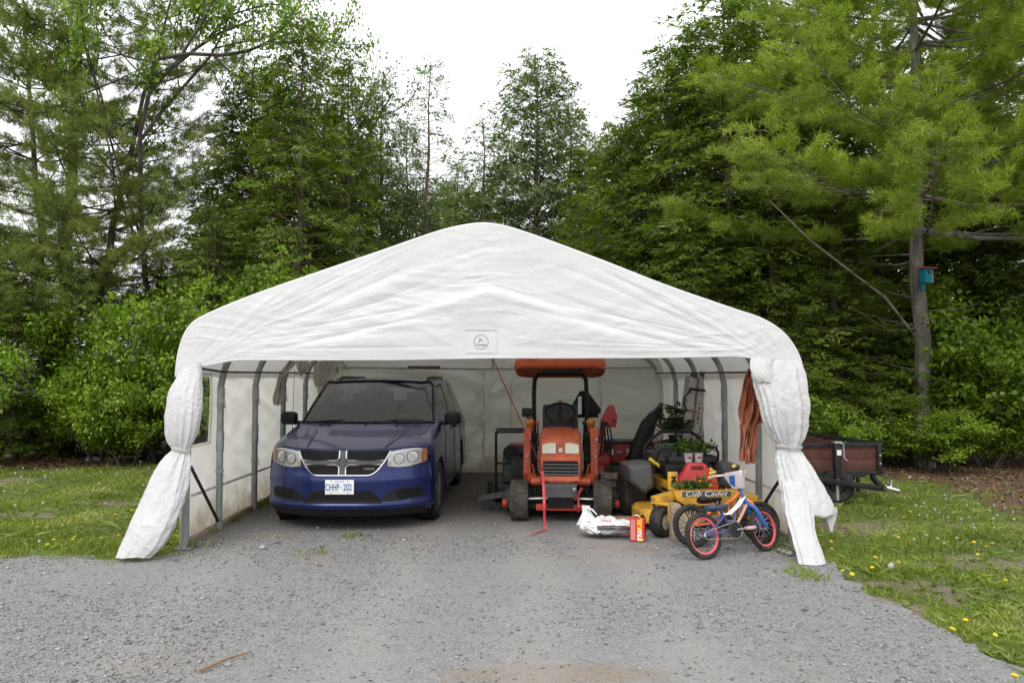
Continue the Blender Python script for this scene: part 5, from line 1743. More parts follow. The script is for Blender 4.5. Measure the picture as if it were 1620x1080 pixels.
# ---- things on the mower
RCAN = mat('red_can_plastic', (.50, .03, .032), .45, var=.1, bump=.1, bscale=80, dirt=(.3, .08, .06), dirt_amt=.25)
fc = at(1104, 770, 8.48)
fcx = thing('fuel_can', 'large faceted red plastic fuel can standing on the yellow mower', 'fuel can', (fc.x, 8.50, .418), math.radians(-4))
b = MB().prism([(-.215, 0), (.205, 0), (.215, .06), (.19, .14), (.125, .215), (.085, .285), (.06, .295), (-.09, .295), (-.115, .285), (-.15, .20), (-.205, .14), (-.22, .06)], lambda a, c, t: (a, t * (1 - .35 * max(0, c - .12) / .17), c), -.10, .10)
fo = b.build('shell', RCAN, fcx, .018, seg=3)
b = MB().prism([(-.085, .235), (.055, .235), (.04, .268), (-.07, .268)], lambda a, c, t: (a, t, c), -.090, -.055)
b.build('grip_slot', mat('grip_shadow', (.12, .008, .008), .6), fo, .004)
b = MB().prism([(-.09, .02), (.13, .02), (.10, .15), (-.06, .15), (-.13, .06)], lambda a, c, t: (a, t * (1 - .2 * max(0, c - .08) / .1), c), -.112, -.09)
b.build('front_facet', RCAN, fo, .008)
MB().lathe([(.03, 0), (.03, .035), (.02, .04)], (.14, .0, .20), Euler((0, .7, 0)).to_matrix(), 14).build('cap', mat('cap_yellow', (.6, .42, .06), .5), fcx)

TRAY = mat('tray_plastic', (.03, .032, .036), .55)
M_SEED = mat_leaf('seedling_leaf', (.03, .07, .015), (.12, .22, .04), trans=.3, clump=6.0)
def leaf_cloud(name, n, c, sx, sy, sz, L, Wd, seed, m, parent, up=.5):
    r = np.random.default_rng(seed)
    o = np.c_[r.normal(c[0], sx, n), r.normal(c[1], sy, n), c[2] + np.abs(r.normal(0, sz, n))]
    d = r.normal(0, 1, (n, 3))
    d[:, 2] = np.abs(d[:, 2]) * up
    d /= np.linalg.norm(d, axis=1)[:, None]
    s_ = np.cross(d, r.normal(0, 1, (n, 3)))
    s_ /= np.linalg.norm(s_, axis=1)[:, None]
    k = np.exp(r.normal(0, .25, n))[:, None]
    V = np.stack([o, o + d * L * .45 * k + s_ * Wd * k, o + d * L * k, o + d * L * .45 * k - s_ * Wd * k], 1)
    i = np.arange(n)[:, None] * 4
    return stuff(obj(name, raw_mesh(name, V.reshape(-1, 3), np.c_[i, i + 1, i + 2, i + 3], m), parent))
ty = at(1092, 722, 9.05)
tray = thing('seedling_tray', 'black seedling tray with green plants on the mower seat', 'plant tray', (ty.x, 9.05, .672))
MB().box((0, 0, .012), (.54, .27, .024)).build('tray_base', TRAY, tray, .006)
b = MB()
for q, (dx, dy, w, d_) in enumerate(((0, -.13, .56, .015), (0, .13, .56, .015), (-.275, 0, .015, .25), (.275, 0, .015, .25))):
    MB().box((dx, dy, .035), (w, d_, .06)).build('tray_rim', TRAY, tray, .003)
for i in range(3):
    for j in range(2):
        x = -.20 + .105 * i
        MB().lathe([(.034, .025), (.046, .115), (.042, .115), (.03, .03)], (x, -.06 + .12 * j, 0), 'z', 10).build('cell_pot', mat('pot_grey', (.06, .065, .075), .5), tray)
leaf_cloud('foliage', 420, (-.02, .0, .11), .14, .08, .055, .07, .014, 3, M_SEED, tray)
for x, lb in ((.0, 'white plant pot with red print in the tray, nearer the yellow lever'), (.085, 'white plant pot with red print in the tray, nearer the roll bar upright')):
    cp = at(1090 if x == 0 else 1106, 724, 8.88)
    c_ = thing('plant_pot', lb, 'plant pot', (cp.x, 8.905, .672), 0, 'white plant pots on the mower')
    MB().lathe([(.040, .002), (.054, .115), (.050, .115), (.038, .008)], (0, 0, 0), 'z', 20, closed=True).build('pot', mat('pot_white', (.66, .62, .62), .5), c_)
    MB().box((0, -.051, .06), (.045, .004, .02), (.1, 0, 0)).build('print', mat('pot_print', (.35, .07, .08), .5), c_)
    MB().lathe([(.047, .10), (.002, .105)], (0, 0, 0), 'z', 14).build('soil', mat('potting_soil', (.03, .022, .016), 1), c_)
    leaf_cloud('foliage', 90, (0, 0, .11), .03, .03, .04, .06, .014, 9 + int(x * 100), M_SEED, c_)
pp = at(1071, 690, 9.35)
pot = thing('potted_plant', 'dark potted plant with broad drooping leaves at the back of the mower', 'plant', (pp.x, 9.42, .78))
MB().lathe([(.055, 0), (.085, .15), (.092, .15), (.092, .17), (.08, .17)], (0, 0, 0), 'z', 20).build('pot', BLACKP, pot)
M_DK = mat_leaf('house_leaf', (.02, .035, .012), (.06, .10, .03), trans=.25, clump=5)
leaf_cloud('foliage', 150, (0, 0, .22), .07, .06, .12, .13, .030, 21, M_DK, pot, .35)
for k in range(5):
    MB().tube([(0, 0, .15), (.03 * math.cos(k * 1.3), .03 * math.sin(k * 1.3), .25), (.09 * math.cos(k * 1.3), .08 * math.sin(k * 1.3), .36)], .004, 5).build('stem', mat('stem_green', (.06, .09, .03), .7), pot)
fw = at(1083, 775, 8.30)
fp = thing('flower_pack', 'orange marigold seedlings in a small pack on the front of the mower', 'plant', (fw.x + .12, 8.285, .418))
MB().box((0, 0, .025), (.34, .10, .05)).build('pack', mat('terracotta_pack', (.20, .07, .035), .7), fp, .006)
leaf_cloud('foliage', 260, (-.08, 0, .05), .075, .03, .022, .05, .013, 31, M_SEED, fp)
leaf_cloud('foliage', 90, (.07, 0, .055), .04, .03, .04, .055, .014, 32, M_SEED, fp)
for x, z in ((.035, .125), (.15, .08)):
    MB().lathe([(.002, .012), (.016, .010), (.020, 0), (.012, -.012)], (x, -.02, z), 'z', 12).build('bloom', mat('marigold', (.75, .26, .02), .7, bump=.5, bscale=200), fp)
tyb = thing('spare_tyre', 'upright black tyre standing behind the potted plant against the rib', 'tyre', (at(1062, 700, 10.4).x, 10.35, 0), 0)
make_wheel(tyb, (0, 0, .42), .40, .2, 1, DGREY, 0, .55, RUBBER, 26, 'wheel', (0, 0, math.radians(75)))

# ================================================================== SOIL BAG, FUEL TIN, SPLIT LOG
BAGW = mat('white_bag_film', (.70, .71, .72), .35, var=.08, bump=.25, bscale=25)
BAGK = mat('charcoal_print', (.06, .06, .062), .4)
bgc = gnd(962, 853)
bag = thing('soil_bag', 'crumpled white plastic bag of black soil on the gravel before the tractor', 'bag', (bgc.x, bgc.y + .12, 0), math.radians(-3))
n1, n2 = 64, 48
U, Vv = np.meshgrid(np.linspace(0, 1, n1), np.linspace(0, 2 * PI, n2, endpoint=False), indexing='ij')
def bag_pt(u, v):
    env = np.clip(np.sin(PI * np.clip(u * .97 + .015, 0, 1)), 0, 1) ** .33
    x = -.275 + .56 * u
    hw = .16 * env * (1 - .25 * np.exp(-((u - .05) / .1) ** 2))
    hh = (.105 - .02 * u) * env
    p = np.c_[(u * 7).ravel(), (np.cos(v) * 2.2).ravel(), (np.sin(v) * 2.2).ravel()]
    nn = (fbm(p, 91, 3) * .022 - np.abs(vnoise(p * 1.7, 93)) * .030).reshape(u.shape) * env
    y = np.cos(v) * (hw + nn)
    z = .115 + np.sin(v) * (hh + nn)
    return np.stack([x, y, np.maximum(z, .004)], -1)
Pb = bag_pt(U, Vv)
MB().loft([[tuple(p) for p in r] for r in Pb], cap=True).build('bag_film', BAGW, bag, smooth=180)
# gathered neck standing up at the open end
rings = []
for t in np.linspace(0, 1, 18):
    rr = .085 * (1 - t) ** 1.2 + .018 + .02 * max(0, t - .7) * 3
    rings.append([(-.19 - .02 * t + rr * math.cos(a) * (1 + .25 * math.sin(a * 5 + t * 3)), rr * .8 * math.sin(a) * (1 + .2 * math.cos(a * 4)), .12 + .20 * t) for a in np.linspace(0, 2 * PI, 28, endpoint=False)])
MB().loft(rings).build('bag_neck', BAGW, bag, smooth=180)
MB().tube([(-.20, -.03, .30), (-.15, -.05, .29), (-.10, -.06, .24)], [.012, .010, .006], 6).build('neck_wisp', BAGW, bag)
def bag_print(name, u0, u1, v0, v1, m, off=.004, nu=26, nv=8, wob=0.0):
    uu, vv = np.meshgrid(np.linspace(u0, u1, nu), np.linspace(v0, v1, nv), indexing='ij')
    if wob:
        vv = vv + wob * vnoise(np.c_[uu.ravel() * 12, vv.ravel() * 0, uu.ravel() * 0], 7).reshape(uu.shape)
    P = bag_pt(uu, vv)
    d = np.stack([0 * uu, np.cos(vv), np.sin(vv)], -1)
    return MB().grid(P + d * off).build(name, m, bag, smooth=180)
bag_print('dark_panel', .30, .93, PI * .90, PI * 1.07, BAGK, wob=.10)
bag_print('red_mark', .10, .16, PI * 1.24, PI * 1.34, mat('bag_red', (.55, .05, .07), .4))
text('bag_lettering', 'Black Earth', .036, INK, bag, (.045, -.168, .062), (PI / 2 + .35, 0, 0), sx=1.1)
text('bag_lettering', 'Terre Noire', .030, MATS['bag_red'], bag, (.20, -.166, .062), (PI / 2 + .35, 0, 0), sx=.9)
bag_print('red_mark', .13, .19, PI * .70, PI * .78, MATS['bag_red'])
bag_print('red_mark', .38, .56, PI * .72, PI * .77, mat('bag_pale_red', (.6, .25, .26), .4))

tn = gnd(1011, 857)
tin = thing('fuel_tin', 'small red and yellow fuel tin on the gravel by the soil bag', 'tin', (tn.x, tn.y + .06, 0), math.radians(-20))
MB().box((0, 0, .118), (.150, .095, .236)).build('can_body', mat('tin_red', (.52, .035, .025), .3, coat=.4), tin, .012, seg=3)
MB().box((.032, -.048, .118), (.075, .003, .215)).build('front_label', mat('label_red', (.60, .055, .02), .35), tin)
text('name_lettering', 'TRU', .062, mat('tin_white', (.8, .78, .75), .4), tin, (.028, -.051, .072), (PI / 2, -PI / 2, 0), bold=.0025)
text('name_lettering', 'FUEL', .062, mat('tin_yellow', (.85, .55, .04), .4), tin, (.028, -.051, .170), (PI / 2, -PI / 2, 0), bold=.0025)
MB().box((.032, -.0505, .022), (.055, .002, .022)).build('yellow_band', MATS['tin_yellow'], tin)
MB().box((-.040, -.048, .118), (.045, .003, .20)).build('side_label', mat('label_pink', (.55, .22, .20), .4), tin)
MB().lathe([(.018, 0), (.018, .022), (.014, .025)], (.05, 0, .236), 'z', 14).build('cap', BLACKP, tin)
MB().tube([(-.05, 0, .236), (-.045, 0, .25), (.0, 0, .253), (.02, 0, .236)], .005, 6).build('handle', SILVER, tin)

lg = gnd(1072, 856)
slab = MB()
pr = [(-.11, 0), (.10, 0), (.135, .05), (.09, .20), (.02, .355), (-.055, .37), (-.075, .30), (-.10, .12)]
slab.prism(pr, lambda a, c, t: (a, t + .28 * c, c), -.045, .045)
sl = slab.build('wood_slab', mat('grey_brown_slab', (.27, .21, .15), .9, var=.4, scale=10, bump=.7, bscale=18), None, .012)
sl.location = (lg.x + .05, lg.y + .06, 0)
sl.rotation_euler = (0, 0, math.radians(10))
tag(sl, 'rough-sawn wood slab leaning against the yellow mower between caster and bicycles', 'wood')
# ================================================================== BICYCLES
def ring_tube(R, r, n=40, m=8, y0=0.0):
    b = MB()
    b.lathe([(R + r * math.cos(t), y0 + r * math.sin(t)) for t in np.linspace(0, 2 * PI, m, endpoint=False)], (0, 0, 0), 'y', n, closed=True)
    return b

def make_bike(name, label, loc, rot, c):
    """x forward, z up; 16-inch child's bicycle"""
    B = thing(name, label, 'bicycle', loc, 0, 'children\'s bicycles')
    B.rotation_euler = rot
    def wheel(x, turn=0.0):
        w = bpy.data.objects.new('wheel', None)
        link(w, B)
        w.location = (x, 0, .205)
        w.rotation_euler = (0, 0, turn)
        tb = ring_tube(.183, .024, 44, 10)
        for k in range(40):
            t = 2 * PI * k / 40
            for s_ in (-1, 0, 1):
                Mx = Matrix.Rotation(-(t + (s_ % 2) * PI / 40), 3, 'Y')
                tb.box(Mx @ Vector((0, s_ * .013, .205 - abs(s_) * .004)), (.014, .009, .006), Mx)
        tb.build('tyre', RUBBER, w, smooth=35)
        rm = MB().lathe([(.163, -.014), (.172, -.014), (.172, .014), (.163, .014), (.150, .008), (.146, 0), (.150, -.008)], (0, 0, 0), 'y', 44, closed=True)
        rm.build('rim', c['rim'], w, smooth=35)
        sp = MB()
        for k in range(20):
            t = 2 * PI * k / 20
            t2 = t + (.5 if k % 2 else -.5)
            sp.tube([(.018 * math.cos(t2), (.02 if k % 4 < 2 else -.02), .018 * math.sin(t2)), (.15 * math.cos(t), 0, .15 * math.sin(t))], .0016, 4, cap=False)
        stuff(sp.build('spokes', c['spoke'], w))
        MB().lathe([(.010, -.045), (.020, -.03), (.014, -.02), (.014, .02), (.020, .03), (.010, .045)], (0, 0, 0), 'y', 12).build('hub', SILVER, w)
        return w
    wr, wf = wheel(-.37), wheel(.37, c.get('turn', 0))
    bb, hd0, hd1, cl = (-.03, 0, .225), (.222, 0, .435), (.185, 0, .525), (-.115, 0, .40)
    T = lambda nm, pts, r, m, n=8: MB().tube(pts, r, n).build(nm, m, B)
    T('head_tube', [hd0, hd1], .021, c['fork'])
    for s_ in (-1, 1):
        T('top_tube', [(.19, s_ * .016, .515), (.09, s_ * .022, .435), (-.03, s_ * .022, .375), (-.11, s_ * .018, .375)], .010, c['top'])
        T('chain_stay', [(-.03, s_ * .02, .225), (-.15, s_ * .045, .215), (-.37, s_ * .052, .205)], .009, c['stay'])
        T('seat_stay', [(-.10, s_ * .02, .37), (-.2, s_ * .045, .31), (-.37, s_ * .052, .21)], .011, c['stay'])
        MB().tube([(.228, s_ * .02, .44), (.262, s_ * .05, .405), (.31, s_ * .052, .31), (.37, s_ * .055, .205)], [.017, .019, .021, .014], 8).build('fork_blade', c['fork'], B)
    T('down_tube', [(.215, 0, .45), (.12, 0, .345), (.03, 0, .26), bb], .014, c['down'])
    T('seat_tube', [bb, cl, (-.13, 0, .425)], .013, c['seat_tube'])
    for k, (a0, a1) in enumerate((((.12, .0, .46), (.10, 0, .33)), ((.05, 0, .415), (.03, 0, .27)))):
        T('frame_web', [a0, a1], .007, c['web'])
    # saddle
    rings = []
    for x, w, h, z in ((-.275, .03, .02, .445), (-.265, .062, .03, .445), (-.22, .075, .034, .442), (-.16, .05, .028, .438), (-.08, .026, .022, .445), (-.03, .020, .018, .448), (-.02, .01, .01, .446)):
        rings.append([(x, w * math.cos(a), z + h * math.sin(a)) for a in np.linspace(0, 2 * PI, 16, endpoint=False)])
    MB().loft(rings).build('saddle', c['saddle'], B, smooth=60)
    # stem, bars, pad, grips
    T('stem', [hd1, (.165, 0, .575), (.175, 0, .605)], .014, c['stem'])
    hb = MB().tube([(.02, -.25, .735), (.075, -.20, .745), (.115, -.13, .74), (.165, -.05, .615), (.175, 0, .605), (.165, .05, .615), (.115, .13, .74), (.075, .20, .745), (.02, .25, .735)], .010, 8).build('handlebar', c['bar'], B)
    for s_ in (-1, 1):
        MB().tube([(.02, s_ * .255, .735), (.068, s_ * .20, .745)], .016, 8).build('grip', c['grip'], hb)
    if c.get('pad'):
        b = MB().prism([(-.11, .135), (.11, .135), (.12, .09), (.06, -.03), (-.06, -.03), (-.12, .09)], lambda a, q, t: (.125 - .25 * (q) + t + .02, a, .625 + q), -.022, .022)
        pd = b.build('bar_pad', c['pad'], B, .012)
        b = MB().prism([(-.03, .10), (.05, .10), (.07, .03), (.02, -.01)], lambda a, q, t: (.125 - .25 * q + t + .02, a, .625 + q), -.026, .026)
        b.build('pad_print', c['pad_print'], pd, .004)
    # chainset
    cs = MB().lathe([(.072, -.003), (.076, 0), (.072, .003)], (-.03, -.06, .225), 'y', 30).build('chainring', BLACKM, B)
    MB().tube([(-.03, -.075, .225), (.10, -.082, .232)], .009, 6).build('crank', SILVER, cs)
    MB().tube([(-.03, .075, .225), (-.16, .082, .218)], .009, 6).build('crank', SILVER, cs)
    MB().box((.10, -.115, .232), (.095, .06, .03)).build('pedal', c['pedal'], cs, .008)
    MB().box((-.16, .115, .218), (.095, .06, .03)).build('pedal', c['pedal'], cs, .008)
    ch = [(-.03 + .074 * math.cos(a), -.06, .225 + .074 * math.sin(a)) for a in np.linspace(PI * .55, -PI * .55, 14)] + [(-.37 + .034 * math.cos(a), -.06, .205 + .034 * math.sin(a)) for a in np.linspace(-PI * .55, -PI * 1.45, 8)]
    MB().tube(ch + [ch[0]], .004, 5, cap=False).build('chain', SILVER, B)
    return B

BL = mat('bike_blue', (.02, .12, .42), .35, coat=.5)
PU = mat('bike_purple', (.05, .055, .17), .35, coat=.5)
PK = mat('bike_pink', (.70, .10, .13), .5)
OR = mat('bike_orange', (.72, .17, .03), .35, coat=.5)
CR = mat('pad_white', (.66, .60, .60), .6)
p0, p1 = gnd(1119, 884), gnd(1214, 871)
mid = (p0 + p1) / 2
ang = math.atan2(p1.y - p0.y, p1.x - p0.x)
make_bike('bicycle', 'child\'s bicycle with pink rims, blue fork and white padded handlebar, nearest the drive', (mid.x, mid.y, 0), (math.radians(-13), 0, ang),
          dict(rim=PK, spoke=BLACKM, fork=BL, top=WHITEP, stay=PU, down=mat('bike_white_red', (.6, .3, .22), .4), seat_tube=PU, web=BL, saddle=mat('saddle_blue', (.025, .05, .11), .5), stem=BL, bar=CR, grip=mat('grip_tan', (.42, .30, .20), .7),
               pad=CR, pad_print=BL, pedal=mat('pedal_pink', (.60, .38, .36), .6), turn=math.radians(8)))
p0 = gnd(1098, 866)
make_bike('bicycle', 'child\'s bicycle with orange frame and black rims leaning behind the pink-rimmed one', (p0.x + .38, p0.y + .10, 0), (math.radians(-15), 0, math.radians(12)),
          dict(rim=BLACKM, spoke=WHITEP, fork=OR, top=OR, stay=OR, down=OR, seat_tube=OR, web=OR, saddle=BLACKP, stem=BLACKM, bar=BLACKM, grip=mat('grip_yellow', (.6, .45, .05), .6), pedal=BLACKP))

# ================================================================== LADDER, CLOTH, STRAP
ld = at(1092, 690, 11.2)
lad = thing('ladder', 'folded aluminium ladder leaning against the shelter wall behind the mower', 'ladder', (ld.x + .0, 11.05, 0), 0)
lad.rotation_euler = (0, math.radians(7.5), 0)
ALU = mat('dull_aluminium', (.46, .44, .41), .5, .35, var=.15, dirt=(.2, .17, .13), dirt_amt=.4)
for k, x in enumerate((-.20, -.06, .05)):
    MB().box((x, .03 * k, .86 - .03 * (k == 0)), (.085 if k else .10, .03, 1.68)).build('rail', ALU, lad, .004)
    MB().box((x, .03 * k + .28, .86 - .03 * (k == 0)), (.085 if k else .10, .03, 1.68)).build('rail', ALU, lad, .004)
    for z in np.arange(.2, 1.6, .28):
        MB().tube([(x, .03 * k, z), (x, .03 * k + .28, z)], .014, 6).build('rung', ALU, lad)
    MB().box((x, .03 * k, 1.70 - .03 * (k == 0)), (.095, .05, .07), (0, .2, 0)).build('end_cap', DGREY, lad, .01)
for z, dx in ((1.47, 0.0), (1.16, -.1)):
    MB().box((-.07 + dx, -.025, z), (.36 - .2 * (dx < 0), .02, .03)).build('clip', BLACKP if dx == 0 else mat('clip_red', (.4, .15, .1), .5), lad, .004)
MB().tube([(-.22, -.02, 1.45), (-.30, -.03, 1.34), (-.30, -.03, 1.25), (-.25, -.02, 1.17)], .012, 6).build('bungee', BLACKP, lad)
for k, z0 in ((1, 1.28), (2, 1.38)):
    for q in range(5):
        MB().box(((-.06, .05)[k - 1], .03 * k - .0165, z0 - .07 * q), (.028, .002, .035 if q % 2 else .018)).build('decal', GREYP, lad)

M_OC = mat_tarp('rust_orange_cloth', (.40, .13, .065), .15, wr=.5)
M_OC2 = mat_tarp('faded_orange_cloth', (.50, .19, .12), .15, wr=.5)
oc = thing('hanging_cloth', 'rust-orange cloth hanging inside the shelter by the tied-back flap', 'cloth', (0, 0, 0))
rag([(1190, 578, 5, 8.15), (1184, 605, 9, 8.15), (1180, 640, 9, 8.13), (1178, 672, 7, 8.13)], 13, oc, M_OC, 'cloth_fold', 30)
rag([(1196, 575, 5, 8.10), (1195, 610, 9, 8.08), (1193, 650, 10, 8.06), (1189, 690, 8, 8.06), (1187, 733, 6, 8.06)], 14, oc, M_OC, 'cloth_fold', 30)
rag([(1178, 670, 7, 8.13), (1176, 700, 6, 8.13), (1176, 730, 5, 8.13)], 15, oc, M_OC2, 'cloth_tail', 20)
rag([(1204, 620, 7, 8.12), (1205, 650, 7, 8.12), (1203, 668, 5, 8.12)], 16, oc, M_OC, 'cloth_fold', 20)

STRAP = mat('red_strap', (.24, .02, .03), .6, var=.2)
sp_ = thing('ratchet_strap', 'long red strap hanging from the shelter front over the tractor hood', 'strap', (0, 0, 0))
def ribbon(pts, w, m, nm):
    P = crom(np.array([tuple(p) for p in pts]), 10)
    b = MB()
    A = np.zeros((len(P), 2, 3))
    for i in range(len(P)):
        tw = .5 * math.sin(i * .35)
        A[i, 0] = P[i] + np.array([-w / 2 * math.cos(tw), -w / 2 * math.sin(tw), 0])
        A[i, 1] = P[i] + np.array([w / 2 * math.cos(tw), w / 2 * math.sin(tw), 0])
    b.loft([[tuple(A[i, 0]), tuple(A[i, 1]), tuple(A[i, 1] + (0, .003, .001)), tuple(A[i, 0] + (0, .003, .001))] for i in range(len(P))])
    return b.build(nm, m, sp_, smooth=40)
ribbon([at(779, 566, 7.66), at(800, 613, 7.85), at(825, 668, 8.15), at(846, 715, 8.45), at(858, 745, 8.62)], .014, STRAP, 'webbing')
g1 = gnd(862, 838)
ribbon([at(858, 745, 8.62), at(860, 775, 8.50), at(861, 800, 8.42), (g1.x, g1.y, .06), (g1.x + .02, g1.y - .03, .012), (gnd(858, 840).x, gnd(858, 840).y, .008), (gnd(841, 846).x, gnd(841, 846).y, .008)], .028, mat('red_strap_tail', (.55, .05, .07), .6), 'webbing_tail')

# ================================================================== UTILITY TRAILER
tc_ = at(1330, 720, 10.25)
tl = thing('utility_trailer', 'small black utility trailer with red plank sides parked beside the shelter', 'trailer', (tc_.x, 10.25, 0), math.radians(3))
REDW = mat('red_stained_board', (.078, .025, .02), .75, var=.3, scale=10, bump=.3, bscale=25)
for z in (.485, .635):
    MB().box((-.20, .02, z), (1.45, .03, .145)).build('front_board', REDW, tl, .004)
MB().box((-.20, .0, .755), (1.55, .05, .06)).build('top_rail', BLACKM, tl, .006)
MB().box((-.20, .0, .39), (1.55, .06, .05)).build('bottom_rail', BLACKM, tl, .006)
for x in (-.95, .52):
    MB().box((x, -.005, .57), (.055, .065, .42)).build('corner_post', BLACKM, tl, .004)
for z in (.51, .62):
    MB().lathe([(.014, 0), (.012, .01), (.002, .014)], (.52, -.05, z), 'y', 10).build('bolt', SILVER, tl)
for sg, x in ((-1, -.96), (1, .545)):
    for z in (.485, .635):
        MB().box((x, 1.2, z), (.03, 2.3, .145)).build('side_board', REDW, tl, .004)
    MB().box((x, 1.2, .755), (.05, 2.36, .06)).build('side_rail', BLACKM, tl, .004)
MB().box((-.2, 1.2, .37), (1.5, 2.3, .04)).build('bed', WOOD_G, tl, .004)
make_wheel(tl, (-1.08, 1.3, .28), .28, .17, -1, WHITEP, 0, .5, RUBBER, 24)
make_wheel(tl, (.67, 1.3, .28), .28, .17, 1, WHITEP, 0, .5, RUBBER, 24)
make_wheel(tl, (-.10, -.10, .23), .20, .13, 1, DGREY, 0, .5, RUBBER, 20, 'spare_wheel', (0, 0, math.radians(60)))
MB().bar((-.6, .1, .33), (.33, -.50, .24), .05, .07).build('tongue', BLACKM, tl, .006)
MB().bar((.45, .05, .33), (.30, -.46, .24), .05, .07).build('tongue', BLACKM, tl, .006)
MB().bar((-.75, .0, .36), (.30, -.02, .355), .05, .04).build('tongue_crossbar', BLACKM, tl, .004)
for x in (.12, .22):
    MB().box((x, -.02, .25), (.03, .05, .22)).build('step_bracket', BLACKM, tl, .004)
b = MB().loft([[(x0 + w * math.cos(a) * .9, y0 + w * .9 * math.sin(a), z + h * math.sin(a * 1) * 0 + (h if math.sin(a) > 0 else 0)) for a in np.linspace(0, 2 * PI, 14, endpoint=False)] for x0, y0, w, z, h in ((.33, -.50, .05, .21, .03), (.33, -.50, .065, .24, .03), (.34, -.55, .06, .275, .02), (.34, -.55, .02, .29, .01))])
b.build('coupler', CHROME, tl, smooth=45)
MB().box((.37, -.58, .245), (.16, .09, .06), (0, .25, -.5)).build('coupler_nose', CHROME, tl, .02, seg=3)
MB().tube([(.36, -.56, .28), (.37, -.56, .36)], .012, 6).build('coupler_latch', SILVER, tl)
jk = MB().box((-.125, -.14, .56), (.085, .085, .46)).build('jack', BLACKM, tl, .01)
MB().box((-.125, -.14, .80), (.10, .10, .025)).build('jack_cap', SILVER, jk, .004)
MB().tube([(-.10, -.19, .79), (-.065, -.20, .79), (-.06, -.20, .60), (-.02, -.20, .57)], .010, 6).build('jack_crank', SILVER, jk)
MB().box((-.115, -.185, .67), (.06, .004, .07)).build('jack_decal', WHITEP, jk)
MB().tube([(-.125, -.14, .33), (-.125, -.14, .05)], .028, 8).build('jack_leg', SILVER, jk)
MB().lathe([(.07, 0), (.07, .01), (.03, .02)], (-.125, -.14, 0.0), 'z', 14).build('jack_foot', SILVER, jk)

# ================================================================== SMALL THINGS ON THE GROUND
def stick(name, label, cat, pts, r, m):
    o = MB().tube(pts, r, 6).build(name, m)
    return tag(o, label, cat)
BARK_S = mat('dry_stick', (.23, .14, .075), .9, var=.3)
a, c = gnd(316, 1060, .012), gnd(398, 1030, .012)
stick('stick', 'thin dry stick lying on the open gravel drive', 'stick', [a, (a + c) / 2 + Vector((0, .02, .006)), c], [.008, .007, .004], BARK_S)
a = gnd(137, 727, .045)
lo_ = thing('log', 'short pale sawn log lying at the edge of the wood', 'log', (a.x, a.y, .05), math.radians(8))
MB().lathe([(.048, 0), (.052, .01), (.052, .44), (.046, .45)], (0, 0, 0), 'x', 14).build('bark', mat('grey_bark', (.2, .175, .15), .95, var=.3, bump=.6), lo_)
MB().lathe([(.044, -.002), (.001, -.003)], (0, 0, 0), 'x', 14).build('cut_face', mat('cut_wood', (.42, .36, .28), .9), lo_)
for k, (x0, y0, x1, y1) in enumerate(((175, 727, 225, 722), (142, 714, 165, 722), (190, 700, 205, 728), (172, 655, 200, 728))):
    a, c = gnd(x0, 728), gnd(x1, 728)
    D = 15.4 + .15 * k
    p, q = at(x0, y0, D), at(x1, y1, D)
    q.z = max(q.z, .02)
    p.z = max(p.z, .02)
    lbs = ['grey fallen branch lying beyond the pale log', 'thin twig propped on the pale log', 'short dead branch poking from the shrub foot', 'long dead branch slanting down through the leafy shrub']
    stick('branch', lbs[k], 'branch', [p, (p + q) / 2 + Vector((.03, 0, .03)), q], [.018, .014, .007], BARK_S)
a = gnd(248, 716, .03)
pp_ = MB().tube([a, a + Vector((1.3, -.3, .02))], .03, 8).build('pipe', mat('grey_pipe', (.35, .36, .37), .5, .3))
tag(pp_, 'grey plastic pipe lying on the grass behind the tied-back flap', 'pipe')
# rubble at the foot of the right flap
for k in range(5):
    c = gnd(1232 + 9 * k, 872 + 3 * (k % 3))
    bm_ = MB().lathe([(.004, 0), (.032, .01), (.038, .022), (.022, .04), (.003, .044)], (0, 0, 0), 'z', 7)
    bm_.v = [(x * (1 + .3 * math.sin(k + i)), y * (1 + .25 * math.cos(2 * i + k)), z) for i, (x, y, z) in enumerate(bm_.v)]
    o = bm_.build('stone', M_ST, None, smooth=20)
    o.location = (c.x, c.y, -.003)
    o.rotation_euler = (0, 0, k)
    o.scale = [0.8 + .12 * k] * 3
    tag(o, ['small grey stone under the front bicycle tyre', 'grey stone beside the front bicycle tyre', 'grey stone midway between bicycle and white flap', 'grey stone just short of the white flap', 'larger grey stone at the hem of the white flap'][k], 'stone')

# dandelions: yellow blooms and white seed heads
YEL = mat('dandelion_yellow', (.62, .48, .01), .7, bump=.6, bscale=150)
PUF = mat('seed_head', (.36, .36, .33), .95, var=.15)
STM = mat('dandelion_stem', (.16, .2, .07), .7)
def dandelion_meshes():
    b = MB().lathe([(.002, .010), (.012, .011), (.021, .006), (.022, 0), (.012, -.008), (.003, -.012)], (0, 0, 0), 'z', 12)
    me_y = b.mesh('bloom', YEL)
    b = MB().lathe([(.022 * math.sin(t), .022 * -math.cos(t)) for t in np.linspace(.05, PI - .05, 9)], (0, 0, 0), 'z', 10)
    b.v = [tuple(Vector(p) * (1 + .12 * math.sin(37 * i))) for i, p in enumerate(b.v)]
    me_p = b.mesh('seed_head', PUF)
    me_s = MB().tube([(0, 0, -.02), (.006, .002, .05), (0, 0, .10)], .0025, 5).mesh('stem', STM)
    return me_y, me_p, me_s
ME_Y, ME_P, ME_S = dandelion_meshes()
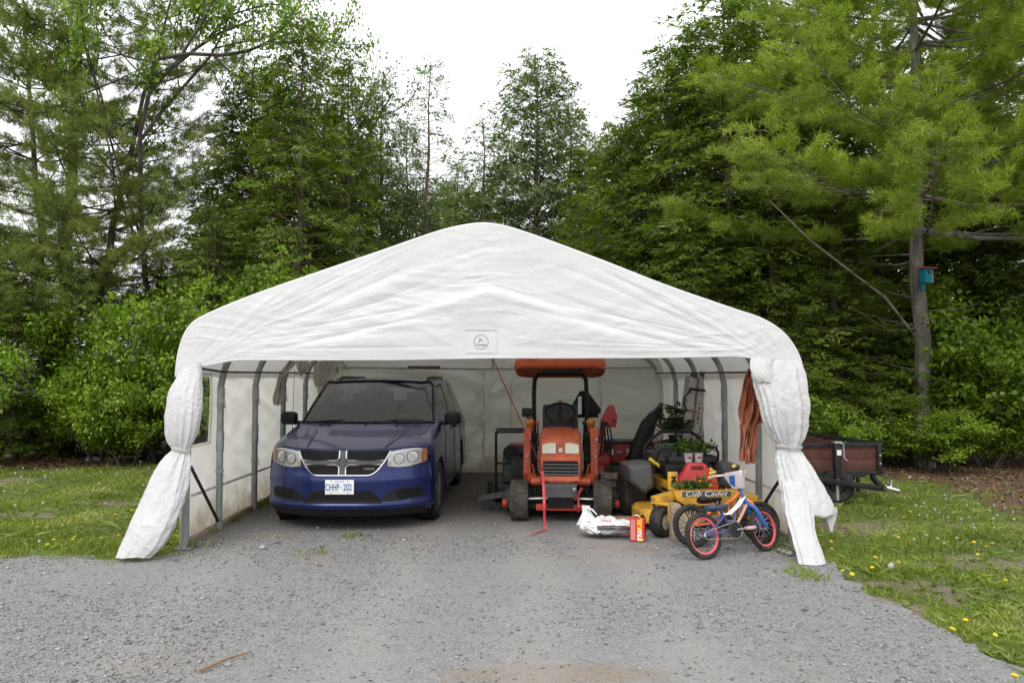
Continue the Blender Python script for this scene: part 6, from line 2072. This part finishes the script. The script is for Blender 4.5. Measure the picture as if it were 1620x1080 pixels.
def dandelion(px, py, puff, label, group, k=1.0, h=None):
    g = gnd(px, py)
    r = random.Random(px * 31 + py)
    h = h or (r.uniform(.03, .07) if not puff else r.uniform(.08, .16))
    g = gnd(px, py + h * 1230 / g.y * .95)
    d = thing('dandelion', label, 'dandelion', (g.x, g.y, -.012), r.random() * 6, group)
    s_ = obj('stem', ME_S, d)
    s_.scale = (1, 1, h / .10)
    f_ = obj('seed_head' if puff else 'bloom', ME_P if puff else ME_Y, d)
    f_.location = (0, 0, h)
    f_.rotation_euler = (r.uniform(-.4, .4), r.uniform(-.4, .4), 0)
    f_.scale = [k * r.uniform(.85, 1.2)] * 3
NEAR = [(1528, 978, 'large yellow dandelion by the bare patch at the drive edge'), (1507, 992, 'small yellow dandelion left of the large bloom at the drive edge'), (1606, 1066, 'yellow dandelion in the near corner of the lawn'),
        (1333, 901, 'yellow dandelion at the lawn edge closest to the white flap'), (1591, 916, 'lone yellow dandelion by the sandy patch in the lawn'), (1348, 906, 'small yellow dandelion just right of the one by the white flap'), (1380, 896, 'yellow dandelion between the white flap and the seed-head stalk')]
for x, y, l in NEAR:
    dandelion(x, y, False, l, None, .9)
dandelion(1410, 897, True, 'white dandelion seed head on a tall leaning stalk by the drive edge', None, 1.0, .17)
FARY = [(1315, 855), (1316, 866), (1422, 887), (1385, 880), (1500, 855), (1541, 856), (1410, 803), (1440, 808), (1430, 816), (1547, 875), (1570, 858), (1421, 848), (1575, 1002), (1560, 862), (1600, 870)]
for x, y in FARY:
    dandelion(x, y, False, 'small yellow dandelion in the lawn between trailer and drive', 'yellow dandelions near the trailer', .72)
rr = random.Random(4)
FARP = [(1401, 816), (1420, 776), (1405, 762), (1495, 783), (1497, 790), (1525, 790), (1530, 799), (1548, 797), (1573, 798), (1590, 804), (1603, 810), (1566, 807), (1578, 815), (1486, 811), (1521, 822), (1572, 820), (1605, 822), (1480, 806), (1450, 800), (1462, 796)]
FARP += [(rr.randint(1440, 1612), rr.randint(800, 862)) for _ in range(14)]
for x, y in FARP:
    dandelion(x, y, True, 'white dandelion seed head in the lawn beyond the trailer hitch', 'dandelion seed heads near the trailer', .52)
for x, y in [(118, 848), (115, 852), (188, 845), (75, 860), (160, 850), (60, 832), (85, 852), (182, 812), (42, 775), (208, 806)]:
    dandelion(x, y, False, 'small yellow dandelion in the lawn beside the shelter\'s van side', 'yellow dandelions beside the van side', .75)
PL = [(36, 741), (55, 741), (24, 749), (90, 743), (160, 747), (222, 730), (62, 857), (6, 778), (72, 752), (185, 750), (33, 755), (140, 752)] + [(rr.randint(2, 230), rr.randint(745, 800)) for _ in range(10)]
for x, y in PL:
    dandelion(x, y, True, 'white dandelion seed head in the lawn near the pale log', 'dandelion seed heads near the log', .7)
# ================================================================== TREES
def norm(a):
    return a / (np.linalg.norm(a, axis=-1, keepdims=True) + 1e-9)

def leaf_quads(o, d, L, Wd, r, nrm=None):
    n = len(o)
    s_ = norm(np.cross(d, r.normal(0, 1, (n, 3)) if nrm is None else nrm)) * Wd[:, None]
    m = o + d * (L * .5)[:, None]
    return np.stack([o, m + s_, o + d * L[:, None], m - s_], 1)

def quad_mesh(name, V, m):
    i = np.arange(len(V))[:, None] * 4
    return raw_mesh(name, V.reshape(-1, 3), np.c_[i, i + 1, i + 2, i + 3], m)

def tri_mesh(name, V, m):
    i = np.arange(len(V))[:, None] * 3
    return raw_mesh(name, V.reshape(-1, 3), np.c_[i, i + 1, i + 2], m)

BARK_C = mat_bark('cedar_bark', (.06, .045, .034), (.19, .155, .125))
BARK_P = mat_bark('pine_bark', (.075, .066, .058), (.25, .225, .20), 7)
BARK_D = mat_bark('dark_bark', (.03, .026, .022), (.10, .088, .075), 8)
L_CED = mat_leaf('cedar_scale', (.048, .078, .010), (.19, .268, .033), (.31, .385, .07), trans=.42, clump=1.1)
L_SPR = mat_leaf('spruce_needle', (.075, .11, .035), (.18, .245, .08), (.27, .34, .14), trans=.38, clump=1.0)
L_PIN = mat_leaf('pine_needle_yellow_green', (.10, .145, .018), (.315, .415, .046), (.47, .54, .10), trans=.4, clump=1.3)
L_PIN2 = mat_leaf('pine_needle_dark', (.085, .12, .026), (.25, .31, .07), (.36, .39, .12), trans=.3, clump=1.0)
L_MAP = mat_leaf('maple_leaf', (.07, .125, .012), (.225, .345, .026), (.34, .45, .05), trans=.38, clump=1.4)
L_ASH = mat_leaf('ash_leaf', (.075, .13, .012), (.24, .37, .026), (.37, .49, .05), trans=.38, clump=1.4)

def limb(tb, pts, r0, r1, n=5):
    k = len(pts)
    tb.tube(pts, [r0 + (r1 - r0) * i / (k - 1) for i in range(k)], n, cap=False)

def build_cedar(seed, h=10.0, R=1.7, nb=200, per=5.0, leaves=34, L=.090, Wd=.017, sparse=1.0, droop=.45, spread=.12, mat_l=None, low=.05, shape=.75, tname='cedar'):
    r = np.random.default_rng(seed)
    tb = MB()
    zs = np.linspace(0, h, 9)
    wob = np.c_[r.normal(0, .05, 9), r.normal(0, .05, 9)]
    wob[0] = 0
    tb.tube([(wob[i, 0], wob[i, 1], zs[i] - (.2 if i == 0 else 0)) for i in range(9)], [max(.012, .017 * (h - z) ** .95) for z in zs], 8)
    O, Dr, Nn = [], [], []
    for i in range(nb):
        t = (i + r.random()) / nb
        z = h * (low + (1 - low) * t ** .92)
        tt = z / h
        prof = (1 - tt) ** shape * min(1, .55 + tt * 4)
        ln = R * (prof * r.uniform(.6, 1.22) + .05)
        az = i * 2.39996 + r.normal(0, .4)
        el = r.uniform(.1, .6)
        dv = np.array([math.cos(az), math.sin(az), 0])
        sd_ = np.array([-math.sin(az), math.cos(az), 0])
        base = np.array([np.interp(z, zs, wob[:, 0]), np.interp(z, zs, wob[:, 1]), z])
        path = lambda s_: base + dv * ln * s_ + np.array([0, 0, 1]) * ln * (el * s_ - droop * s_ * s_)
        if ln > .35:
            limb(tb, [path(q) for q in (0, .35, .7, 1)], .006 + .012 * ln, .003, 4)
        k = max(2, int(ln * per * sparse))
        for q in range(k):
            s_ = .22 + .80 * (q + r.random()) / k
            c = path(s_) + sd_ * r.normal(0, .16 * ln * (.4 + s_)) + np.array([0, 0, r.normal(0, .06)])
            m = r.poisson(leaves)
            # one flat drooping spray: scales fan out on both sides of its axis
            ax = norm(dv * r.uniform(.5, 1) + sd_ * r.normal(0, .55) + np.array([0, 0, r.uniform(-.75, .15)]))
            pn = norm(np.array([0, 0, 1.0]) * r.uniform(.5, 1.1) + dv * r.uniform(.2, .9) + r.normal(0, .28, 3))
            sv = norm(np.cross(ax, pn))
            Ls = spread * 2.9 * r.uniform(.6, 1.35)
            u_ = r.random(m)
            vv = r.uniform(-1, 1, m) * (1 - .75 * u_) * .55
            O.append(c + ax * (u_ * Ls)[:, None] + sv * (vv * Ls)[:, None] + r.normal(0, .022, (m, 3)))
            Dr.append(ax + sv * (np.sign(vv) * r.uniform(.3, 1.0, m))[:, None] + r.normal(0, .22, (m, 3)))
            Nn.append(pn + r.normal(0, .35, (m, 3)))
    # leader tip
    m = 40
    O.append(np.c_[r.normal(wob[-1, 0], .05, m), r.normal(wob[-1, 1], .05, m), h - r.random(m) * .5])
    Dr.append(np.c_[r.normal(0, .4, m), r.normal(0, .4, m), np.ones(m)])
    Nn.append(r.normal(0, 1, (m, 3)))
    O, Dr, Nn = np.vstack(O), norm(np.vstack(Dr)), np.vstack(Nn)
    n = len(O)
    V = leaf_quads(O, Dr, L * np.exp(r.normal(0, .42, n)), Wd * np.exp(r.normal(0, .35, n)), r, Nn)
    return tb.mesh(tname + '_trunk', BARK_C), quad_mesh(tname + '_crown', V, mat_l or L_CED)

def tufts(C, D, r, per=16, L=.11, w=.0085, cone=.75):
    """needle bunches: thin triangles fanning about each tuft's direction"""
    n = len(C)
    o = np.repeat(C, per, 0) + r.normal(0, .028, (n * per, 3))
    d = norm(np.repeat(D, per, 0) + r.normal(0, cone, (n * per, 3)))
    s_ = norm(np.cross(d, r.normal(0, 1, (n * per, 3)))) * (w / 2)
    ln = (L * np.exp(r.normal(0, .2, n * per)))[:, None]
    return np.stack([o - s_, o + s_, o + d * ln], 1)

def build_pine(seed, h, R, whorls, z0, per_b=(4, 6), tuft_d=16.0, needles=16, L=.11, w=.009, trunk_r=.17, mat_l=None, bark=None, up=.15, shape=.6, stems=None, bare=.25, dead=0, lat=.38):
    r = np.random.default_rng(seed)
    tb = MB()
    zs = np.linspace(0, h, 12)
    stems = stems or [((0, 0), (0, 0), trunk_r, h)]
    C, D = [], []
    for (bx, by), (lx, ly), tr_, hh in stems:
        zz_ = np.linspace(0, hh, 12)
        cx = bx + lx * (zz_ / hh) ** 1.2 + r.normal(0, .03, 12)
        cy = by + ly * (zz_ / hh) ** 1.2 + r.normal(0, .03, 12)
        cx[0], cy[0] = bx * .4, by * .4
        tb.tube([(cx[i], cy[i], zz_[i] - (.2 if i == 0 else 0)) for i in range(12)], [max(.015, tr_ * (1 - z / hh * .88)) * (1.25 if z == 0 else 1) for z in zz_], 10)
        for wv in range(whorls):
            zc = z0 + (hh - z0) * (wv + r.uniform(-.2, .2)) / whorls
            zc = max(zc, .3)
            tt = (zc - z0) / (hh - z0)
            nb = r.integers(per_b[0], per_b[1] + 1)
            a0 = r.random() * 6.28
            for q in range(nb):
                az = a0 + 6.283 * q / nb + r.normal(0, .25)
                ln = R * ((1 - max(tt, 0)) ** shape * r.uniform(.62, 1.12) + .06)
                dv = np.array([math.cos(az), math.sin(az), 0])
                sd_ = np.array([-math.sin(az), math.cos(az), 0])
                base = np.array([np.interp(zc, zz_, cx), np.interp(zc, zz_, cy), zc + r.normal(0, .06)])
                e0, sg_ = up + r.normal(0, .08), r.uniform(.02, .16)
                cv = r.normal(0, .12)
                path = lambda s_: base + dv * ln * s_ + sd_ * cv * ln * s_ * s_ + np.array([0, 0, 1]) * ln * (e0 * s_ - sg_ * math.sin(PI * s_) + .10 * s_ ** 3)
                limb(tb, [path(x_) for x_ in (0, .2, .4, .6, .8, 1)], .006 + .0075 * ln, .003, 5)
                nl = max(3, int(ln * 5.5))
                for k in range(nl):       # flat side branchlets
                    s0 = bare + (1 - bare) * (k + r.random()) / nl
                    l2 = ln * lat * (1.15 - s0 * .75) * r.uniform(.5, 1.2)
                    side = 1 if k % 2 else -1
                    d2 = norm(dv * r.uniform(.55, 1.1) + sd_ * side * r.uniform(.5, 1.1) + np.array([0, 0, r.uniform(-.05, .25)]))
                    p0 = path(s0)
                    if l2 > .25:
                        limb(tb, [p0, p0 + d2 * l2 * .5, p0 + d2 * l2], .006, .003, 3)
                    nt_ = max(2, int(l2 * tuft_d))
                    u_ = (np.arange(nt_) + r.random(nt_)) / nt_
                    u_ = .25 + .75 * u_
                    C.append(p0 + d2 * (l2 * u_)[:, None] + r.normal(0, .045, (nt_, 3)))
                    D.append(np.repeat((d2 * .8 + np.array([0, 0, .35]))[None], nt_, 0))
        for q in range(dead):         # bare lower branches
            zc = r.uniform(1.4, z0 + 1.0)
            az = r.random() * 6.28
            ln = r.uniform(.6, 1.9)
            base = np.array([np.interp(zc, zz_, cx), np.interp(zc, zz_, cy), zc])
            dv = np.array([math.cos(az), math.sin(az), r.uniform(-.25, .35)])
            limb(tb, [base, base + dv * ln * .5 + r.normal(0, .05, 3), base + dv * ln + r.normal(0, .12, 3)], .018, .005, 5)
    C, D = np.vstack(C), np.vstack(D)
    V = tufts(C, D, r, needles, L, w)
    return tb.mesh('pine_trunk', bark or BARK_P), tri_mesh('pine_crown', V, mat_l or L_PIN)

def build_broadleaf(seed, h, stems, spread, mat_l, L=.10, Wd=.028, nleaf=14, levels=3, clump=.13, bark=None, r0=.08, trunk_h=0.3, dens=1.0, lean=(0, 0), outer=.55, keep_low=.15):
    """several stems that fork; leaf clusters along the outer twigs"""
    r = np.random.default_rng(seed)
    tb = MB()
    O, Dr = [], []
    def grow(p, d, ln, rad, lv):
        n = 5
        pts = [p]
        dd = d.copy()
        for i in range(n):
            dd = norm(dd + r.normal(0, .13, 3) + np.array([0, 0, .05]))
            pts.append(pts[-1] + dd * ln / n)
        limb(tb, pts, rad, rad * .55, 7 if lv == levels else 4)
        if lv <= 1:
            k = max(2, int(ln * 9 * dens))
            for q in range(k):
                s_ = r.uniform(.15, 1.05) * n
                i = min(int(s_), n - 1)
                c = pts[i] + (pts[i + 1] - pts[i]) * (s_ - i)
                if c[2] < keep_low:
                    continue
                m = r.poisson(nleaf)
                O.append(c + r.normal(0, clump, (m, 3)) * np.array([1, 1, .7]))
                Dr.append(dd * .4 + r.normal(0, .6, (m, 3)) + np.array([0, 0, -.25]))
        if lv > 0:
            nb = r.integers(4, 7)
            for q in range(nb):
                s_ = r.uniform(outer if lv == levels else .25, 1.0) * n
                i = min(int(s_), n - 1)
                c = pts[i] + (pts[i + 1] - pts[i]) * (s_ - i)
                side = norm(np.cross(dd, r.normal(0, 1, 3)))
                nd = norm(dd * r.uniform(.35, .9) + side * r.uniform(.5, 1.0) + np.array([0, 0, .12]))
                grow(c, nd, ln * r.uniform(.42, .62), rad * .5, lv - 1)
    for k in range(stems):
        a = k * 2.4 + r.random()
        d = norm(np.array([math.cos(a) * spread + lean[0], math.sin(a) * spread + lean[1], 1.0]))
        grow(np.array([math.cos(a) * .15 * (stems > 1), math.sin(a) * .15 * (stems > 1), -.15]), d, h * r.uniform(.55, .7), r0 * r.uniform(.7, 1.1), levels)
    O, Dr = np.vstack(O), norm(np.vstack(Dr))
    n = len(O)
    Nn = np.c_[O[:, :2] * .22, np.full(n, .9)] + r.normal(0, .38, (n, 3))
    V = leaf_quads(O, Dr, L * np.exp(r.normal(0, .25, n)), Wd * np.exp(r.normal(0, .25, n)), r, Nn)
    V[:, 1:4:2, 2] += .010
    return tb.mesh('broadleaf_trunk', bark or BARK_D), quad_mesh('broadleaf_crown', V, mat_l)

def put(name, label, cat, meshes, x, y, sc=(1, 1, 1), rz=0.0, group=None, z=0.0, lean=(0, 0)):
    t = thing(name, label, cat, (x, y, z), rz, group)
    t.scale = sc
    t.rotation_euler = (lean[0], lean[1], rz)
    obj('trunk', meshes[0], t)
    obj('crown', meshes[1], t)
    return t

def px_x(px, D):
    return at(px, 600, D).x

def top_h(py, D):
    return CAM_H + (HZ - py) / F_PX * D

CED = [build_cedar(1, R=1.9, nb=290, shape=.50), build_cedar(2, R=1.75, nb=280, shape=.42), build_cedar(3, R=2.1, nb=280, shape=.60, droop=.55)]
SPR = build_cedar(5, R=1.6, nb=200, per=6, leaves=26, L=.09, Wd=.016, spread=.12, sparse=1.0, mat_l=L_SPR, shape=.6, tname='spruce', low=.15)
LAR = build_cedar(6, R=1.5, nb=105, per=6, leaves=26, L=.085, Wd=.015, spread=.14, mat_l=L_SPR, shape=.5, tname='larch', low=.18, droop=.25)
PMID = build_cedar(9, h=12.0, R=2.5, nb=270, per=5, leaves=34, L=.10, Wd=.02, spread=.15, mat_l=L_SPR, shape=.42, tname='far_pine', low=.08, droop=.05)

# (kind, photo x, depth, photo y of top, width factor, label)
cedars = [
    (0, 470, 17.6, 22, 1.0, 'tall dark cedar rising behind the shelter\'s van-side roof slope'),
    (1, 392, 19.5, 95, 1.0, 'dark cedar between the forked leafy tree and the tall dark cedar'),
    (2, 545, 19.0, 88, .80, 'narrower cedar on the ridge side of the tall dark cedar'),
    (1, 335, 16.6, 330, .95, 'low cedar behind the shrubs at the shelter\'s van-side corner'),
    (0, 20, 15.6, 385, 1.0, 'low broad cedar under the big dark pine at the picture edge'),
    (2, -60, 17.2, 300, 1.1, 'half-seen cedar at the picture edge beyond the low broad cedar'),
    (1, 108, 17.6, 405, .9, 'small cedar behind the bright green shrubs'),
    (2, 250, 18.6, 392, .95, 'cedar filling the gap behind the bright green shrubs'),
    (2, 985, 18.0, 190, 1.05, 'rounded cedar just right of the shelter ridge'),
    (0, 1062, 17.2, 62, 1.15, 'tall cedar above the tractor-side roof slope'),
    (2, 935, 20.5, 225, .95, 'cedar nearest the hazy pine behind the ridge'),
    (1, 1150, 16.2, -30, 1.25, 'large cedar behind the pine\'s long lower boughs'),
    (0, 1105, 15.4, 330, 1.0, 'low cedar directly behind the tractor-side roof'),
    (2, 1225, 15.3, 262, 1.05, 'cedar behind the tied-back flap on the bicycle side'),
    (1, 1318, 15.0, 300, 1.05, 'cedar directly behind the red plank trailer'),
    (0, 1395, 16.4, 180, 1.1, 'shaded cedar beside the birdhouse pine trunk'),
    (2, 1270, 17.6, 30, 1.2, 'tall shaded cedar behind the pine boughs'),
    (1, 1545, 17.2, 120, 1.15, 'shaded cedar on the far side of the birdhouse pine'),
    (0, 1640, 16.6, 150, 1.15, 'half-seen cedar at the picture edge behind the maple'),
    (2, 1470, 18.8, 60, 1.2, 'dark cedar straight behind the birdhouse pine'),
    (0, 1030, 21.5, 150, 1.2, 'cedar in the second row above the tractor-side roof'),
    (1, 1115, 21.0, 40, 1.2, 'tall cedar in the second row behind the large cedar'),
    (0, 1200, 20.5, -40, 1.3, 'towering second-row cedar half hidden by pine boughs'),
    (1, 1350, 21.0, -60, 1.3, 'towering second-row cedar left of the birdhouse trunk'),
    (2, 1570, 21.0, -60, 1.3, 'towering second-row cedar right of the birdhouse trunk'),
    (0, 440, 23.0, 150, 1.25, 'second-row cedar behind the tall dark cedar'),
    (2, 520, 22.5, 175, 1.25, 'second-row cedar showing between the tall dark cedar and the spruces'),
    (1, 580, 24.0, 235, 1.25, 'second-row cedar low behind the slim spruce'),
    (2, 655, 25.0, 300, 1.3, 'low far cedar at the foot of the sparse larch'),
    (1, 370, 22.0, 210, 1.2, 'second-row cedar behind the forked leafy tree'),
    (0, 740, 27.0, 300, 1.4, 'low far cedar just above the shelter ridge'),
    (2, 960, 25.0, 215, 1.3, 'second-row cedar behind the rounded cedar by the ridge'),
    (2, 1180, 17.0, 330, 1.1, 'low shaded cedar behind the shoulder of the tractor-side roof'),
    (0, 1440, 15.6, 470, 1.1, 'low shaded cedar beside the foot of the birdhouse pine'),
    (1, 1600, 15.8, 420, 1.1, 'low shaded cedar behind the edge maple sapling'),
]
for i, (k, px, D, py, wf, lb) in enumerate(cedars):
    hh = top_h(py, D)
    s_ = hh / 10.0
    w_ = wf * (.55 + .45 * s_)
    put('cedar_tree', lb, 'tree', CED[k], px_x(px, D), D, (w_, w_, s_), i * 1.7, 'cedars around the shelter')
for i, (m, px, D, py, wf, lb, nm) in enumerate([
        (SPR, 602, 20.5, 112, .85, 'slim spruce between the dark cedars and the sparse larch', 'spruce_tree'),
        (SPR, 640, 22.5, 190, .8, 'shorter spruce just left of the sparse larch', 'spruce_tree'),
        (LAR, 675, 21.5, 92, .85, 'sparse thin larch with bare trunk left of the ridge', 'larch_tree'),
        (LAR, 762, 25.0, 180, 1.1, 'sparse hazy larch straight above the shelter ridge', 'larch_tree'),
        (SPR, 722, 27.0, 255, 1.0, 'short far spruce between the two larches', 'spruce_tree'),
        (SPR, 905, 26.0, 165, 1.1, 'far spruce just right of the hazy pine', 'spruce_tree')]):
    hh = top_h(py, D)
    put(nm, lb, 'tree', m, px_x(px, D), D, (wf * hh / 10, wf * hh / 10, hh / 10), i * 2.1)
put('pine_tree', 'hazy pale pine behind the shelter ridge', 'tree', PMID, px_x(850, 25), 25, (.98, .98, top_h(78, 25) / 12.0), .6)
put('pine_tree', 'far pale pine low between the sparse larch and the ridge', 'tree', PMID, px_x(705, 31), 31, (.9, .9, top_h(285, 31) / 12.0), 4.1)
put('pine_tree', 'far pale pine low behind the shelter ridge', 'tree', PMID, px_x(800, 29), 29, (.9, .9, top_h(250, 29) / 12.0), 2.6)

# big pine with the birdhouse
PX, PD = px_x(1459, 14.4), 14.4
PR = build_pine(21, 13.0, 4.4, 17, 4.5, (5, 7), 26, 15, .125, .0115, .165, L_PIN, BARK_P, .02, .36, bare=.24, dead=14, lat=.42)
put('pine_tree', 'big yellow-green white pine with the teal birdhouse on its trunk', 'tree', PR, PX, PD, (1, 1, 1), 2.2)
# dark multi-stemmed pine at the left
PLm = build_pine(33, 13.0, 3.3, 15, 2.6, (4, 5), 22, 13, .13, .013, .15, L_PIN2, BARK_D, .30, .40,
                 stems=[((0, 0), (.15, .2), .19, 13.0), ((.25, 0), (1.9, .4), .12, 11.5), ((-.2, .1), (-1.0, .5), .12, 11.0)], bare=.32, dead=8, lat=.32)
put('pine_tree', 'dark multi-stemmed pine towering over the lawn beside the shelter\'s van side', 'tree', PLm, px_x(97, 17.6), 17.6, (1, 1, 1), .3)
# tall forked leafy tree
TALL = build_broadleaf(41, 12.5, 1, .0, L_MAP, .10, .035, 10, 3, .15, BARK_D, .12, dens=.9, lean=(.14, 0), outer=.45)
put('leafy_tree', 'tall slender leafy tree with a forked trunk left of the cedars', 'tree', TALL, px_x(215, 18.6), 18.6, (.8, .8, 1.15), 0.0)
TALL2 = build_broadleaf(43, 12.0, 1, .0, L_MAP, .085, .030, 5, 3, .20, BARK_D, .11, dens=.8, lean=(.0, 0), outer=.5)
put('leafy_tree', 'leafy tree whose crown spreads above the tall dark cedar', 'tree', TALL2, px_x(478, 21.5), 21.5, (.9, .9, 1.3), 1.0)
# shrubs
SH1 = build_broadleaf(51, 3.9, 7, .42, L_ASH, .095, .026, 12, 2, .12, BARK_D, .035, dens=1.0, outer=.15)
SH2 = build_broadleaf(52, 3.9, 6, .5, L_MAP, .105, .038, 11, 2, .13, BARK_D, .035, dens=1.0, outer=.2, keep_low=.55)
for i, (m, px, D, py, wf, lb) in enumerate([
        (SH1, 165, 15.3, 432, 1.0, 'bright green shrub in the middle of the van-side lawn edge'),
        (SH1, 258, 15.6, 465, .95, 'bright green shrub nearest the tied-back van-side flap'),
        (SH2, 205, 14.9, 560, .8, 'low bright green bush in front of the taller shrubs by the log'),
        (SH1, 440, 15.2, 350, .95, 'lime green sapling rising behind the van-side roof slope'),
        (SH2, 350, 15.4, 405, .9, 'green sapling behind the shelter\'s van-side shoulder'),
        (SH1, 75, 16.4, 520, .9, 'olive green bush left of the bright shrubs'),
        (SH2, 1545, 14.6, 430, 1.05, 'bright green maple sapling right of the birdhouse pine'),
        (SH2, 1640, 14.2, 490, 1.0, 'maple sapling at the picture edge above the bare soil'),
        (SH2, 1465, 13.6, 640, .80, 'low maple bush at the foot of the birdhouse pine'),
        (SH2, 1560, 13.9, 620, .75, 'low maple bush hanging over the brown needle floor'),
        (SH1, 1290, 14.6, 560, .9, 'olive bush behind the trailer'),
        (SH1, 1385, 14.9, 590, .9, 'low bush between trailer and birdhouse pine')]):
    hh = top_h(py, D)
    s_ = hh / 3.9
    w_ = wf * (.5 + .5 * s_)
    put('shrub', lb, 'shrub', m, px_x(px, D), D, (w_, w_, s_), i * 1.3 + .4, 'shrubs at the wood edge')

# birdhouse on the pine
bh = at(1464, 437, PD - .24)
bd = thing('birdhouse', 'small teal birdhouse with red roof fixed to the big pine trunk', 'birdhouse', (bh.x, PD - .26, bh.z - .13), math.radians(14))
TEAL = mat('teal_paint', (.0, .20, .30), .6, var=.15)
MB().box((0, 0, .13), (.16, .14, .26)).build('box', TEAL, bd, .004)
MB().box((.085, 0, .13), (.012, .15, .26)).build('side_board', mat('pale_board', (.5, .45, .38), .8), bd, .002)
MB().box((0, -.02, .285), (.25, .24, .025), (math.radians(9), 0, 0)).build('roof', mat('roof_red', (.40, .06, .04), .6), bd, .004)
MB().lathe([(.022, 0), (.022, -.004)], (0, -.071, .19), 'y', 14).build('entrance', GRILLE, bd)
MB().box((0, .085, .10), (.07, .04, .42)).build('back_board', TEAL, bd, .003)
# long fallen pole leaning in the branches
p, q = at(1218, 318, 13.6), at(1400, 470, 14.2)
pole = MB().tube([p, (p * .66 + q * .34) + Vector((0, 0, -.10)), (p * .33 + q * .67) + Vector((0, 0, -.06)), q, at(1470, 560, 14.5)], [.009, .015, .018, .022, .024], 7).build('dead_branch', mat('grey_dead_wood', (.26, .235, .20), .9, var=.25))
tag(pole, 'long bare grey branch slanting down towards the birdhouse pine', 'branch')
